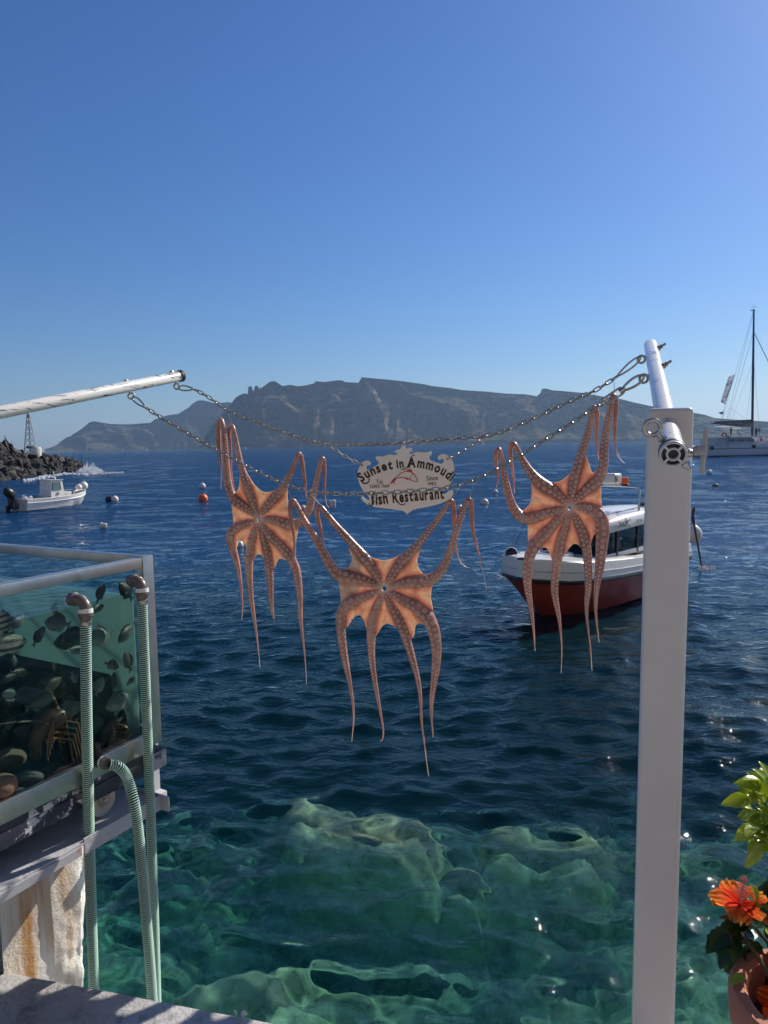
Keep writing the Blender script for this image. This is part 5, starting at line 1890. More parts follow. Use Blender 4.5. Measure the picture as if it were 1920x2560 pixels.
# ================================================================== BOATS
gel_white = paint('white_gelcoat', (0.76, 0.75, 0.72), rough=0.25, var=0.04, vscale=3, coat=0.3, dirt=(0.55, 0.53, 0.48), dirt_amt=0.1, dirt_scale=3)
gel_red = paint('red_hull_paint', (0.27, 0.042, 0.028), rough=0.28, var=0.15, vscale=2.5, coat=0.3, dirt=(0.16, 0.03, 0.03), dirt_amt=0.3, dirt_scale=2)
black_trim = paint('black_trim', (0.014, 0.014, 0.016), rough=0.4)
dark_glass, t, o = new_mat('tinted_window')
fr = N(t, 'Fresnel', {'IOR': 1.5})
bf = N(t, 'NewGeometry').outputs['Backfacing']
inv = N(t, 'Math', {0: 1.0, 1: bf}, operation='SUBTRACT').outputs[0]
ff = N(t, 'Math', {0: fr.outputs[0], 1: inv}, operation='MULTIPLY').outputs[0]
tr = N(t, 'BsdfTransparent', {'Color': (0.34, 0.36, 0.34, 1)})
g = N(t, 'BsdfGlossy', {'Roughness': 0.02})
mx = N(t, 'MixShader', {0: ff, 1: tr.outputs[0], 2: g.outputs[0]})
t.links.new(mx.outputs[0], o.inputs[0])


def place(root, xy, heading):
    root.location = (xy[0], xy[1], 0.0)
    root.rotation_euler = (0, 0, math.atan2(heading[1], heading[0]))


def hull_loft(st, parts_at, root, mats, names):
    """st: stations (x, [(y, z), ...] from keel to sheer); parts_at: index ranges of the profile"""
    for (i0, i1), mm, nm in zip(parts_at, mats, names):
        b = MB()
        for s_ in (-1, 1):
            b.ring_loft([[(x, s_ * y, z) for y, z in P[i0:i1 + 1]] for x, P in st], close=False, cap=False)
        # transom, and the blunt stem
        for x, P in (st[-1], st[0]):
            L_ = [(x, y, z) for y, z in P[i0:i1 + 1]]
            R_ = [(x, -y, z) for y, z in P[i0:i1 + 1]]
            for k in range(len(L_) - 1):
                b.verts([L_[k], L_[k + 1], R_[k + 1], R_[k]], [(0, 1, 2, 3)])
        bmesh.ops.remove_doubles(b.bm, verts=b.bm.verts[:], dist=0.002)
        b.build(nm, mm, root, local=True, angle=40)


def interp_st(keys, n=26):
    xs_ = [k[0] for k in keys]
    X = np.interp(np.linspace(0, 1, n), np.linspace(0, 1, len(xs_)), xs_)
    out = []
    K = np.array([[v for pr in k[1] for v in pr] for k in keys])
    f = np.linspace(0, len(keys) - 1, n)
    for i in range(n):
        a = int(min(len(keys) - 2, math.floor(f[i])))
        t_ = f[i] - a
        p0, p1, p2, p3 = K[max(a - 1, 0)], K[a], K[a + 1], K[min(a + 2, len(keys) - 1)]
        q = 0.5 * (2 * p1 + (p2 - p0) * t_ + (2 * p0 - 5 * p1 + 4 * p2 - p3) * t_ ** 2 + (3 * p1 - p0 - 3 * p2 + p3) * t_ ** 3)
        out.append((float(X[i]), [(max(0.0, float(q[2 * j])), float(q[2 * j + 1])) for j in range(len(q) // 2)]))
    return out


# ---- red water taxi
taxi = thing('taxi_boat', 'small red hulled passenger boat with a white cabin roof and an orange beacon', 'boat')
place(taxi, (4.40, 13.75), (-0.70, -0.714))
taxi.scale = (0.9, 0.9, 1.0)
KEYS = [(3.30, [(0.0, 0.66), (0.10, 0.68), (0.16, 0.705), (0.20, 0.775), (0.18, 1.05)]),
        (3.12, [(0.0, 0.72), (0.10, 0.78), (0.50, 0.70), (0.55, 0.77), (0.53, 1.05)]),
        (2.98, [(0.0, 0.30), (0.28, 0.42), (0.70, 0.69), (0.75, 0.76), (0.73, 1.04)]),
        (2.72, [(0.0, -0.02), (0.42, 0.26), (0.84, 0.68), (0.89, 0.75), (0.86, 1.02)]),
        (2.2, [(0.0, -0.24), (0.58, 0.13), (0.90, 0.65), (0.95, 0.72), (0.91, 0.98)]),
        (1.3, [(0.0, -0.36), (0.70, 0.06), (0.91, 0.59), (0.96, 0.66), (0.92, 0.91)]),
        (0.0, [(0.0, -0.40), (0.76, 0.03), (0.89, 0.53), (0.94, 0.60), (0.90, 0.83)]),
        (-1.3, [(0.0, -0.38), (0.76, 0.02), (0.88, 0.51), (0.93, 0.58), (0.89, 0.81)]),
        (-2.3, [(0.0, -0.34), (0.72, 0.02), (0.84, 0.52), (0.89, 0.59), (0.85, 0.82)])]
ST = interp_st(KEYS, 38)
hull_loft(ST, [(0, 2), (2, 4)], taxi, [gel_red, gel_white], ['hull', 'topside'])
b = MB()
rail = [Vector((x, P[2][0] + 0.012, P[2][1] + 0.02)) for x, P in ST][::-1] + [Vector((ST[0][0] + 0.03, 0, ST[0][1][2][1] + 0.02))] + [Vector((x, -P[2][0] - 0.012, P[2][1] + 0.02)) for x, P in ST]
b.tube(rail, 0.036, 8)
b.build('rub_rail', black_trim, taxi, local=True)
b = MB()
for s_ in (-1, 1):
    b.tube([Vector((x, s_ * (P[3][0] * 0.6 + P[4][0] * 0.4 + 0.004), P[3][1] * 0.6 + P[4][1] * 0.4)) for x, P in ST], 0.013, 6)
b.build('step_shade_line', paint('step_shade_grey', (0.50, 0.50, 0.49), rough=0.4), taxi, local=True)  # grey tube stands in for the shadow line along the topside step
# deck with rounded edge
b = MB()
b.ring_loft([[(x, y_ * (P[4][0] - 0.0) * k_, P[4][1] + dz_) for y_, k_, dz_ in ((-1, 1, 0), (-1, 0.95, 0.025), (-1, 0.86, 0.03), (-1, 0.5, 0.045), (1, 0.0, 0.05), (1, 0.5, 0.045), (1, 0.86, 0.03), (1, 0.95, 0.025), (1, 1, 0))] for x, P in ST[:26]], close=False, cap=False)
b.build('foredeck', gel_white, taxi, local=True, angle=60)
b = MB()
b.ring_loft([[(x, P[4][0] * k_, P[4][1] + dz_) for k_, dz_ in ((1, 0), (0.9, 0.03), (0.78, 0.02), (0.76, -0.35), (0, -0.36), (-0.76, -0.35), (-0.78, 0.02), (-0.9, 0.03), (-1, 0))] for x, P in ST[25:]], close=False, cap=False)
b.build('cockpit', gel_white, taxi, local=True, angle=40)
b = MB()
b.tube(ring_path((2.25, 0, 1.045), 0.34, (1, 0, 0.03), (0, 1, 0), 36, 0.8), 0.03, 8, wrap=True)
b.build('hatch_rim', gel_white, taxi, local=True)
b = MB()
b.lathe([(0.27, 0.0), (0.26, 0.012), (0.0, 0.014)], (2.25, 0, 1.042), (-0.03, 0, 1), 30)
hb = b.build('hatch', black_trim, taxi, local=True)
# cabin frame
cw, cz0, cz1 = 0.60, 0.90, 1.42
b = MB()
b.box((0.35, 0, 0.93), (2.6, 1.26, 0.10), bevel=0.03)
b.build('coaming', gel_white, taxi, local=True)
pil = [(1.72, 1.28), (0.95, 0.92), (0.02, 0.0), (-0.92, -0.92)]
for s_ in (-1, 1):
    for x0, x1 in pil:
        b = MB()
        b.box(((x0 + x1) / 2, s_ * 0.615, (cz0 + cz1) / 2 + 0.03), (0.065, 0.045, cz1 - cz0 + 0.06), rot=Matrix.Rotation(math.atan2(x1 - x0, cz1 - cz0), 3, 'Y'))
        b.build('window_pillar', black_trim, taxi, local=True)
    for k in range(3):
        (xa, xb), (xc, xd) = pil[k], pil[k + 1]
        b = MB()
        b.plate([(xa - 0.03, s_ * 0.61, 0.97), (xc + 0.03, s_ * 0.61, 0.97), (xd + 0.03, s_ * 0.61, 1.45), (xb - 0.03, s_ * 0.61, 1.45)], (0, -0.008 * s_, 0))
        b.build('side_window', dark_glass, taxi, local=True, smooth=False)
for y0, y1 in ((-0.585, -0.02), (0.02, 0.585)):
    b = MB()
    b.plate([(1.72, y0, 0.97), (1.72, y1, 0.97), (1.28, y1, 1.44), (1.28, y0, 1.44)], (-0.008, 0, 0))
    b.build('windscreen', dark_glass, taxi, local=True, smooth=False)
b = MB()
b.box((1.50, 0, 1.20), (0.05, 0.04, 0.62), rot=Matrix.Rotation(math.atan2(-0.44, 0.47), 3, 'Y'))
b.box((1.73, 0, 0.955), (0.04, 1.26, 0.03))
b.build('windscreen_frame', black_trim, taxi, local=True)
# inside: seats, helm, bundle behind the glass
b = MB()
b.box((0.9, 0.25, 0.98), (0.35, 0.35, 0.12), bevel=0.03)
b.box((0.76, 0.25, 1.16), (0.10, 0.36, 0.36), bevel=0.04)
b.box((0.9, -0.28, 0.98), (0.35, 0.35, 0.12), bevel=0.03)
b.box((0.76, -0.28, 1.16), (0.10, 0.36, 0.36), bevel=0.04)
b.build('seat', paint('navy_vinyl', (0.02, 0.03, 0.06), rough=0.5), taxi, local=True)
b = MB()
b.box((-0.35, 0.42, 1.0), (0.7, 0.25, 0.14), bevel=0.05)
b.ball((0.10, 0.42, 1.06), 0.15, 2, (1.5, 0.7, 0.75))
b.build('cushion', paint('tan_cushion', (0.42, 0.30, 0.18), rough=0.8), taxi, local=True)
# roof
b = MB()
rings = []
for x, wy, zt, zb in ((1.66, 0.50, 1.44, 1.40), (1.60, 0.62, 1.52, 1.37), (1.40, 0.70, 1.585, 1.375), (0.8, 0.73, 1.635, 1.40), (0.0, 0.74, 1.66, 1.42), (-1.0, 0.73, 1.65, 1.43), (-1.75, 0.70, 1.62, 1.43), (-1.85, 0.64, 1.58, 1.46)):
    rings.append([(x, -wy, zb), (x, -wy * 1.01, zb + (zt - zb) * 0.45), (x, -wy * 0.93, zb + (zt - zb) * 0.85), (x, -wy * 0.80, zt), (x, 0, zt + 0.03), (x, wy * 0.80, zt), (x, wy * 0.93, zb + (zt - zb) * 0.85), (x, wy * 1.01, zb + (zt - zb) * 0.45), (x, wy, zb)])
b.ring_loft(rings)
b.build('cabin_roof', gel_white, taxi, local=True, angle=50)
for x in (0.9, 0.35, -0.2):
    b = MB()
    b.box((x, 0.36, 1.672 if x < 0.6 else 1.662), (0.32, 0.05, 0.006), rot=Matrix.Rotation(math.radians(-1.5), 3, 'Y'))
    b.build('roof_stripe', paint('blue_stripe', (0.10, 0.16, 0.42), rough=0.5), taxi, local=True)
# arch with beacon and radar box
chrome = paint('polished_rail', (0.62, 0.62, 0.60), rough=0.15, metal=1.0)
b = MB()
b.tube(catmull([(-0.15, 0.56, 1.62), (-0.20, 0.56, 1.9), (-0.22, 0.53, 2.06), (-0.22, 0.42, 2.11), (-0.22, 0, 2.115), (-0.22, -0.42, 2.11), (-0.22, -0.53, 2.06), (-0.20, -0.56, 1.9), (-0.15, -0.56, 1.62)], 6), 0.022, 10)
b.build('roof_arch', chrome, taxi, local=True)
b = MB()
b.lathe([(0.075, 0), (0.08, 0.02), (0.06, 0.03)], (-0.22, 0.22, 2.125), (0, 0, 1), 20)
bc = b.build('beacon_base', black_trim, taxi, local=True)
m, t, o = new_mat('orange_lens')
p = N(t, 'BsdfPrincipled', {'Base Color': (0.85, 0.17, 0.02, 1), 'Roughness': 0.25, 'Subsurface Weight': 0.4, 'Subsurface Scale': 0.03})
t.links.new(p.outputs[0], o.inputs[0])
orange_lens = m
b = MB()
b.lathe([(0.072, 0.0), (0.076, 0.02), (0.074, 0.11), (0.068, 0.125), (0.0, 0.13)], (-0.22, 0.22, 2.155), (0, 0, 1), 24)
b.build('beacon_lens', orange_lens, taxi, local=True)
b = MB()
b.box((-0.22, -0.10, 2.26), (0.34, 0.36, 0.20), bevel=0.06, seg=4)
b.box((-0.22, -0.10, 2.14), (0.24, 0.26, 0.05), bevel=0.01)
rb = b.build('radar_box', gel_white, taxi, local=True)
tm = text_mesh('N', 0.16, 0.004, 0.9)
tm.transform(Matrix.Translation((-0.10, 0.0815, 2.20)) @ Matrix(((-1, 0, 0, 0), (0, 0, 1, 0), (0, 1, 0, 0), (0, 0, 0, 1))))
tm.materials.append(black_trim)
o = D.objects.new('lettering', tm)
COL.objects.link(o)
o.parent = rb
# lettering on the port fascia
tm = text_mesh('ΤΡΑΝΣΦΕΡ', 0.135, 0.003, 0.95)
tm.transform(Matrix.Translation((0.86, 0.745, 1.455)) @ Matrix.Rotation(math.radians(4), 4, 'Z') @ Matrix(((-1, 0, 0, 0), (0, 0, 1, 0), (0, 1, 0, 0), (0, 0, 0, 1))))
tm.materials.append(black_trim)
o = D.objects.new('lettering', tm)
COL.objects.link(o)
o.parent = taxi
tm = text_mesh('ΝΠ 154', 0.085, 0.001, 0.95)
tm.transform(Matrix.Translation((0.22, 0.757, 1.475)) @ Matrix(((-1, 0, 0, 0), (0, 0, 1, 0), (0, 1, 0, 0), (0, 0, 0, 1))))
tm.materials.append(black_trim)
o = D.objects.new('lettering', tm)
COL.objects.link(o)
o.parent = taxi
# lines on the roof, antenna stub
rope_d = paint('dark_rope', (0.05, 0.045, 0.04), rough=0.8)
b = MB()
b.tube(catmull([(1.5, 0.2, 1.60), (0.9, 0.45, 1.665), (0.2, 0.45, 1.685), (-1.0, 0.3, 1.685)], 6), 0.007, 6)
b.tube(catmull([(0.75, 0.5, 1.66), (0.72, 0.70, 1.58), (0.70, 0.76, 1.45), (0.3, 0.85, 1.1), (0.1, 0.88, 0.9)], 6), 0.005, 6)
for k in range(6):
    b.tube(ring_path((-1.1 + rs.uniform(-.05, .05), 0.25 + rs.uniform(-.04, .04), 1.68 + k * 0.008), 0.07 + 0.01 * k, (1, 0.2 * k, 0.1), (0, 1, 0.2), 12), 0.007, 5, wrap=True)
b.build('roof_line', rope_d, taxi, local=True)
MB().tube([(0.35, -0.2, 1.66), (0.35, -0.2, 1.84)], [0.016, 0.012], 8).build('aerial', chrome, taxi, local=True)
# outboard engine on the stern
b = MB()
b.box((-2.55, 0, 0.95), (0.42, 0.36, 0.5), bevel=0.10, seg=3)
b.box((-2.45, 0, 0.4), (0.2, 0.16, 0.8), bevel=0.04)
b.build('outboard_engine', black_rubber, taxi, local=True)
# bow fenders: white with dark blue ends
fend = paint('white_fender', (0.70, 0.69, 0.65), rough=0.4)


def fender_at(c, axis, L, r, label):
    ax = Vector(axis).normalized()
    root = thing('fender', label, 'fender', c)
    b = MB()
    b.lathe([(r * 0.55, -L * 0.46), (r * 0.92, -L * 0.40), (r, -L * 0.28), (r, L * 0.28), (r * 0.92, L * 0.40), (r * 0.55, L * 0.46)], c, ax, 22)
    b.build('body', fend, root)
    for s_ in (-1, 1):
        b = MB()
        b.lathe([(r * 0.88, s_ * L * 0.385), (r * 0.84, s_ * L * 0.43), (r * 0.5, s_ * L * 0.49), (r * 0.18, s_ * L * 0.52), (0.0, s_ * L * 0.53)], c, ax, 20, cap=False)
        b.build('end_cap', navy_cap, root)
    return root


fc = at(1277, 1386, 12.25)
fender_at(fc, (-0.10, -0.93, 0.22), 0.40, 0.118, 'white fender with a dark blue end at the bow tip of the red boat')
fc2 = at(1338, 1362, 13.6)
fender_at(fc2, (0.05, -0.93, 0.15), 0.36, 0.11, 'white fender with a dark end behind the bow of the red boat')
b = MB()
b.tube([fc + Vector((0.06, 0.05, 0.03)), at(1290, 1378, 12.25), at(1302, 1384, 12.4)], 0.008, 6)
tag(b.build('fender_line', rope_d, None), 'short dark line tying the bow fender to the red boat', 'rope')
b = MB()
pa, pb_ = fc + Vector((0, -0.12, 0.02)), at(1313, 1300, 12.0)
b.tube([fc + Vector((0.02, -0.06, 0.05)), at(1296, 1345, 12.2), at(1312, 1306, 12.1), at(1345, 1290, 13.2)], 0.0045, 6)
tag(b.build('bow_line', rope_d, None), 'thin dark line running up from the bow fender of the red boat', 'rope')
sb = at(1733, 1335, 16.5)
root = thing('ball_fender', 'large white ball fender hanging at the stern of the red boat', 'fender', sb)
b = MB()
b.lathe([(0.0, -0.215), (0.09, -0.205), (0.16, -0.15), (0.195, -0.06), (0.195, 0.03), (0.16, 0.12), (0.10, 0.18), (0.045, 0.215), (0.04, 0.25), (0.0, 0.255)], sb, (0.1, 0, 1), 24)
b.build('body', fend, root)
MB().tube(catmull([sb + Vector((0.0, 0, 0.25)), sb + Vector((-0.03, 0, 0.36)), at(1736, 1268, 16.5)], 5), 0.03, 8).build('lanyard', paint('rusty_rope', (0.16, 0.07, 0.04), rough=0.9), root)
b = MB()
b.tube(catmull([at(1731, 1272, 16.3), at(1737, 1320, 16.3), at(1746, 1370, 16.2), on_z(1755, 1422, -0.15)], 6), 0.022, 8)
tag(b.build('mooring_rope', rope_d, None), 'black rope running from the stern of the red boat down into the water', 'rope')

# ---- small white fishing boat
skiff = thing('fishing_boat', 'small white motor boat with a box cabin and a black outboard near the breakwater', 'boat')
HS = Vector((0.5, 0.866, 0))
SC = Vector((-17.98, 35.8, 0)) - Vector((0.866, -0.5, 0)) * 0.72 + HS * 1.9
place(skiff, (SC.x, SC.y), (HS.x, HS.y))
KS = [(2.02, [(0.0, 0.55), (0.03, 0.60), (0.06, 0.66), (0.07, 0.80)]),
      (1.75, [(0.0, 0.08), (0.16, 0.28), (0.34, 0.58), (0.37, 0.76)]),
      (1.3, [(0.0, -0.10), (0.36, 0.12), (0.55, 0.50), (0.58, 0.70)]),
      (0.5, [(0.0, -0.17), (0.55, 0.05), (0.69, 0.44), (0.73, 0.62)]),
      (-0.7, [(0.0, -0.18), (0.62, 0.03), (0.72, 0.40), (0.76, 0.58)]),
      (-1.9, [(0.0, -0.15), (0.60, 0.03), (0.70, 0.40), (0.73, 0.58)])]
SS = interp_st(KS, 26)
hull_loft(SS, [(0, 2), (2, 3)], skiff, [gel_white, gel_white], ['hull', 'gunwale'])
b = MB()
b.ring_loft([[(x, P[3][0] * k_, P[3][1] + dz_) for k_, dz_ in ((1, 0), (0.86, 0.02), (0.82, -0.18), (0, -0.2), (-0.82, -0.18), (-0.86, 0.02), (-1, 0))] for x, P in SS], close=False, cap=False)
b.build('deck', gel_white, skiff, local=True, angle=35)
b = MB()
b.tube([Vector((x, s_ * (P[2][0] + 0.01), P[2][1])) for s_ in (1,) for x, P in SS] , 0.02, 6)
b.tube([Vector((x, -(P[2][0] + 0.01), P[2][1])) for x, P in SS], 0.02, 6)
b.build('rub_rail', gel_white, skiff, local=True)
# cabin with sloped front, window and porthole
b = MB()
C8 = [(-0.42, -0.50, 0.42), (0.42, -0.50, 0.42), (0.30, -0.46, 1.46), (-0.36, -0.46, 1.46)]
b.verts([(x, y, z) for x, y, z in C8] + [(x, -y, z) for x, y, z in C8], [(0, 1, 2, 3), (4, 7, 6, 5), (0, 4, 5, 1), (3, 2, 6, 7), (1, 5, 6, 2), (0, 3, 7, 4)])
b.box((0.62, 0, 0.66), (0.42, 0.94, 0.32), bevel=0.03)
cab = b.build('cabin', gel_white, skiff, local=True, angle=20)
b = MB()
b.box((-0.03, 0, 1.475), (0.80, 1.02, 0.035), bevel=0.01)
b.build('cabin_roof', paint('grey_roof', (0.40, 0.40, 0.40), rough=0.6), cab, local=True)
b = MB()
b.plate([(-0.28, -0.492, 0.98), (0.16, -0.492, 0.98), (0.13, -0.470, 1.32), (-0.26, -0.470, 1.32)], (0, -0.012, 0))
b.build('window', paint('green_glass', (0.10, 0.20, 0.19), rough=0.08), cab, local=True, smooth=False)
b = MB()
for a_, c_ in (((-0.30, -0.497, 0.96), (0.18, -0.497, 0.96)), ((0.18, -0.497, 0.96), (0.15, -0.474, 1.34)), ((0.15, -0.474, 1.34), (-0.28, -0.474, 1.34)), ((-0.28, -0.474, 1.34), (-0.30, -0.497, 0.96))):
    b.tube([a_, c_], 0.018, 6)
b.build('window_frame', black_trim, cab, local=True)
b = MB()
b.lathe([(0.085, 0), (0.085, 0.015), (0.06, 0.02), (0.06, 0.008), (0, 0.008)], (-0.02, -0.499, 0.76), (0, -1, 0.05), 16)
b.build('porthole', paint('grey_ring', (0.30, 0.29, 0.27), rough=0.5), cab, local=True)
b = MB()
for y, z, r in ((0.3, 0.62, 0.05), (-0.33, 0.60, 0.05), (0.02, 1.3, 0.03), (-0.02, 0.9, 0.03), (0.33, 1.2, 0.02), (-0.28, 1.18, 0.02)):
    b.lathe([(r, 0), (r, 0.012), (0, 0.014)], (-0.425 + 0.06 * (z - 0.42), y, z), (-1, 0, 0), 12)
b.build('fittings', paint('grey_fitting', (0.22, 0.21, 0.20), rough=0.5), cab, local=True)
b = MB()
b.tube([(0.12, -0.1, 1.48), (0.05, -0.1, 1.92)], [0.035, 0.02], 8)
b.tube([(0.12, -0.1, 1.48), (0.18, -0.1, 1.66)], [0.05, 0.03], 8)
b.build('mast', gel_white, skiff, local=True)
b = MB()
b.tube([(0.28, -0.45, 1.52), (0.28, 0.45, 1.52)], 0.012, 6)
b.tube([(0.1, -0.28, 1.66), (0.1, 0.10, 1.70)], 0.012, 6)
b.build('blue_rail', paint('blue_pipe', (0.08, 0.16, 0.40), rough=0.5), skiff, local=True)
# black outboard, tilted
b = MB()
rings = []
for f, (sx, sy) in enumerate(((0.16, 0.13), (0.24, 0.19), (0.28, 0.22), (0.28, 0.22), (0.24, 0.19), (0.12, 0.10))):
    z = 0.62 + f * 0.115
    rings.append([(-2.12 - 0.09 * f * 0.5 + sx * math.cos(a), sy * math.sin(a) + 0.25, z) for a in [2 * math.pi * k / 14 for k in range(14)]])
b.ring_loft(rings)
b.box((-2.2, 0.25, 0.38), (0.24, 0.18, 0.6), bevel=0.05)
b.box((-2.36, 0.25, 0.06), (0.2, 0.10, 0.5), bevel=0.03)
b.box((-1.98, 0.25, 0.55), (0.2, 0.28, 0.2), bevel=0.03)
b.build('outboard_engine', black_trim, skiff, local=True, angle=50)
b = MB()
b.box((-2.25, -0.32, 0.35), (0.2, 0.16, 0.55), bevel=0.05)
b.box((-2.35, -0.32, 0.02), (0.2, 0.08, 0.4), bevel=0.03)
b.build('auxiliary_engine', black_trim, skiff, local=True, angle=50)
# gear in the boat
b = MB()
for k in range(7):
    b.ball((-1.6 + rs.uniform(-.2, .2), rs.uniform(-.5, .3), 0.62 + rs.uniform(-.05, .08)), rs.uniform(0.06, 0.13), 1)
b.build('rope_heap', fend, skiff, local=True)
b = MB()
b.box((-0.95, 0, 0.60), (0.6, 1.0, 0.10), bevel=0.03)
b.build('engine_box', paint('dark_box', (0.05, 0.06, 0.08), rough=0.6), skiff, local=True)
b = MB()
for k in range(9):
    b.ball((1.15 + rs.uniform(-.25, .25), rs.uniform(-.22, .22), 0.66 + rs.uniform(-.03, .06)), rs.uniform(0.06, 0.12), 1)
b.build('net_heap', paint('brown_net', (0.20, 0.17, 0.13), rough=0.9), skiff, local=True)
b = MB()
for s_ in (-1, 1):
    b.tube(catmull([(0.8, s_ * 0.62, 0.66), (1.0, s_ * 0.55, 0.84), (1.5, s_ * 0.40, 0.86), (1.85, s_ * 0.2, 0.86)], 5), 0.014, 6)
b.tube([(1.5, 0, 0.72), (2.05, 0.0, 1.0)], 0.03, 8)
b.build('bow_rail', gel_white, skiff, local=True)
b = MB()
b.tube(catmull([(1.95, -0.1, 0.70), (2.1, -0.15, 0.45), (2.5, -0.25, 0.25)], 5), 0.012, 6)
b.tube([(1.9, -0.05, 0.5), (1.98, -0.1, 0.12)], 0.01, 6)
b.build('anchor', paint('dark_anchor', (0.05, 0.05, 0.05), rough=0.6), skiff, local=True)
b = MB()
b.tube(catmull([(-1.9, -0.55, 0.58), (-2.1, -0.5, 0.2), (-2.5, -0.45, 0.02)], 5), 0.012, 6)
b.build('stern_line', paint('cream_rope', (0.60, 0.55, 0.42), rough=0.8), skiff, local=True)


def ball(name, c, r, mat, label, cat='buoy', group=None, shape='ball', cap=None):
    root = thing(name, label, cat, c, group=group)
    b = MB()
    if shape == 'ball':
        b.lathe([(r * math.sin(a), -r * math.cos(a)) for a in np.linspace(0.05, math.pi - 0.25, 14)] + [(r * 0.22, r * 0.99), (r * 0.2, r * 1.14), (0.0, r * 1.16)], c, (0.15, 0.05, 1), 22)
    b.build('body', mat, root)
    b = MB()
    b.tube(ring_path(Vector(c) + Vector((r * 0.17, 0, r * 1.2)), r * 0.13, (1, 0, 0), (0, 0, 1), 12), r * 0.035, 6, wrap=True)
    b.build('lifting_ring', black_trim if cap is None else cap, root)
    return root


def skiff_pt(x, y, z):
    return Vector(skiff.location) + HS * x + Vector((-0.866, 0.5, 0)) * y + Vector((0, 0, z))


ball('ball_fender', skiff_pt(1.98, 0.05, 1.04), 0.24, fend, 'larger white ball fender on the bow of the small fishing boat', 'fender')
ball('ball_fender', skiff_pt(1.62, -0.02, 0.98), 0.18, fend, 'smaller white ball fender inside the bow of the small fishing boat', 'fender')

# ---- mooring buoys
orange_b = paint('orange_buoy_plastic', (0.72, 0.13, 0.05), rough=0.45, dirt=(0.20, 0.05, 0.03), dirt_amt=0.2, dirt_scale=4)
buoy_w = paint('weathered_white_buoy', (0.68, 0.66, 0.60), rough=0.5, dirt=(0.10, 0.11, 0.07), dirt_amt=0.25, dirt_scale=4)
dark_b = paint('weed_dark_buoy', (0.05, 0.05, 0.035), rough=0.7)


def afloat(px, py, r, up=0.35):
    q = on_z(px, py, 0.0)
    return Vector((q.x, q.y, r * up))


ball('mooring_buoy', afloat(508, 1254, 0.27, 0.6), 0.27, orange_b, 'orange round buoy floating left of the left octopus')
ball('mooring_buoy', afloat(506, 1219, 0.24, 0.5), 0.24, buoy_w, 'white round buoy just beyond the orange buoy')
q = afloat(287, 1253, 0.22, 0.5)
r_ = ball('mooring_buoy', q, 0.21, buoy_w, 'white and black buoy to the right of the small fishing boat')
b = MB()
b.lathe([(0.0, -0.2), (0.17, -0.17), (0.20, 0.0), (0.17, 0.17), (0.0, 0.2)], q + Vector((-0.33, 0.05, -0.02)), (1, 0, 0.2), 16)
b.build('dark_float', black_trim, r_)
q = on_z(258, 1320, 0.0)
r_ = thing('jug_float', 'white square jug float below the small fishing boat', 'float', q)
MB().box(q + Vector((0, 0, 0.07)), (0.27, 0.2, 0.26), rot=Matrix.Rotation(0.4, 3, 'Z') @ Matrix.Rotation(0.25, 3, 'Y'), bevel=0.05, seg=3).build('body', buoy_w, r_)
MB().lathe([(0.035, 0), (0.04, 0.05), (0.0, 0.06)], q + Vector((0.05, 0, 0.18)), (0.25, 0, 1), 12).build('cap', dark_b, r_)
q = on_z(832, 1268, 0.0)
r_ = thing('jug_float', 'white square jug float left of the name board', 'float', q)
MB().box(q + Vector((0, 0, 0.14)), (0.30, 0.2, 0.42), rot=Matrix.Rotation(0.1, 3, 'Z'), bevel=0.05, seg=3).build('body', buoy_w, r_)
MB().lathe([(0.04, 0), (0.045, 0.05), (0.0, 0.06)], q + Vector((0.05, 0, 0.34)), (0, 0, 1), 12).build('cap', buoy_w, r_)
ball('mooring_buoy', afloat(757, 1278, 0.19, 0.5), 0.19, paint('faded_orange', (0.62, 0.36, 0.27), rough=0.6), 'faded pinkish buoy between the left and the middle octopus')
ball('mooring_buoy', afloat(1149, 1277, 0.2, 0.4), 0.20, buoy_w, 'white buoy between the two right arms of the middle octopus')
ball('mooring_buoy', afloat(1211, 1258, 0.22, 0.1), 0.21, buoy_w, 'low white buoy between the middle and the right octopus')
ball('mooring_buoy', afloat(598, 1366, 0.12, 0.5), 0.13, buoy_w, 'small white buoy seen through the web of the left octopus')
ball('mooring_buoy', afloat(1773, 1184, 0.26, 0.4), 0.25, buoy_w, 'white buoy right of the post below the catamaran')
q = on_z(1789, 1215, 0.0)
r_ = thing('jug_float', 'low dark float right of the post, nearer than the white buoy', 'float', q)
b = MB()
b.ball(q + Vector((0, 0, 0.03)), 0.2, 2, (1.1, 0.6, 0.5))
b.build('body', dark_b, r_)
b = MB()
b.ball(q + Vector((0.04, 0, 0.10)), 0.10, 2, (1.2, 0.6, 0.5))
b.build('cap', buoy_w, r_)
ball('mooring_buoy', afloat(1238, 1231, 0.1, 0.2), 0.16, buoy_w, 'tiny distant white buoy left of the right octopus')

# ================================================================== CATAMARAN
YCAT = 119.0


def cp(px, py, dy=0.0):
    return at(px, py, YCAT + dy)


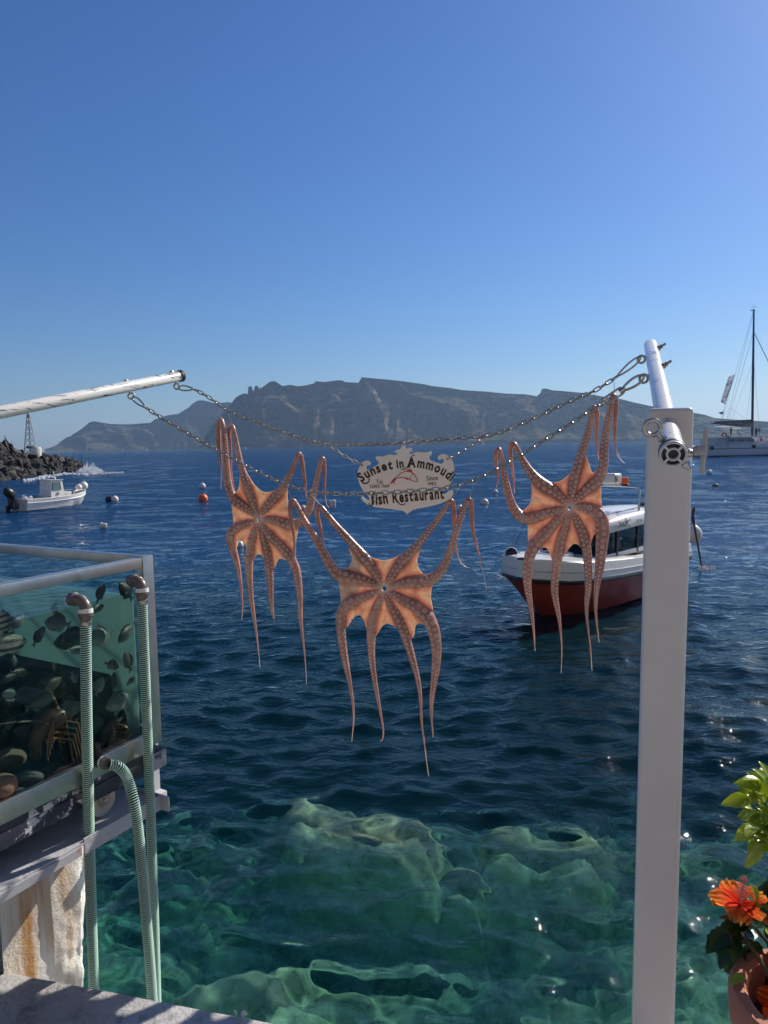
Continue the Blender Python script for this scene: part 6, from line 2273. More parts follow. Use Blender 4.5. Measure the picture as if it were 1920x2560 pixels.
cat_ = thing('catamaran', 'large white sailing catamaran with a dark mast anchored at the right edge', 'catamaran', on_z(1850, 1139, 0))
grey_hull = paint('catamaran_hull', (0.66, 0.66, 0.66), rough=0.35, var=0.04)
b = MB()
cw0 = cp(1764, 1139).x
for dy in (0.0, 6.0):
    rings = []
    for x, zt, hw in ((cw0, 1.55, 0.75), (cw0 + 0.6, 1.85, 0.95), (cw0 + 6, 1.95, 1.05), (cw0 + 12, 2.1, 0.95), (cw0 + 15, 2.25, 0.45), (cw0 + 16, 2.3, 0.05)):
        rings.append([(x, YCAT + dy - hw, zt), (x, YCAT + dy - hw, 0.9), (x, YCAT + dy - hw * 0.85, 0.0), (x, YCAT + dy, -0.6), (x, YCAT + dy + hw * 0.85, 0.0), (x, YCAT + dy + hw, 0.9), (x, YCAT + dy + hw, zt)])
    b.ring_loft(rings)
b.build('hull', grey_hull, cat_, angle=40)
b = MB()
b.box((cw0 + 8.0, YCAT - 1.04, 1.30), (15.0, 0.06, 0.10))
b.build('side_stripe', paint('dark_stripe', (0.05, 0.06, 0.08), rough=0.5), cat_, smooth=False)
b = MB()
b.box((cw0 + 7.5, YCAT - 1.0, 0.10), (15.0, 0.12, 0.20))
b.build('boot_stripe', paint('dark_waterline', (0.02, 0.025, 0.05), rough=0.5), cat_, smooth=False)
b = MB()
b.box((cw0 + 8, YCAT + 3, 1.7), (14, 6.0, 0.35))
b.build('bridge_deck', grey_hull, cat_, smooth=False)
b = MB()
xa, xb = cp(1788, 1100).x, cp(1889, 1100).x
rings = []
for y in (YCAT + 0.1, YCAT + 6.0):
    rings.append([(xa, y, 1.9), (xb + 0.5, y, 1.9), (xb - 0.5, y + (0.3 if y < YCAT + 1 else -0.3), 3.1), (xa + 0.1, y, 3.0)])
b.ring_loft(rings)
b.build('deckhouse', paint('deckhouse_paint', (0.50, 0.49, 0.47), rough=0.4), cat_, angle=20)
b = MB()
b.box(((xa + xb) / 2 - 0.2, YCAT + 3, 3.17), (xb - xa + 0.8, 6.4, 0.14), bevel=0.05)
b.build('deckhouse_roof', gel_white, cat_)
for k in range(3):
    b = MB()
    x0 = xa + 2.1 + k * 1.6
    b.box((x0 + 0.65, YCAT + 0.12, 2.62), (1.35, 0.05, 0.42), bevel=0.01)
    b.build('saloon_window', paint('smoked_window', (0.16, 0.17, 0.19), rough=0.1), cat_)
b = MB()
b.box((cp(1905, 1100).x + 1.6, YCAT + 2.6, 2.5), (4.6, 4.5, 0.85), bevel=0.25, seg=3)
b.build('fore_cabin', gel_white, cat_)
b = MB()
rings = []
for f in np.linspace(0, 1, 9):
    px = 1805 + 76 * f
    q = cp(px, 1066.5 + 3.5 * f ** 2 - 1.5 * math.sin(f * math.pi), 0)
    rings.append([(q.x, YCAT + 0.6, q.z - 0.05), (q.x, YCAT + 3, q.z + 0.12), (q.x, YCAT + 5.4, q.z - 0.05), (q.x, YCAT + 5.4, q.z - 0.12), (q.x, YCAT + 3, q.z + 0.02), (q.x, YCAT + 0.6, q.z - 0.12)])
b.ring_loft(rings)
b.build('sun_roof', gel_white, cat_, angle=40)
for px in (1807, 1821, 1829, 1861):
    for dy in (0.7, 5.3):
        a_, c_ = cp(px, 1068), cp(px - (3 if px < 1815 else 0) + 2, 1091)
        MB().tube([(a_.x, YCAT + dy, a_.z), (c_.x, YCAT + dy, 3.2)], 0.03, 6).build('roof_strut', chrome, cat_)
mast_m = paint('dark_mast', (0.045, 0.045, 0.055), rough=0.35)
MB_ = Vector((cp(1904, 1080).x, YCAT + 3, 3.1))
MT = Vector((cp(1904, 1080).x - 0.35, YCAT + 3, cp(1892, 765).z))
b = MB()
b.tube([MB_, MB_.lerp(MT, 0.5), MT], [0.20, 0.20, 0.13], 10)
b.box(MT + Vector((-0.2, 0, -0.15)), (0.7, 0.12, 0.12))
b.tube([MT, MT + Vector((0, 0, 0.9))], 0.02, 5)
b.tube([MT + Vector((-0.5, 0, 0.35)), MT + Vector((0.6, 0, 0.42))], 0.02, 5)
b.build('mast', mast_m, cat_)
for f in (0.565, 0.29):
    q = MB_.lerp(MT, f)
    MB().tube([q + Vector((-0.55, -1.4, 0)), q, q + Vector((0.65, 1.4, 0.05))], 0.045, 6).build('spreader', mast_m, cat_)
cover_m = paint('sail_cover', (0.13, 0.135, 0.13), rough=0.85, var=0.2, vscale=2)
b = MB()
rings = []
for f in np.linspace(0, 1, 10):
    px = 1800 + 104 * f
    zt = cp(px, 1057.5 - 6.5 * min(1, f * 8) - 4.5 * f).z
    zb = cp(px, 1058.5 + 9.5 * f).z
    q = cp(px, 1050)
    w_ = 0.16 + 0.18 * min(1, f * 4)
    zm = (zt + zb) / 2
    rings.append([(q.x, YCAT + 3 + w_ * math.cos(a), zm + (zt - zb) / 2 * math.sin(a)) for a in [2 * math.pi * k / 12 for k in range(12)]])
b.ring_loft(rings)
cov = b.build('sail_cover', cover_m, cat_, angle=60)
tm = text_mesh('Salt Myth', 0.62, 0.004, 1.0)
q = cp(1858, 1060)
tm.transform(Matrix.Translation((q.x - world_loc(cat_).x, YCAT + 2.63 - world_loc(cat_).y, q.z)) @ Matrix.Rotation(math.radians(2.5), 4, 'Y') @ Matrix.Rotation(math.pi / 2, 4, 'X'))
tm.materials.append(paint('grey_letters', (0.38, 0.40, 0.42), rough=0.7))
o = D.objects.new('lettering', tm)
COL.objects.link(o)
o.parent = cat_
stay_m = paint('steel_stay', (0.25, 0.26, 0.28), rough=0.4)


def stay(a, c, r=0.022):
    MB().tube([a, c], r, 5).build('stay', stay_m, cat_)


BOOM_END = cp(1802, 1056)
stay(MT, Vector((cp(1796, 1092).x, YCAT + 0.5, 3.2)), 0.018)
stay(MT + Vector((0, 0, -0.3)), Vector((cp(1838, 1050).x, YCAT + 3, cp(1838, 1050).z)))
stay(MB_.lerp(MT, 0.83), Vector((cp(1842, 1050).x, YCAT + 3, cp(1842, 1050).z)))
stay(MT, MB_.lerp(MT, 0.565) + Vector((-0.55, -1.4, 0)), 0.016)
stay(MB_.lerp(MT, 0.565) + Vector((-0.55, -1.4, 0)), Vector((MB_.x - 0.6, YCAT - 0.9, 2.1)), 0.016)
stay(MB_.lerp(MT, 0.565) + Vector((0.65, 1.4, 0)), MT, 0.016)
stay(MB_.lerp(MT, 0.83), Vector((MB_.x + 9, YCAT + 3, 3.2)), 0.06)
stay(MB_.lerp(MT, 0.60), Vector((cp(1850, 1050).x, YCAT + 3, cp(1850, 1050).z)), 0.014)
stay(MB_.lerp(MT, 0.565) + Vector((0.65, 1.4, 0.05)), Vector((MB_.x + 0.5, YCAT + 6.6, 2.2)), 0.016)
stay(Vector((cp(1822, 1045).x, YCAT + 3, cp(1822, 1045).z)), Vector((cp(1846, 1018).x, YCAT + 3, cp(1846, 1018).z)), 0.012)
stay(Vector((cp(1846, 1018).x, YCAT + 3, cp(1846, 1018).z)), Vector((cp(1886, 1044).x, YCAT + 3, cp(1886, 1044).z)), 0.012)
for px, py in ((1780, 1120), (1885, 1115.5)):
    q = cp(px, py, -1.15)
    b = MB()
    b.ball(q, 0.33, 2, (1, 0.7, 1))
    tag(b.build('round_fender', black_trim, None), 'black round fender on the catamaran hull, %s' % ('at the stern' if px < 1800 else 'below the mast'), 'fender')
for px in (1808, 1826, 1853):
    q = cp(px, 1114, -1.1)
    b = MB()
    b.lathe([(0.05, -0.5), (0.15, -0.42), (0.16, 0.3), (0.08, 0.42), (0.03, 0.5)], q, (1, 0, 0.05), 10)
    tag(b.build('long_fender', fend, None), 'long white fender lying along the catamaran deck edge', 'fender', 'long fenders on the catamaran')
# flags: tall banner on the topping line, small striped flag below
fl_w, t, o = new_mat('banner_cloth')
tc = N(t, 'TexCoord').outputs['Object']
wv = N(t, 'TexNoise', {'Vector': tc, 'Scale': 0.9, 'Detail': 1.0, 'Distortion': 1.2}).outputs[0]
cc = ramp(t, wv, [(0.50, (0.86, 0.87, 0.87)), (0.56, (0.55, 0.56, 0.60)), (0.60, (0.85, 0.86, 0.86))])
d1 = N(t, 'BsdfDiffuse', {'Color': cc})
d2 = N(t, 'BsdfTranslucent', {'Color': cc})
mx = N(t, 'MixShader', {0: 0.45, 1: d1.outputs[0], 2: d2.outputs[0]})
t.links.new(mx.outputs[0], o.inputs[0])
blue_cloth = paint('blue_cloth', (0.10, 0.16, 0.36), rough=0.8)


def flag(name, label, quad, mat):
    """cloth between four picture corners (tl, tr, br, bl), rippling"""
    root = thing(name, label, 'flag', cp(*quad[0]))
    b = MB()
    n, mm = 10, 8
    F_, B_ = [], []
    for i in range(n + 1):
        f = i / n
        L_ = [quad[0][k] + (quad[3][k] - quad[0][k]) * f for k in (0, 1)]
        R_ = [quad[1][k] + (quad[2][k] - quad[1][k]) * f for k in (0, 1)]
        row, rowb = [], []
        for j in range(mm + 1):
            g_ = j / mm
            x, y = L_[0] + (R_[0] - L_[0]) * g_, L_[1] + (R_[1] - L_[1]) * g_
            q = cp(x, y, 3 + 0.12 * math.sin(f * 7 + g_ * 5))
            row.append(q)
            rowb.append(q + Vector((0, 0.02, 0)))
        F_.append(row)
        B_.append(rowb[::-1])
    b.ring_loft([r0 + r1 for r0, r1 in zip(F_, B_)])
    b.build('cloth', mat, root)
    return root


fr_ = flag('banner_flag', 'tall pale banner with a grey figure on the catamaran rigging', [(1821, 942), (1837, 936), (1813, 1013), (1802, 1003)], fl_w)
b = MB()
for cx0, cy0, rr in ((1818.5, 962, 0.14), (1806, 1004, 0.16)):
    b.tube(ring_path(cp(cx0, cy0, 2.75), rr, (1, 0, 0), (0, 0, 1), 14), 0.06, 6, wrap=True)
b.tube(catmull([cp(1829, 955, 2.8), cp(1826, 970, 2.8), cp(1820, 982, 2.8), cp(1816, 995, 2.8)], 6), 0.07, 6)
b.build('emblem', paint('slate_print', (0.20, 0.26, 0.42), rough=0.8), fr_)
sf = flag('striped_flag', 'small blue and white striped flag below the banner on the catamaran', [(1797, 1031), (1809, 1028), (1808, 1036), (1798, 1034)], paint('white_cloth', (0.68, 0.68, 0.70), rough=0.8))
for k in range(3):
    y0 = 1029.2 + k * 2.4
    q0, q1 = cp(1800, y0 + 1.2, 2.86), cp(1808.5, y0 + 0.2, 2.86)
    b = MB()
    b.plate([q0, q1, q1 + Vector((0, 0, -0.07)), q0 + Vector((0, 0, -0.07))], (0, 0.02, 0))
    b.build('stripe', blue_cloth, sf, smooth=False)
b = MB()
b.tube([cp(1837, 936, 3), cp(1812, 1015, 3), cp(1803, 1056, 3)], 0.02, 5)
b.build('flag_line', stay_m, cat_)

# ---- people aboard
skin_m = paint('skin', (0.42, 0.26, 0.18), rough=0.6)


def person(label, foot, pose, shirt, trousers, face=0.0):
    """one continuous small figure; pose: joints in metres relative to the feet"""
    J = {'pelvis': (0, 0, 0.95), 'chest': (0, 0, 1.32), 'neck': (0, 0, 1.50), 'head': (0, 0, 1.63),
         'kneeL': (-0.1, -0.02, 0.5), 'footL': (-0.11, 0, 0.04), 'kneeR': (0.1, -0.02, 0.5), 'footR': (0.12, 0, 0.04),
         'elbL': (-0.27, -0.02, 1.15), 'handL': (-0.28, -0.12, 0.92), 'elbR': (0.27, -0.02, 1.15), 'handR': (0.28, -0.12, 0.92)}
    J.update(pose)
    J = {k: Vector(v) for k, v in J.items()}
    root = thing('person', label, 'person', foot)
    b = MB()
    ch, pe = J['chest'], J['pelvis']
    b.tube([pe + Vector((0, 0, -0.06)), pe.lerp(ch, 0.4), ch, ch + (J['neck'] - ch) * 0.7], [0.15, 0.145, 0.17, 0.09], 10)
    b.tube([ch, J['neck'], J['head'] + Vector((0, 0, -0.05))], [0.08, 0.055, 0.055], 8)
    b.ball(J['head'], 0.105, 2, (0.85, 1.0, 1.15))
    b.ball(J['head'] + Vector((0, -0.10, -0.01)), 0.022, 1)
    for s_, k in ((-1, 'L'), (1, 'R')):
        sh = ch + Vector((0.17 * s_, 0, 0.12))
        b.tube([ch + Vector((0.05 * s_, 0, 0.08)), sh, J['elb' + k], J['hand' + k]], [0.08, 0.06, 0.042, 0.032], 8)
        hp = pe + Vector((0.085 * s_, 0, -0.03))
        b.tube([hp, J['knee' + k], J['foot' + k], J['foot' + k] + Vector((0, -0.16, -0.01))], [0.095, 0.065, 0.045, 0.035], 8)
    me = b.mesh('person_raw', None, smooth=False)
    tmp = D.objects.new('person_raw', me)
    COL.objects.link(tmp)
    rm = tmp.modifiers.new('r', 'REMESH')
    rm.mode = 'VOXEL'
    rm.voxel_size = 0.03
    bpy.context.view_layer.update()
    me2 = D.meshes.new_from_object(tmp.evaluated_get(bpy.context.evaluated_depsgraph_get()))
    D.objects.remove(tmp)
    for mm in (skin_m, shirt, trousers, black_trim):
        me2.materials.append(mm)
    for pl in me2.polygons:
        c = pl.center
        z = c.z
        if (c - J['head']).length < 0.16 and (c.z > J['head'].z + 0.03 or c.y > J['head'].y + 0.04):
            pl.material_index = 3
        elif z > J['neck'].z - 0.02:
            pl.material_index = 0
        elif z > pe.z - 0.02 and abs(c.x - ch.x) < 0.30:
            pl.material_index = 1
        elif z > J['footL'].z + 0.25 or z > pe.z - 0.4:
            pl.material_index = 2
        pl.use_smooth = True
    o = D.objects.new('body', me2)
    COL.objects.link(o)
    o.parent = root
    o.rotation_euler = (0, 0, face)
    return root


cl = {k: paint(k + '_clothing', c, rough=0.85) for k, c in (('navy', (0.03, 0.035, 0.06)), ('blue', (0.22, 0.30, 0.42)), ('white', (0.72, 0.72, 0.70)), ('grey', (0.25, 0.25, 0.26)), ('red', (0.45, 0.06, 0.05)), ('dark', (0.03, 0.03, 0.035)))}


def on_cat(px, z, dy):
    return Vector((cp(px, 1100).x, YCAT + dy, z))


person('person in pale blue walking along the catamaran side deck', on_cat(1816.5, 1.9, -0.55), {'kneeL': (-0.16, -0.05, 0.5), 'footL': (-0.22, 0, 0.06), 'elbR': (0.2, -0.25, 1.25), 'handR': (0.05, -0.35, 1.35)}, cl['blue'], cl['blue'], 0.6)
person('person in dark clothes standing at the catamaran helm', on_cat(1837, 3.24, 1.4), {'elbR': (0.25, -0.2, 1.2), 'handR': (0.35, -0.35, 1.1)}, cl['dark'], cl['dark'], 0.9)
SIT = {'pelvis': (0, 0, 0.50), 'chest': (0, 0, 0.88), 'neck': (0, 0, 1.06), 'head': (0, 0, 1.20), 'kneeL': (-0.1, -0.42, 0.5), 'footL': (-0.1, -0.42, 0.05), 'kneeR': (0.12, -0.42, 0.5), 'footR': (0.12, -0.42, 0.05), 'elbL': (-0.26, -0.08, 0.72), 'handL': (-0.2, -0.3, 0.6), 'elbR': (0.26, -0.08, 0.72), 'handR': (0.2, -0.3, 0.6)}
person('person in a white shirt sitting under the catamaran sun roof', on_cat(1854, 3.24, 1.2), SIT, cl['white'], cl['grey'], 0.9)
person('person in navy standing by the catamaran mast, left of two', on_cat(1892.5, 3.0, 0.4), {'head': (0.02, -0.03, 1.60)}, cl['navy'], cl['navy'], 0.5)
person('person in grey and white standing by the catamaran mast, right of two', on_cat(1898.5, 3.0, 0.2), {'elbR': (0.30, -0.02, 1.2), 'handR': (0.24, -0.1, 1.0)}, cl['grey'], cl['white'], -0.4)
person('person in red sitting on the catamaran foredeck', on_cat(1899.5, 1.95, -0.5), SIT, cl['red'], cl['white'], 1.1)
person('person in white sitting on the catamaran foredeck beside the one in red', on_cat(1912, 1.95, -0.5), SIT, cl['white'], cl['navy'], 0.8)
q = cp(1811, 1088, 0.4)
b = MB()
b.tube(ring_path(q, 0.36, (1, 0, 0), (0, 0.2, 1), 18), 0.11, 8, wrap=True)
tag(b.build('life_ring', paint('red_life_ring', (0.70, 0.10, 0.06), rough=0.6), None), 'red life ring on the aft roof edge of the catamaran', 'life ring')

# distant boats under the cliffs
for px, py, L, lab in ((305, 1125.5, 9, 'tiny white motor boat under the headland, left of two'), (367, 1123.5, 7, 'tiny white sailing boat under the headland, right of two'), (614, 1118.5, 8, 'tiny white boat under the foot of the pinnacle cliff'), (877, 1113, 9, 'tiny white boat with a wake left of the name board')):
    Yd = 1500
    q = at(px, py, Yd)
    q.z = 0.0
    root = thing('distant_boat', lab, 'boat', q)
    b = MB()
    b.ring_loft([[(q.x + x, q.y - hw, 1.6), (q.x + x, q.y - hw * 0.7, 0), (q.x + x, q.y + hw * 0.7, 0), (q.x + x, q.y + hw, 1.6)] for x, hw in ((-L / 2, 1.3), (L * 0.2, 1.4), (L * 0.5, 0.1))])
    b.build('hull', gel_white, root)
    MB().box((q.x - L * 0.1, q.y, 2.4), (L * 0.45, 2.0, 1.8), bevel=0.3).build('cabin', gel_white, root)
    if 'sailing' in lab:
        MB().tube([(q.x, q.y, 2), (q.x, q.y, 13)], 0.12, 5).build('mast', gel_white, root)

# ================================================================== BREAKWATER
rock_m, t, o = new_mat('lava_rock')
tc = N(t, 'TexCoord').outputs['Object']
oi = N(t, 'ObjectInfo').outputs['Random']
n1 = N(t, 'TexNoise', {'Vector': tc, 'Scale': 2.2, 'Detail': 7.0, 'Roughness': 0.65}).outputs[0]
a_ = ramp(t, n1, [(0.35, (0.004, 0.004, 0.005)), (0.60, (0.010, 0.010, 0.010)), (0.75, (0.03, 0.027, 0.024))])
br = ramp(t, n1, [(0.35, (0.02, 0.017, 0.014)), (0.70, (0.085, 0.072, 0.06))])
f_ = ramp(t, oi, [(0.72, (0, 0, 0)), (0.80, (1, 1, 1))])
cc = N(t, 'MixRGB', {0: f_, 1: a_, 2: br}).outputs[0]
bp = N(t, 'Bump', {'Height': n1, 'Strength': 0.8, 'Distance': 0.25})
p = N(t, 'BsdfPrincipled', {'Base Color': cc, 'Roughness': 0.75, 'Normal': bp.outputs[0]})
t.links.new(p.outputs[0], o.inputs[0])
BASE = [(-60, 1222), (0, 1207), (60, 1199), (85, 1188), (125, 1188), (150, 1178), (185, 1182), (213, 1174)]
RIDGE = [(-60, 1075), (0, 1093), (22, 1100), (30, 1115), (45, 1119), (75, 1125), (100, 1127), (135, 1131), (150, 1139), (180, 1141), (198, 1149), (213, 1166)]


def shore(px, f, dd=14.0):
    """point on the breakwater slope: px column, f from the waterline (0) to the ridge (1)"""
    yb = np.interp(px, [q[0] for q in BASE], [q[1] for q in BASE])
    yr = np.interp(px, [q[0] for q in RIDGE], [q[1] for q in RIDGE])
    d0 = np.interp(px, [-60, 0, 90, 213], [66, 73, 88, 104])
    D0 = d0 + dd * f * np.interp(px, [100, 213], [1, 0.25])
    py = yb + (yr - yb) * f
    return at(px, py, D0)


mound_v = []
PXS = np.linspace(-60, 213, 60)
FS = np.linspace(-0.05, 1.0, 12)
P = np.zeros((len(FS) + 2, len(PXS), 3))
for i, f in enumerate(FS):
    for j, px in enumerate(PXS):
        q = shore(px, f)
        P[i, j] = (q.x, q.y, q.z - 0.7 + 0.6 * (rs.random() - 0.5))
P[0, :, 2] = -3
P[-2] = P[-3] + np.array([-2, 10, -1.5])
P[-1] = P[-3] + np.array([-3, 22, 0])
P[-1, :, 2] = -3
mound = from_np('breakwater', P.reshape(-1, 3), grid_faces(P.shape[0], P.shape[1]), rock_m, smooth=False)
tag(mound, 'breakwater of black lava boulders at the left edge', kind='structure')


def boulder(seed):
    r0 = np.random.default_rng(seed)
    bm_ = bmesh.new()
    pts_ = r0.normal(size=(15, 3))
    pts_ /= np.linalg.norm(pts_, axis=1)[:, None]
    pts_ *= r0.uniform(0.75, 1.1, (15, 1)) * np.array([1, 0.85, 0.72])
    for p_ in pts_:
        bm_.verts.new(p_)
    bmesh.ops.convex_hull(bm_, input=bm_.verts[:])
    bmesh.ops.bevel(bm_, geom=bm_.edges[:], offset=0.07, segments=1, affect='EDGES')
    me = D.meshes.new('rock')
    bm_.to_mesh(me)
    bm_.free()
    me.materials.append(rock_m)
    return me


BOULD = [boulder(s_) for s_ in range(12)]
for k in range(190):
    px = rs.uniform(-15, 208)
    f = rs.random() ** 0.9
    q = shore(px, f)
    r = rs.uniform(0.45, 1.25) * (1.15 if f < 0.25 else 1.0) * np.interp(px, [0, 208], [1.0, 0.85])
    o = D.objects.new('rock', BOULD[k % 12])
    COL.objects.link(o)
    o.parent = mound
    o.location = (q.x, q.y, q.z - (0.35 + 0.6 * f * f) * r)
    o.rotation_euler = (rs.uniform(0, 6), rs.uniform(0, 6), rs.uniform(0, 6))
    o.scale = (r * rs.uniform(1, 1.5), r, r * rs.uniform(0.8, 1.1))

# lattice light tower on the rocks
twc = shore(77, 0.9)
tower = thing('lattice_tower', 'small metal lattice light tower on the breakwater rocks', 'tower', (twc.x, twc.y, twc.z))
tower_d = paint('tower_dark_and_shade', (0.07, 0.07, 0.075), rough=0.6)
TH_, BW, TW = 5.6, 0.85, 0.16
leg_pt = lambda k, f: Vector((twc.x, twc.y, twc.z - 0.3)) + Matrix.Rotation(math.radians(25 + 90 * k), 3, 'Z') @ Vector((BW + (TW - BW) * f, 0, TH_ * f))
for k in range(4):
    MB().tube([leg_pt(k, 0), leg_pt(k, 1)], 0.055, 6).build('leg', tower_d if k in (2, 3) else gel_white, tower)  # shade painted in: legs and braces dark on shaded sides, white on lit ones
for k in range(4):
    for i in range(7):
        f0, f1 = i / 7, (i + 1) / 7
        MB().tube([leg_pt(k, f0), leg_pt((k + 1) % 4, f1)], 0.028, 5).build('brace', tower_d if k in (1, 2, 3) else gel_white, tower)
        MB().tube([leg_pt((k + 1) % 4, f0), leg_pt(k, f1)], 0.028, 5).build('brace', tower_d if k in (1, 2, 3) else gel_white, tower)
MB().box(Vector((twc.x, twc.y, twc.z + 0.75)), (0.75, 0.75, 0.35)).build('battery_box', tower_d, tower)
b = MB()
b.lathe([(0.22, 0), (0.22, 0.3), (0.16, 0.5), (0.0, 0.6)], (twc.x, twc.y, twc.z + TH_ - 0.3), (0, 0, 1), 12)
b.build('lamp', gel_white, tower)
q = shore(89, 0.92)
b = MB()
b.lathe([(0.75, -0.6), (0.78, 0.5), (0.7, 0.75), (0.0, 0.8)], q, (0, 0, 1), 14)
tag(b.build('concrete_block', paint('white_concrete', (0.55, 0.53, 0.48), rough=0.8), None), 'whitish round concrete base beside the lattice tower', 'base')

# spray and foam where the swell breaks
foam_m = paint('sea_foam', (0.80, 0.82, 0.84), rough=0.9, var=0.05)
b = MB()
tip = shore(205, 0.0)


def flake(c, r):
    q = [Vector((rs.gauss(0, 1), rs.gauss(0, 1), rs.gauss(0, 1))).normalized() * r * rs.uniform(0.6, 1.3) for _ in range(4)]
    b.verts([c + v for v in q], [(0, 1, 2), (0, 2, 3), (0, 3, 1), (1, 3, 2)])


JETS = [(202, 7, 0.5), (212, 4, 0.9), (219, 3, 1.5), (227, 3.5, 0.9), (234, 4, 1.2), (243, 6, 0.6), (256, 9, 0.25)]
for k in range(8500):
    a = rs.random() ** 1.3
    px = 193 + 62 * a + rs.gauss(0, 3)
    hmax = max(0.05, sum(h_ * math.exp(-((px - c_) / w_) ** 2) for c_, w_, h_ in JETS))
    z = hmax * rs.random() ** 1.7
    base = on_z(px, 1181 + rs.gauss(0, 2.0) - 3 * (1 - a), 0)
    flake(base + Vector((0, 0, z + 0.03)), rs.uniform(0.015, 0.06) * (1.3 - 0.6 * z / 2.6))
for k in range(2600):
    px = rs.choice([rs.uniform(60, 130), rs.uniform(130, 200), rs.uniform(205, 310)])
    yb = float(np.interp(px, [0, 60, 100, 130, 160, 200, 310], [1206, 1202, 1194, 1191, 1183, 1184, 1181]))
    base = on_z(px, yb + abs(rs.gauss(0, 1.6)) + rs.uniform(-1, 1.5), 0)
    z = sea_z(base.x, base.y)
    c = Vector((base.x, base.y, z + 0.04))
    flake(c, rs.uniform(0.04, 0.16) * (0.6 if px > 240 else 1))
fm = b.build('sea_spray', foam_m, None, smooth=False)
tag(fm, 'white spray and foam where waves break on the breakwater tip', kind='stuff')
b = MB()
for k in range(420):
    if k < 200:
        px, py = 1262 + rs.gauss(0, 14), 1437 + rs.gauss(0, 4)
    else:
        px, py = rs.uniform(1745, 1790), 1420 + rs.gauss(0, 3)
    base = on_z(px, py, 0)
    z = sea_z(base.x, base.y)
    flake(Vector((base.x, base.y, z + 0.01)), rs.uniform(0.006, 0.022))
fm = b.build('wake_foam', foam_m, None, smooth=False)
tag(fm, 'flecks of foam on the water by the red boat', kind='stuff')

# ================================================================== POTTED HIBISCUS
terra = paint('terracotta', (0.42, 0.17, 0.105), rough=0.75, var=0.12, vscale=8, bump=0.15, bscale=90)
soil = paint('potting_soil', (0.06, 0.045, 0.03), rough=0.95, bump=0.8, bscale=90)
PCz = on_z(2036, 2505, 1.93)
pot = thing('terracotta_pot', 'round terracotta pot with a thick rim in the lower right corner', 'plant pot', (PCz.x, PCz.y, 1.4))
b = MB()
b.lathe([(0.0, -0.53), (0.08, -0.53), (0.095, -0.50), (0.122, -0.12), (0.124, -0.08), (0.136, -0.075), (0.146, -0.06), (0.148, -0.01), (0.141, 0.003), (0.124, 0.004), (0.115, -0.004), (0.112, -0.06), (0.110, -0.10)], PCz, (0, 0, 1), 56, cap=False)
b.build('pot_body', terra, pot)
b = MB()
b.lathe([(0.1105, -0.075), (0.08, -0.066), (0.05, -0.060), (0.0, -0.062)], PCz, (0, 0, 1), 30, cap=False)
b.build('soil', soil, pot)


def leaf_mat(name, base, light, trans):
    m, t, o = new_mat(name)
    tc = N(t, 'TexCoord').outputs['Object']
    n1 = N(t, 'TexNoise', {'Vector': tc, 'Scale': 30.0, 'Detail': 4.0}).outputs[0]
    cc = ramp(t, n1, [(0.3, base), (0.7, light)])
    d1 = N(t, 'BsdfPrincipled', {'Base Color': cc, 'Roughness': 0.3, 'Specular IOR Level': 0.5})
    d2 = N(t, 'BsdfTranslucent', {'Color': c4(trans)})
    mx = N(t, 'MixShader', {0: 0.42, 1: d1.outputs[0], 2: d2.outputs[0]})
    t.links.new(mx.outputs[0], o.inputs[0])
    return m


leaf_d = leaf_mat('dark_hibiscus_leaf', (0.018, 0.05, 0.016), (0.05, 0.11, 0.03), (0.12, 0.26, 0.03))
leaf_l = leaf_mat('lime_leaf', (0.22, 0.32, 0.045), (0.42, 0.52, 0.09), (0.72, 0.80, 0.08))
stem_m = paint('plant_stem', (0.10, 0.085, 0.05), rough=0.8)


def leaf_mesh(name, L, W_, mat, tooth=0.0, fold=0.25, droop=0.3, seed=0):
    """pointed oval leaf along +x with a crease and thickness"""
    r0 = random.Random(seed)
    b = MB()
    n = 9
    rows = []
    for i in range(n):
        f = i / (n - 1)
        wv = W_ * (math.sin(math.pi * f ** 0.8) ** 0.9) * (1 + tooth * (1 if i % 2 else -1)) + 0.0006
        z = -droop * L * f * f
        x = L * f
        rows.append([(x, -wv, z + fold * wv + r0.uniform(-1, 1) * 0.02 * L), (x, -wv * 0.5, z + fold * wv * 0.35), (x, 0, z), (x, wv * 0.5, z + fold * wv * 0.35), (x, wv, z + fold * wv + r0.uniform(-1, 1) * 0.02 * L)])
    th = 0.0007
    b.ring_loft([r_ + [(x, y, z - th) for x, y, z in r_[::-1]] for r_ in rows])
    return b.mesh(name, mat, angle=70)


LD = [leaf_mesh('leaf', 0.056, 0.019, leaf_d, 0.10, 0.3, 0.35, s_) for s_ in range(4)]
LL = [leaf_mesh('leaf', 0.044, 0.013, leaf_l, 0.04, 0.3, 0.45, s_) for s_ in range(4)]


def put_leaf(root, meshes, at_, direction, up, s_=1.0):
    d = Vector(direction).normalized()
    u = Vector(up)
    y = u.cross(d)
    if y.length < 1e-4:
        y = Vector((0, 1, 0)).cross(d)
    y.normalize()
    z = d.cross(y)
    o = D.objects.new('leaf', rs.choice(meshes))
    COL.objects.link(o)
    o.parent = root
    o.matrix_local = Matrix.Translation(Vector(at_) - world_loc(root)) @ Matrix((d, y, z)).transposed().to_4x4() @ Matrix.Diagonal((s_, s_, s_, 1))


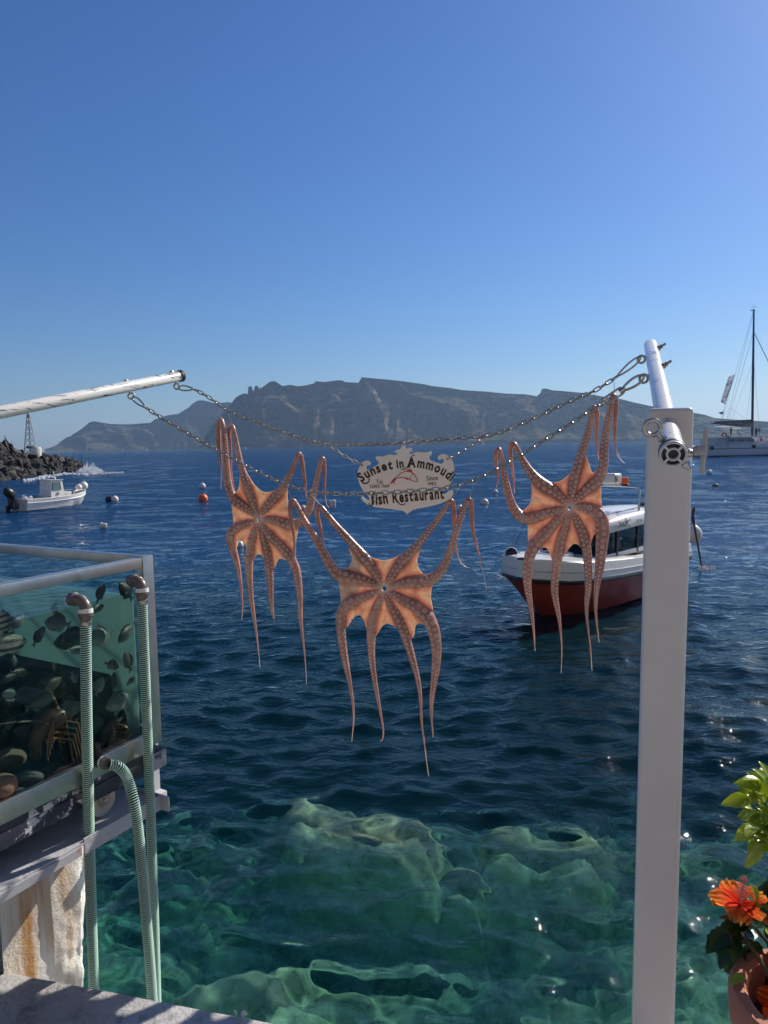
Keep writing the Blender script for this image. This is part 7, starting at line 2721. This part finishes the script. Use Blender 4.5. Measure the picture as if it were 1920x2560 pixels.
HY = 1.40
hib = thing('hibiscus', 'dark green hibiscus plant with an orange flower growing in the terracotta pot', 'plant', PCz + Vector((0, 0, -0.06)))
root_pt = PCz + Vector((-0.02, 0.02, -0.07))
tops = [at(1880, 2310, HY), at(1905, 2270, HY + 0.02), at(1950, 2290, HY + 0.03), at(1850, 2330, HY - 0.02), at(1985, 2330, HY - 0.02)]
for tp in tops:
    MB().tube(catmull([root_pt, root_pt.lerp(tp, 0.5) + Vector((rs.uniform(-.02, .02), 0, 0.02)), tp], 6), [0.006 - 0.003 * i / 12 for i in range(13)], 7).build('stem', stem_m, hib)
SPOTS = [(1845, 2318, 180, 8), (1830, 2335, 200, -6), (1815, 2330, 178, 0), (1850, 2345, 215, -6), (1862, 2368, 220, -10), (1838, 2362, 190, 6), (1880, 2330, 150, 10), (1895, 2315, 100, 12), (1905, 2300, 70, 8), (1915, 2340, 30, 0), (1890, 2355, 250, -8), (1905, 2380, 280, -8), (1870, 2395, 240, -10), (1925, 2285, 80, 10), (1935, 2310, 45, 10), (1900, 2270, 95, 6), (1920, 2370, 320, 0), (1930, 2400, 300, 0), (1912, 2420, 265, 0), (1918, 2450, 270, 0), (1890, 2300, 170, -10), (1868, 2312, 165, 10), (1955, 2330, 10, 0), (1950, 2360, 340, 0), (1940, 2270, 60, 0), (1960, 2290, 30, 0)]
for x, y, a, tw in SPOTS:
    for k in range(3):
        a_ = math.radians(a + rs.uniform(-25, 25))
        d = Vector((math.cos(a_), rs.uniform(-0.7, 0.35), math.sin(a_) * 0.8))
        put_leaf(hib, LD, at(x + rs.uniform(-6, 6), y + rs.uniform(-6, 6), HY + rs.uniform(-0.05, 0.05)), d, Vector((rs.uniform(-0.4, 0.4), rs.uniform(-0.6, 0.1), 1)), rs.uniform(0.75, 1.15))
put_leaf(hib, LL, at(1862, 2442, HY - 0.1), (-0.9, -0.2, 0.1), (0, 0, 1), 0.8)
put_leaf(hib, LL, at(1890, 2262, HY), (0.05, -0.3, 1), (0.6, -0.6, 0.2), 1.0)
put_leaf(hib, LL, at(1912, 2320, HY - 0.03), (0.4, -0.5, -0.2), (0, -0.3, 1), 0.9)
# flower: five frilled petals and the stamen column; a second bloom low in the pot
m, t, o = new_mat('hibiscus_petal')
att = N(t, 'Attribute', attribute_name='out').outputs['Fac']
cc = ramp(t, att, [(0.0, (0.80, 0.05, 0.04)), (0.40, (0.92, 0.17, 0.07)), (0.75, (0.95, 0.34, 0.09)), (1.0, (0.97, 0.62, 0.18))])
d1 = N(t, 'BsdfDiffuse', {'Color': cc})
d2 = N(t, 'BsdfTranslucent', {'Color': cc})
mx = N(t, 'MixShader', {0: 0.62, 1: d1.outputs[0], 2: d2.outputs[0]})
t.links.new(mx.outputs[0], o.inputs[0])
petal_m = m


def petal_mesh(seed):
    r0 = random.Random(seed)
    n, k = 18, 15
    V_, O_ = [], []
    for i in range(n):
        f = i / (n - 1)
        for j in range(k):
            g = -1 + 2 * j / (k - 1)
            wv = 0.036 * math.sin(math.pi * min(1, 0.10 + 0.74 * f)) ** 0.8
            x = 0.068 * f * (1 - 0.10 * g * g * f)
            fr_ = f ** 3 * 0.0055
            z = 0.020 * f - 0.030 * f * f + fr_ * math.sin(g * 11 + seed) + fr_ * 0.7 * math.sin(g * 23 + 2 * seed) + 0.004 * g * g
            V_.append((x + fr_ * 0.6 * math.sin(g * 17 + seed), wv * g * (0.3 + 0.7 * f ** 0.5), z))
            O_.append(f)
    b = MB()
    faces = [(i * k + j, i * k + j + 1, (i + 1) * k + j + 1, (i + 1) * k + j) for i in range(n - 1) for j in range(k - 1)]
    b.verts(V_, faces)
    bmesh.ops.solidify(b.bm, geom=b.bm.faces[:], thickness=0.0006)
    me = b.mesh('petal', petal_m, angle=180)
    a = me.attributes.new('out', 'FLOAT', 'POINT')
    a.data.foreach_set('value', [min(1, max(0, v.co.x / 0.068 + r0.uniform(-0.05, 0.05))) for v in me.vertices])
    return me


PET = [petal_mesh(s_) for s_ in range(3)]


def bloom(c, axis, parent, s_=1.0, stamen=True):
    B = basis(axis)
    base = world_loc(parent)
    for k in range(5):
        a = 2 * math.pi * k / 5 + 0.35
        o = D.objects.new('petal', PET[k % 3])
        COL.objects.link(o)
        o.parent = parent
        o.matrix_local = Matrix.Translation(c - base) @ B.to_4x4() @ Matrix.Rotation(a, 4, 'Z') @ Matrix.Rotation(math.radians(-14), 4, 'Y') @ Matrix.Diagonal((s_, s_, s_, 1))
    if stamen:
        ax = Vector(axis).normalized()
        b = MB()
        P = [c, c + ax * 0.02 * s_, c + ax * 0.045 * s_, c + ax * 0.062 * s_]
        b.tube(P, [0.004 * s_, 0.0032 * s_, 0.0026 * s_, 0.0018 * s_], 8)
        for k in range(70):
            f = rs.uniform(0.35, 0.85)
            q = c + ax * (0.062 * f * s_)
            a = rs.uniform(0, 6.28)
            dv = B @ Vector((math.cos(a), math.sin(a), 0.25))
            e = q + dv * rs.uniform(0.008, 0.013) * s_
            b.tube([q, e], [0.0006 * s_, 0.0005 * s_], 4)
            b.ball(e, 0.0015 * s_, 1)
        b.build('stamen', paint('stamen_pink', (0.80, 0.36, 0.26), rough=0.6), parent)
        b = MB()
        for k in range(5):
            a = 2 * math.pi * k / 5
            dv = B @ Vector((math.cos(a) * 0.5, math.sin(a) * 0.5, 1))
            e = c + ax * 0.061 * s_ + dv.normalized() * 0.012 * s_
            b.tube([c + ax * 0.060 * s_, e], 0.0009 * s_, 5)
            b.ball(e, 0.0028 * s_, 1)
        b.build('pistil', paint('pistil_red', (0.75, 0.10, 0.08), rough=0.5), parent)


FC = at(1852, 2262, HY)
fl = thing('hibiscus_flower', 'open orange red hibiscus flower with frilled yellow edged petals', 'flower', FC)
bloom(FC, (at(1860, 2200, HY) - FC).normalized() + Vector((-0.10, -0.16, 0)), fl, 0.90)
MB().tube([FC + Vector((0, 0, -0.002)), FC + Vector((0.008, 0, -0.02)), at(1885, 2320, HY)], [0.004, 0.003, 0.0025], 7).build('flower_stalk', stem_m, fl)
FC2 = at(1948, 2505, HY - 0.10)
f2 = thing('hibiscus_flower', 'wilting orange hibiscus flower low inside the pot at the picture edge', 'flower', FC2)
bloom(FC2, Vector((-0.3, -0.8, 0.4)), f2, 0.62, False)

# lime green shrub
LY = 1.27
lime = thing('lime_shrub', 'lime green leafy shrub lit from behind at the right picture edge', 'plant', at(2010, 2300, LY))
for k in range(5):
    tp = at(1900 + rs.uniform(-15, 60), 2060 + rs.uniform(-60, 60), LY + rs.uniform(-0.05, 0.05))
    MB().tube(catmull([at(2010, 2330, LY), at(1990, 2200, LY), tp], 6), [0.006 - 0.0035 * i / 12 for i in range(13)], 7).build('stem', stem_m, lime)
for k in range(230):
    f = rs.random()
    py = 1950 + 165 * f
    xl = np.interp(py, [1945, 1975, 2000, 2060, 2110, 2130], [1895, 1880, 1866, 1872, 1885, 1900])
    px = xl + 6 + (1990 - xl) * rs.random()
    a = math.radians(rs.choice([150, 180, 200, 230, 90, 120, 60, 20]) + rs.uniform(-25, 25))
    d = Vector((math.cos(a), rs.uniform(-0.6, 0.5), 0.7 * math.sin(a)))
    put_leaf(lime, LL, at(px, py, LY + rs.uniform(-0.07, 0.07)), d, Vector((rs.uniform(-0.5, 0.5), rs.uniform(-0.7, 0.2), 1)), rs.uniform(0.5, 0.85))
for x, y, a in ((1872, 1998, 178), (1888, 2062, 215), (1885, 2105, 268), (1905, 1960, 165), (1886, 2120, 262)):
    a = math.radians(a)
    put_leaf(lime, LL, at(x, y, LY - 0.05), (math.cos(a), -0.15, math.sin(a)), (0.2, -0.8, 0.8), 1.0)

# a pale shell left on the quay edge
q = on_z(598, 2538, 1.4)
sh = thing('seashell', 'small pale shell lying on the quay edge', 'shell', q)
b = MB()
b.lathe([(0.0, 0.0), (0.006, 0.003), (0.008, 0.008), (0.006, 0.014), (0.003, 0.02), (0.0, 0.022)], q + Vector((0.004, 0, 0.005)), (1, -0.3, 0.15), 12)
b.build('whorl', fend, sh)
b = MB()
b.ball(q + Vector((-0.010, 0.0, 0.008)), 0.007, 2, (0.5, 0.5, 1.4), Matrix.Rotation(-0.5, 3, 'Y'))
b.build('lip', fend, sh)
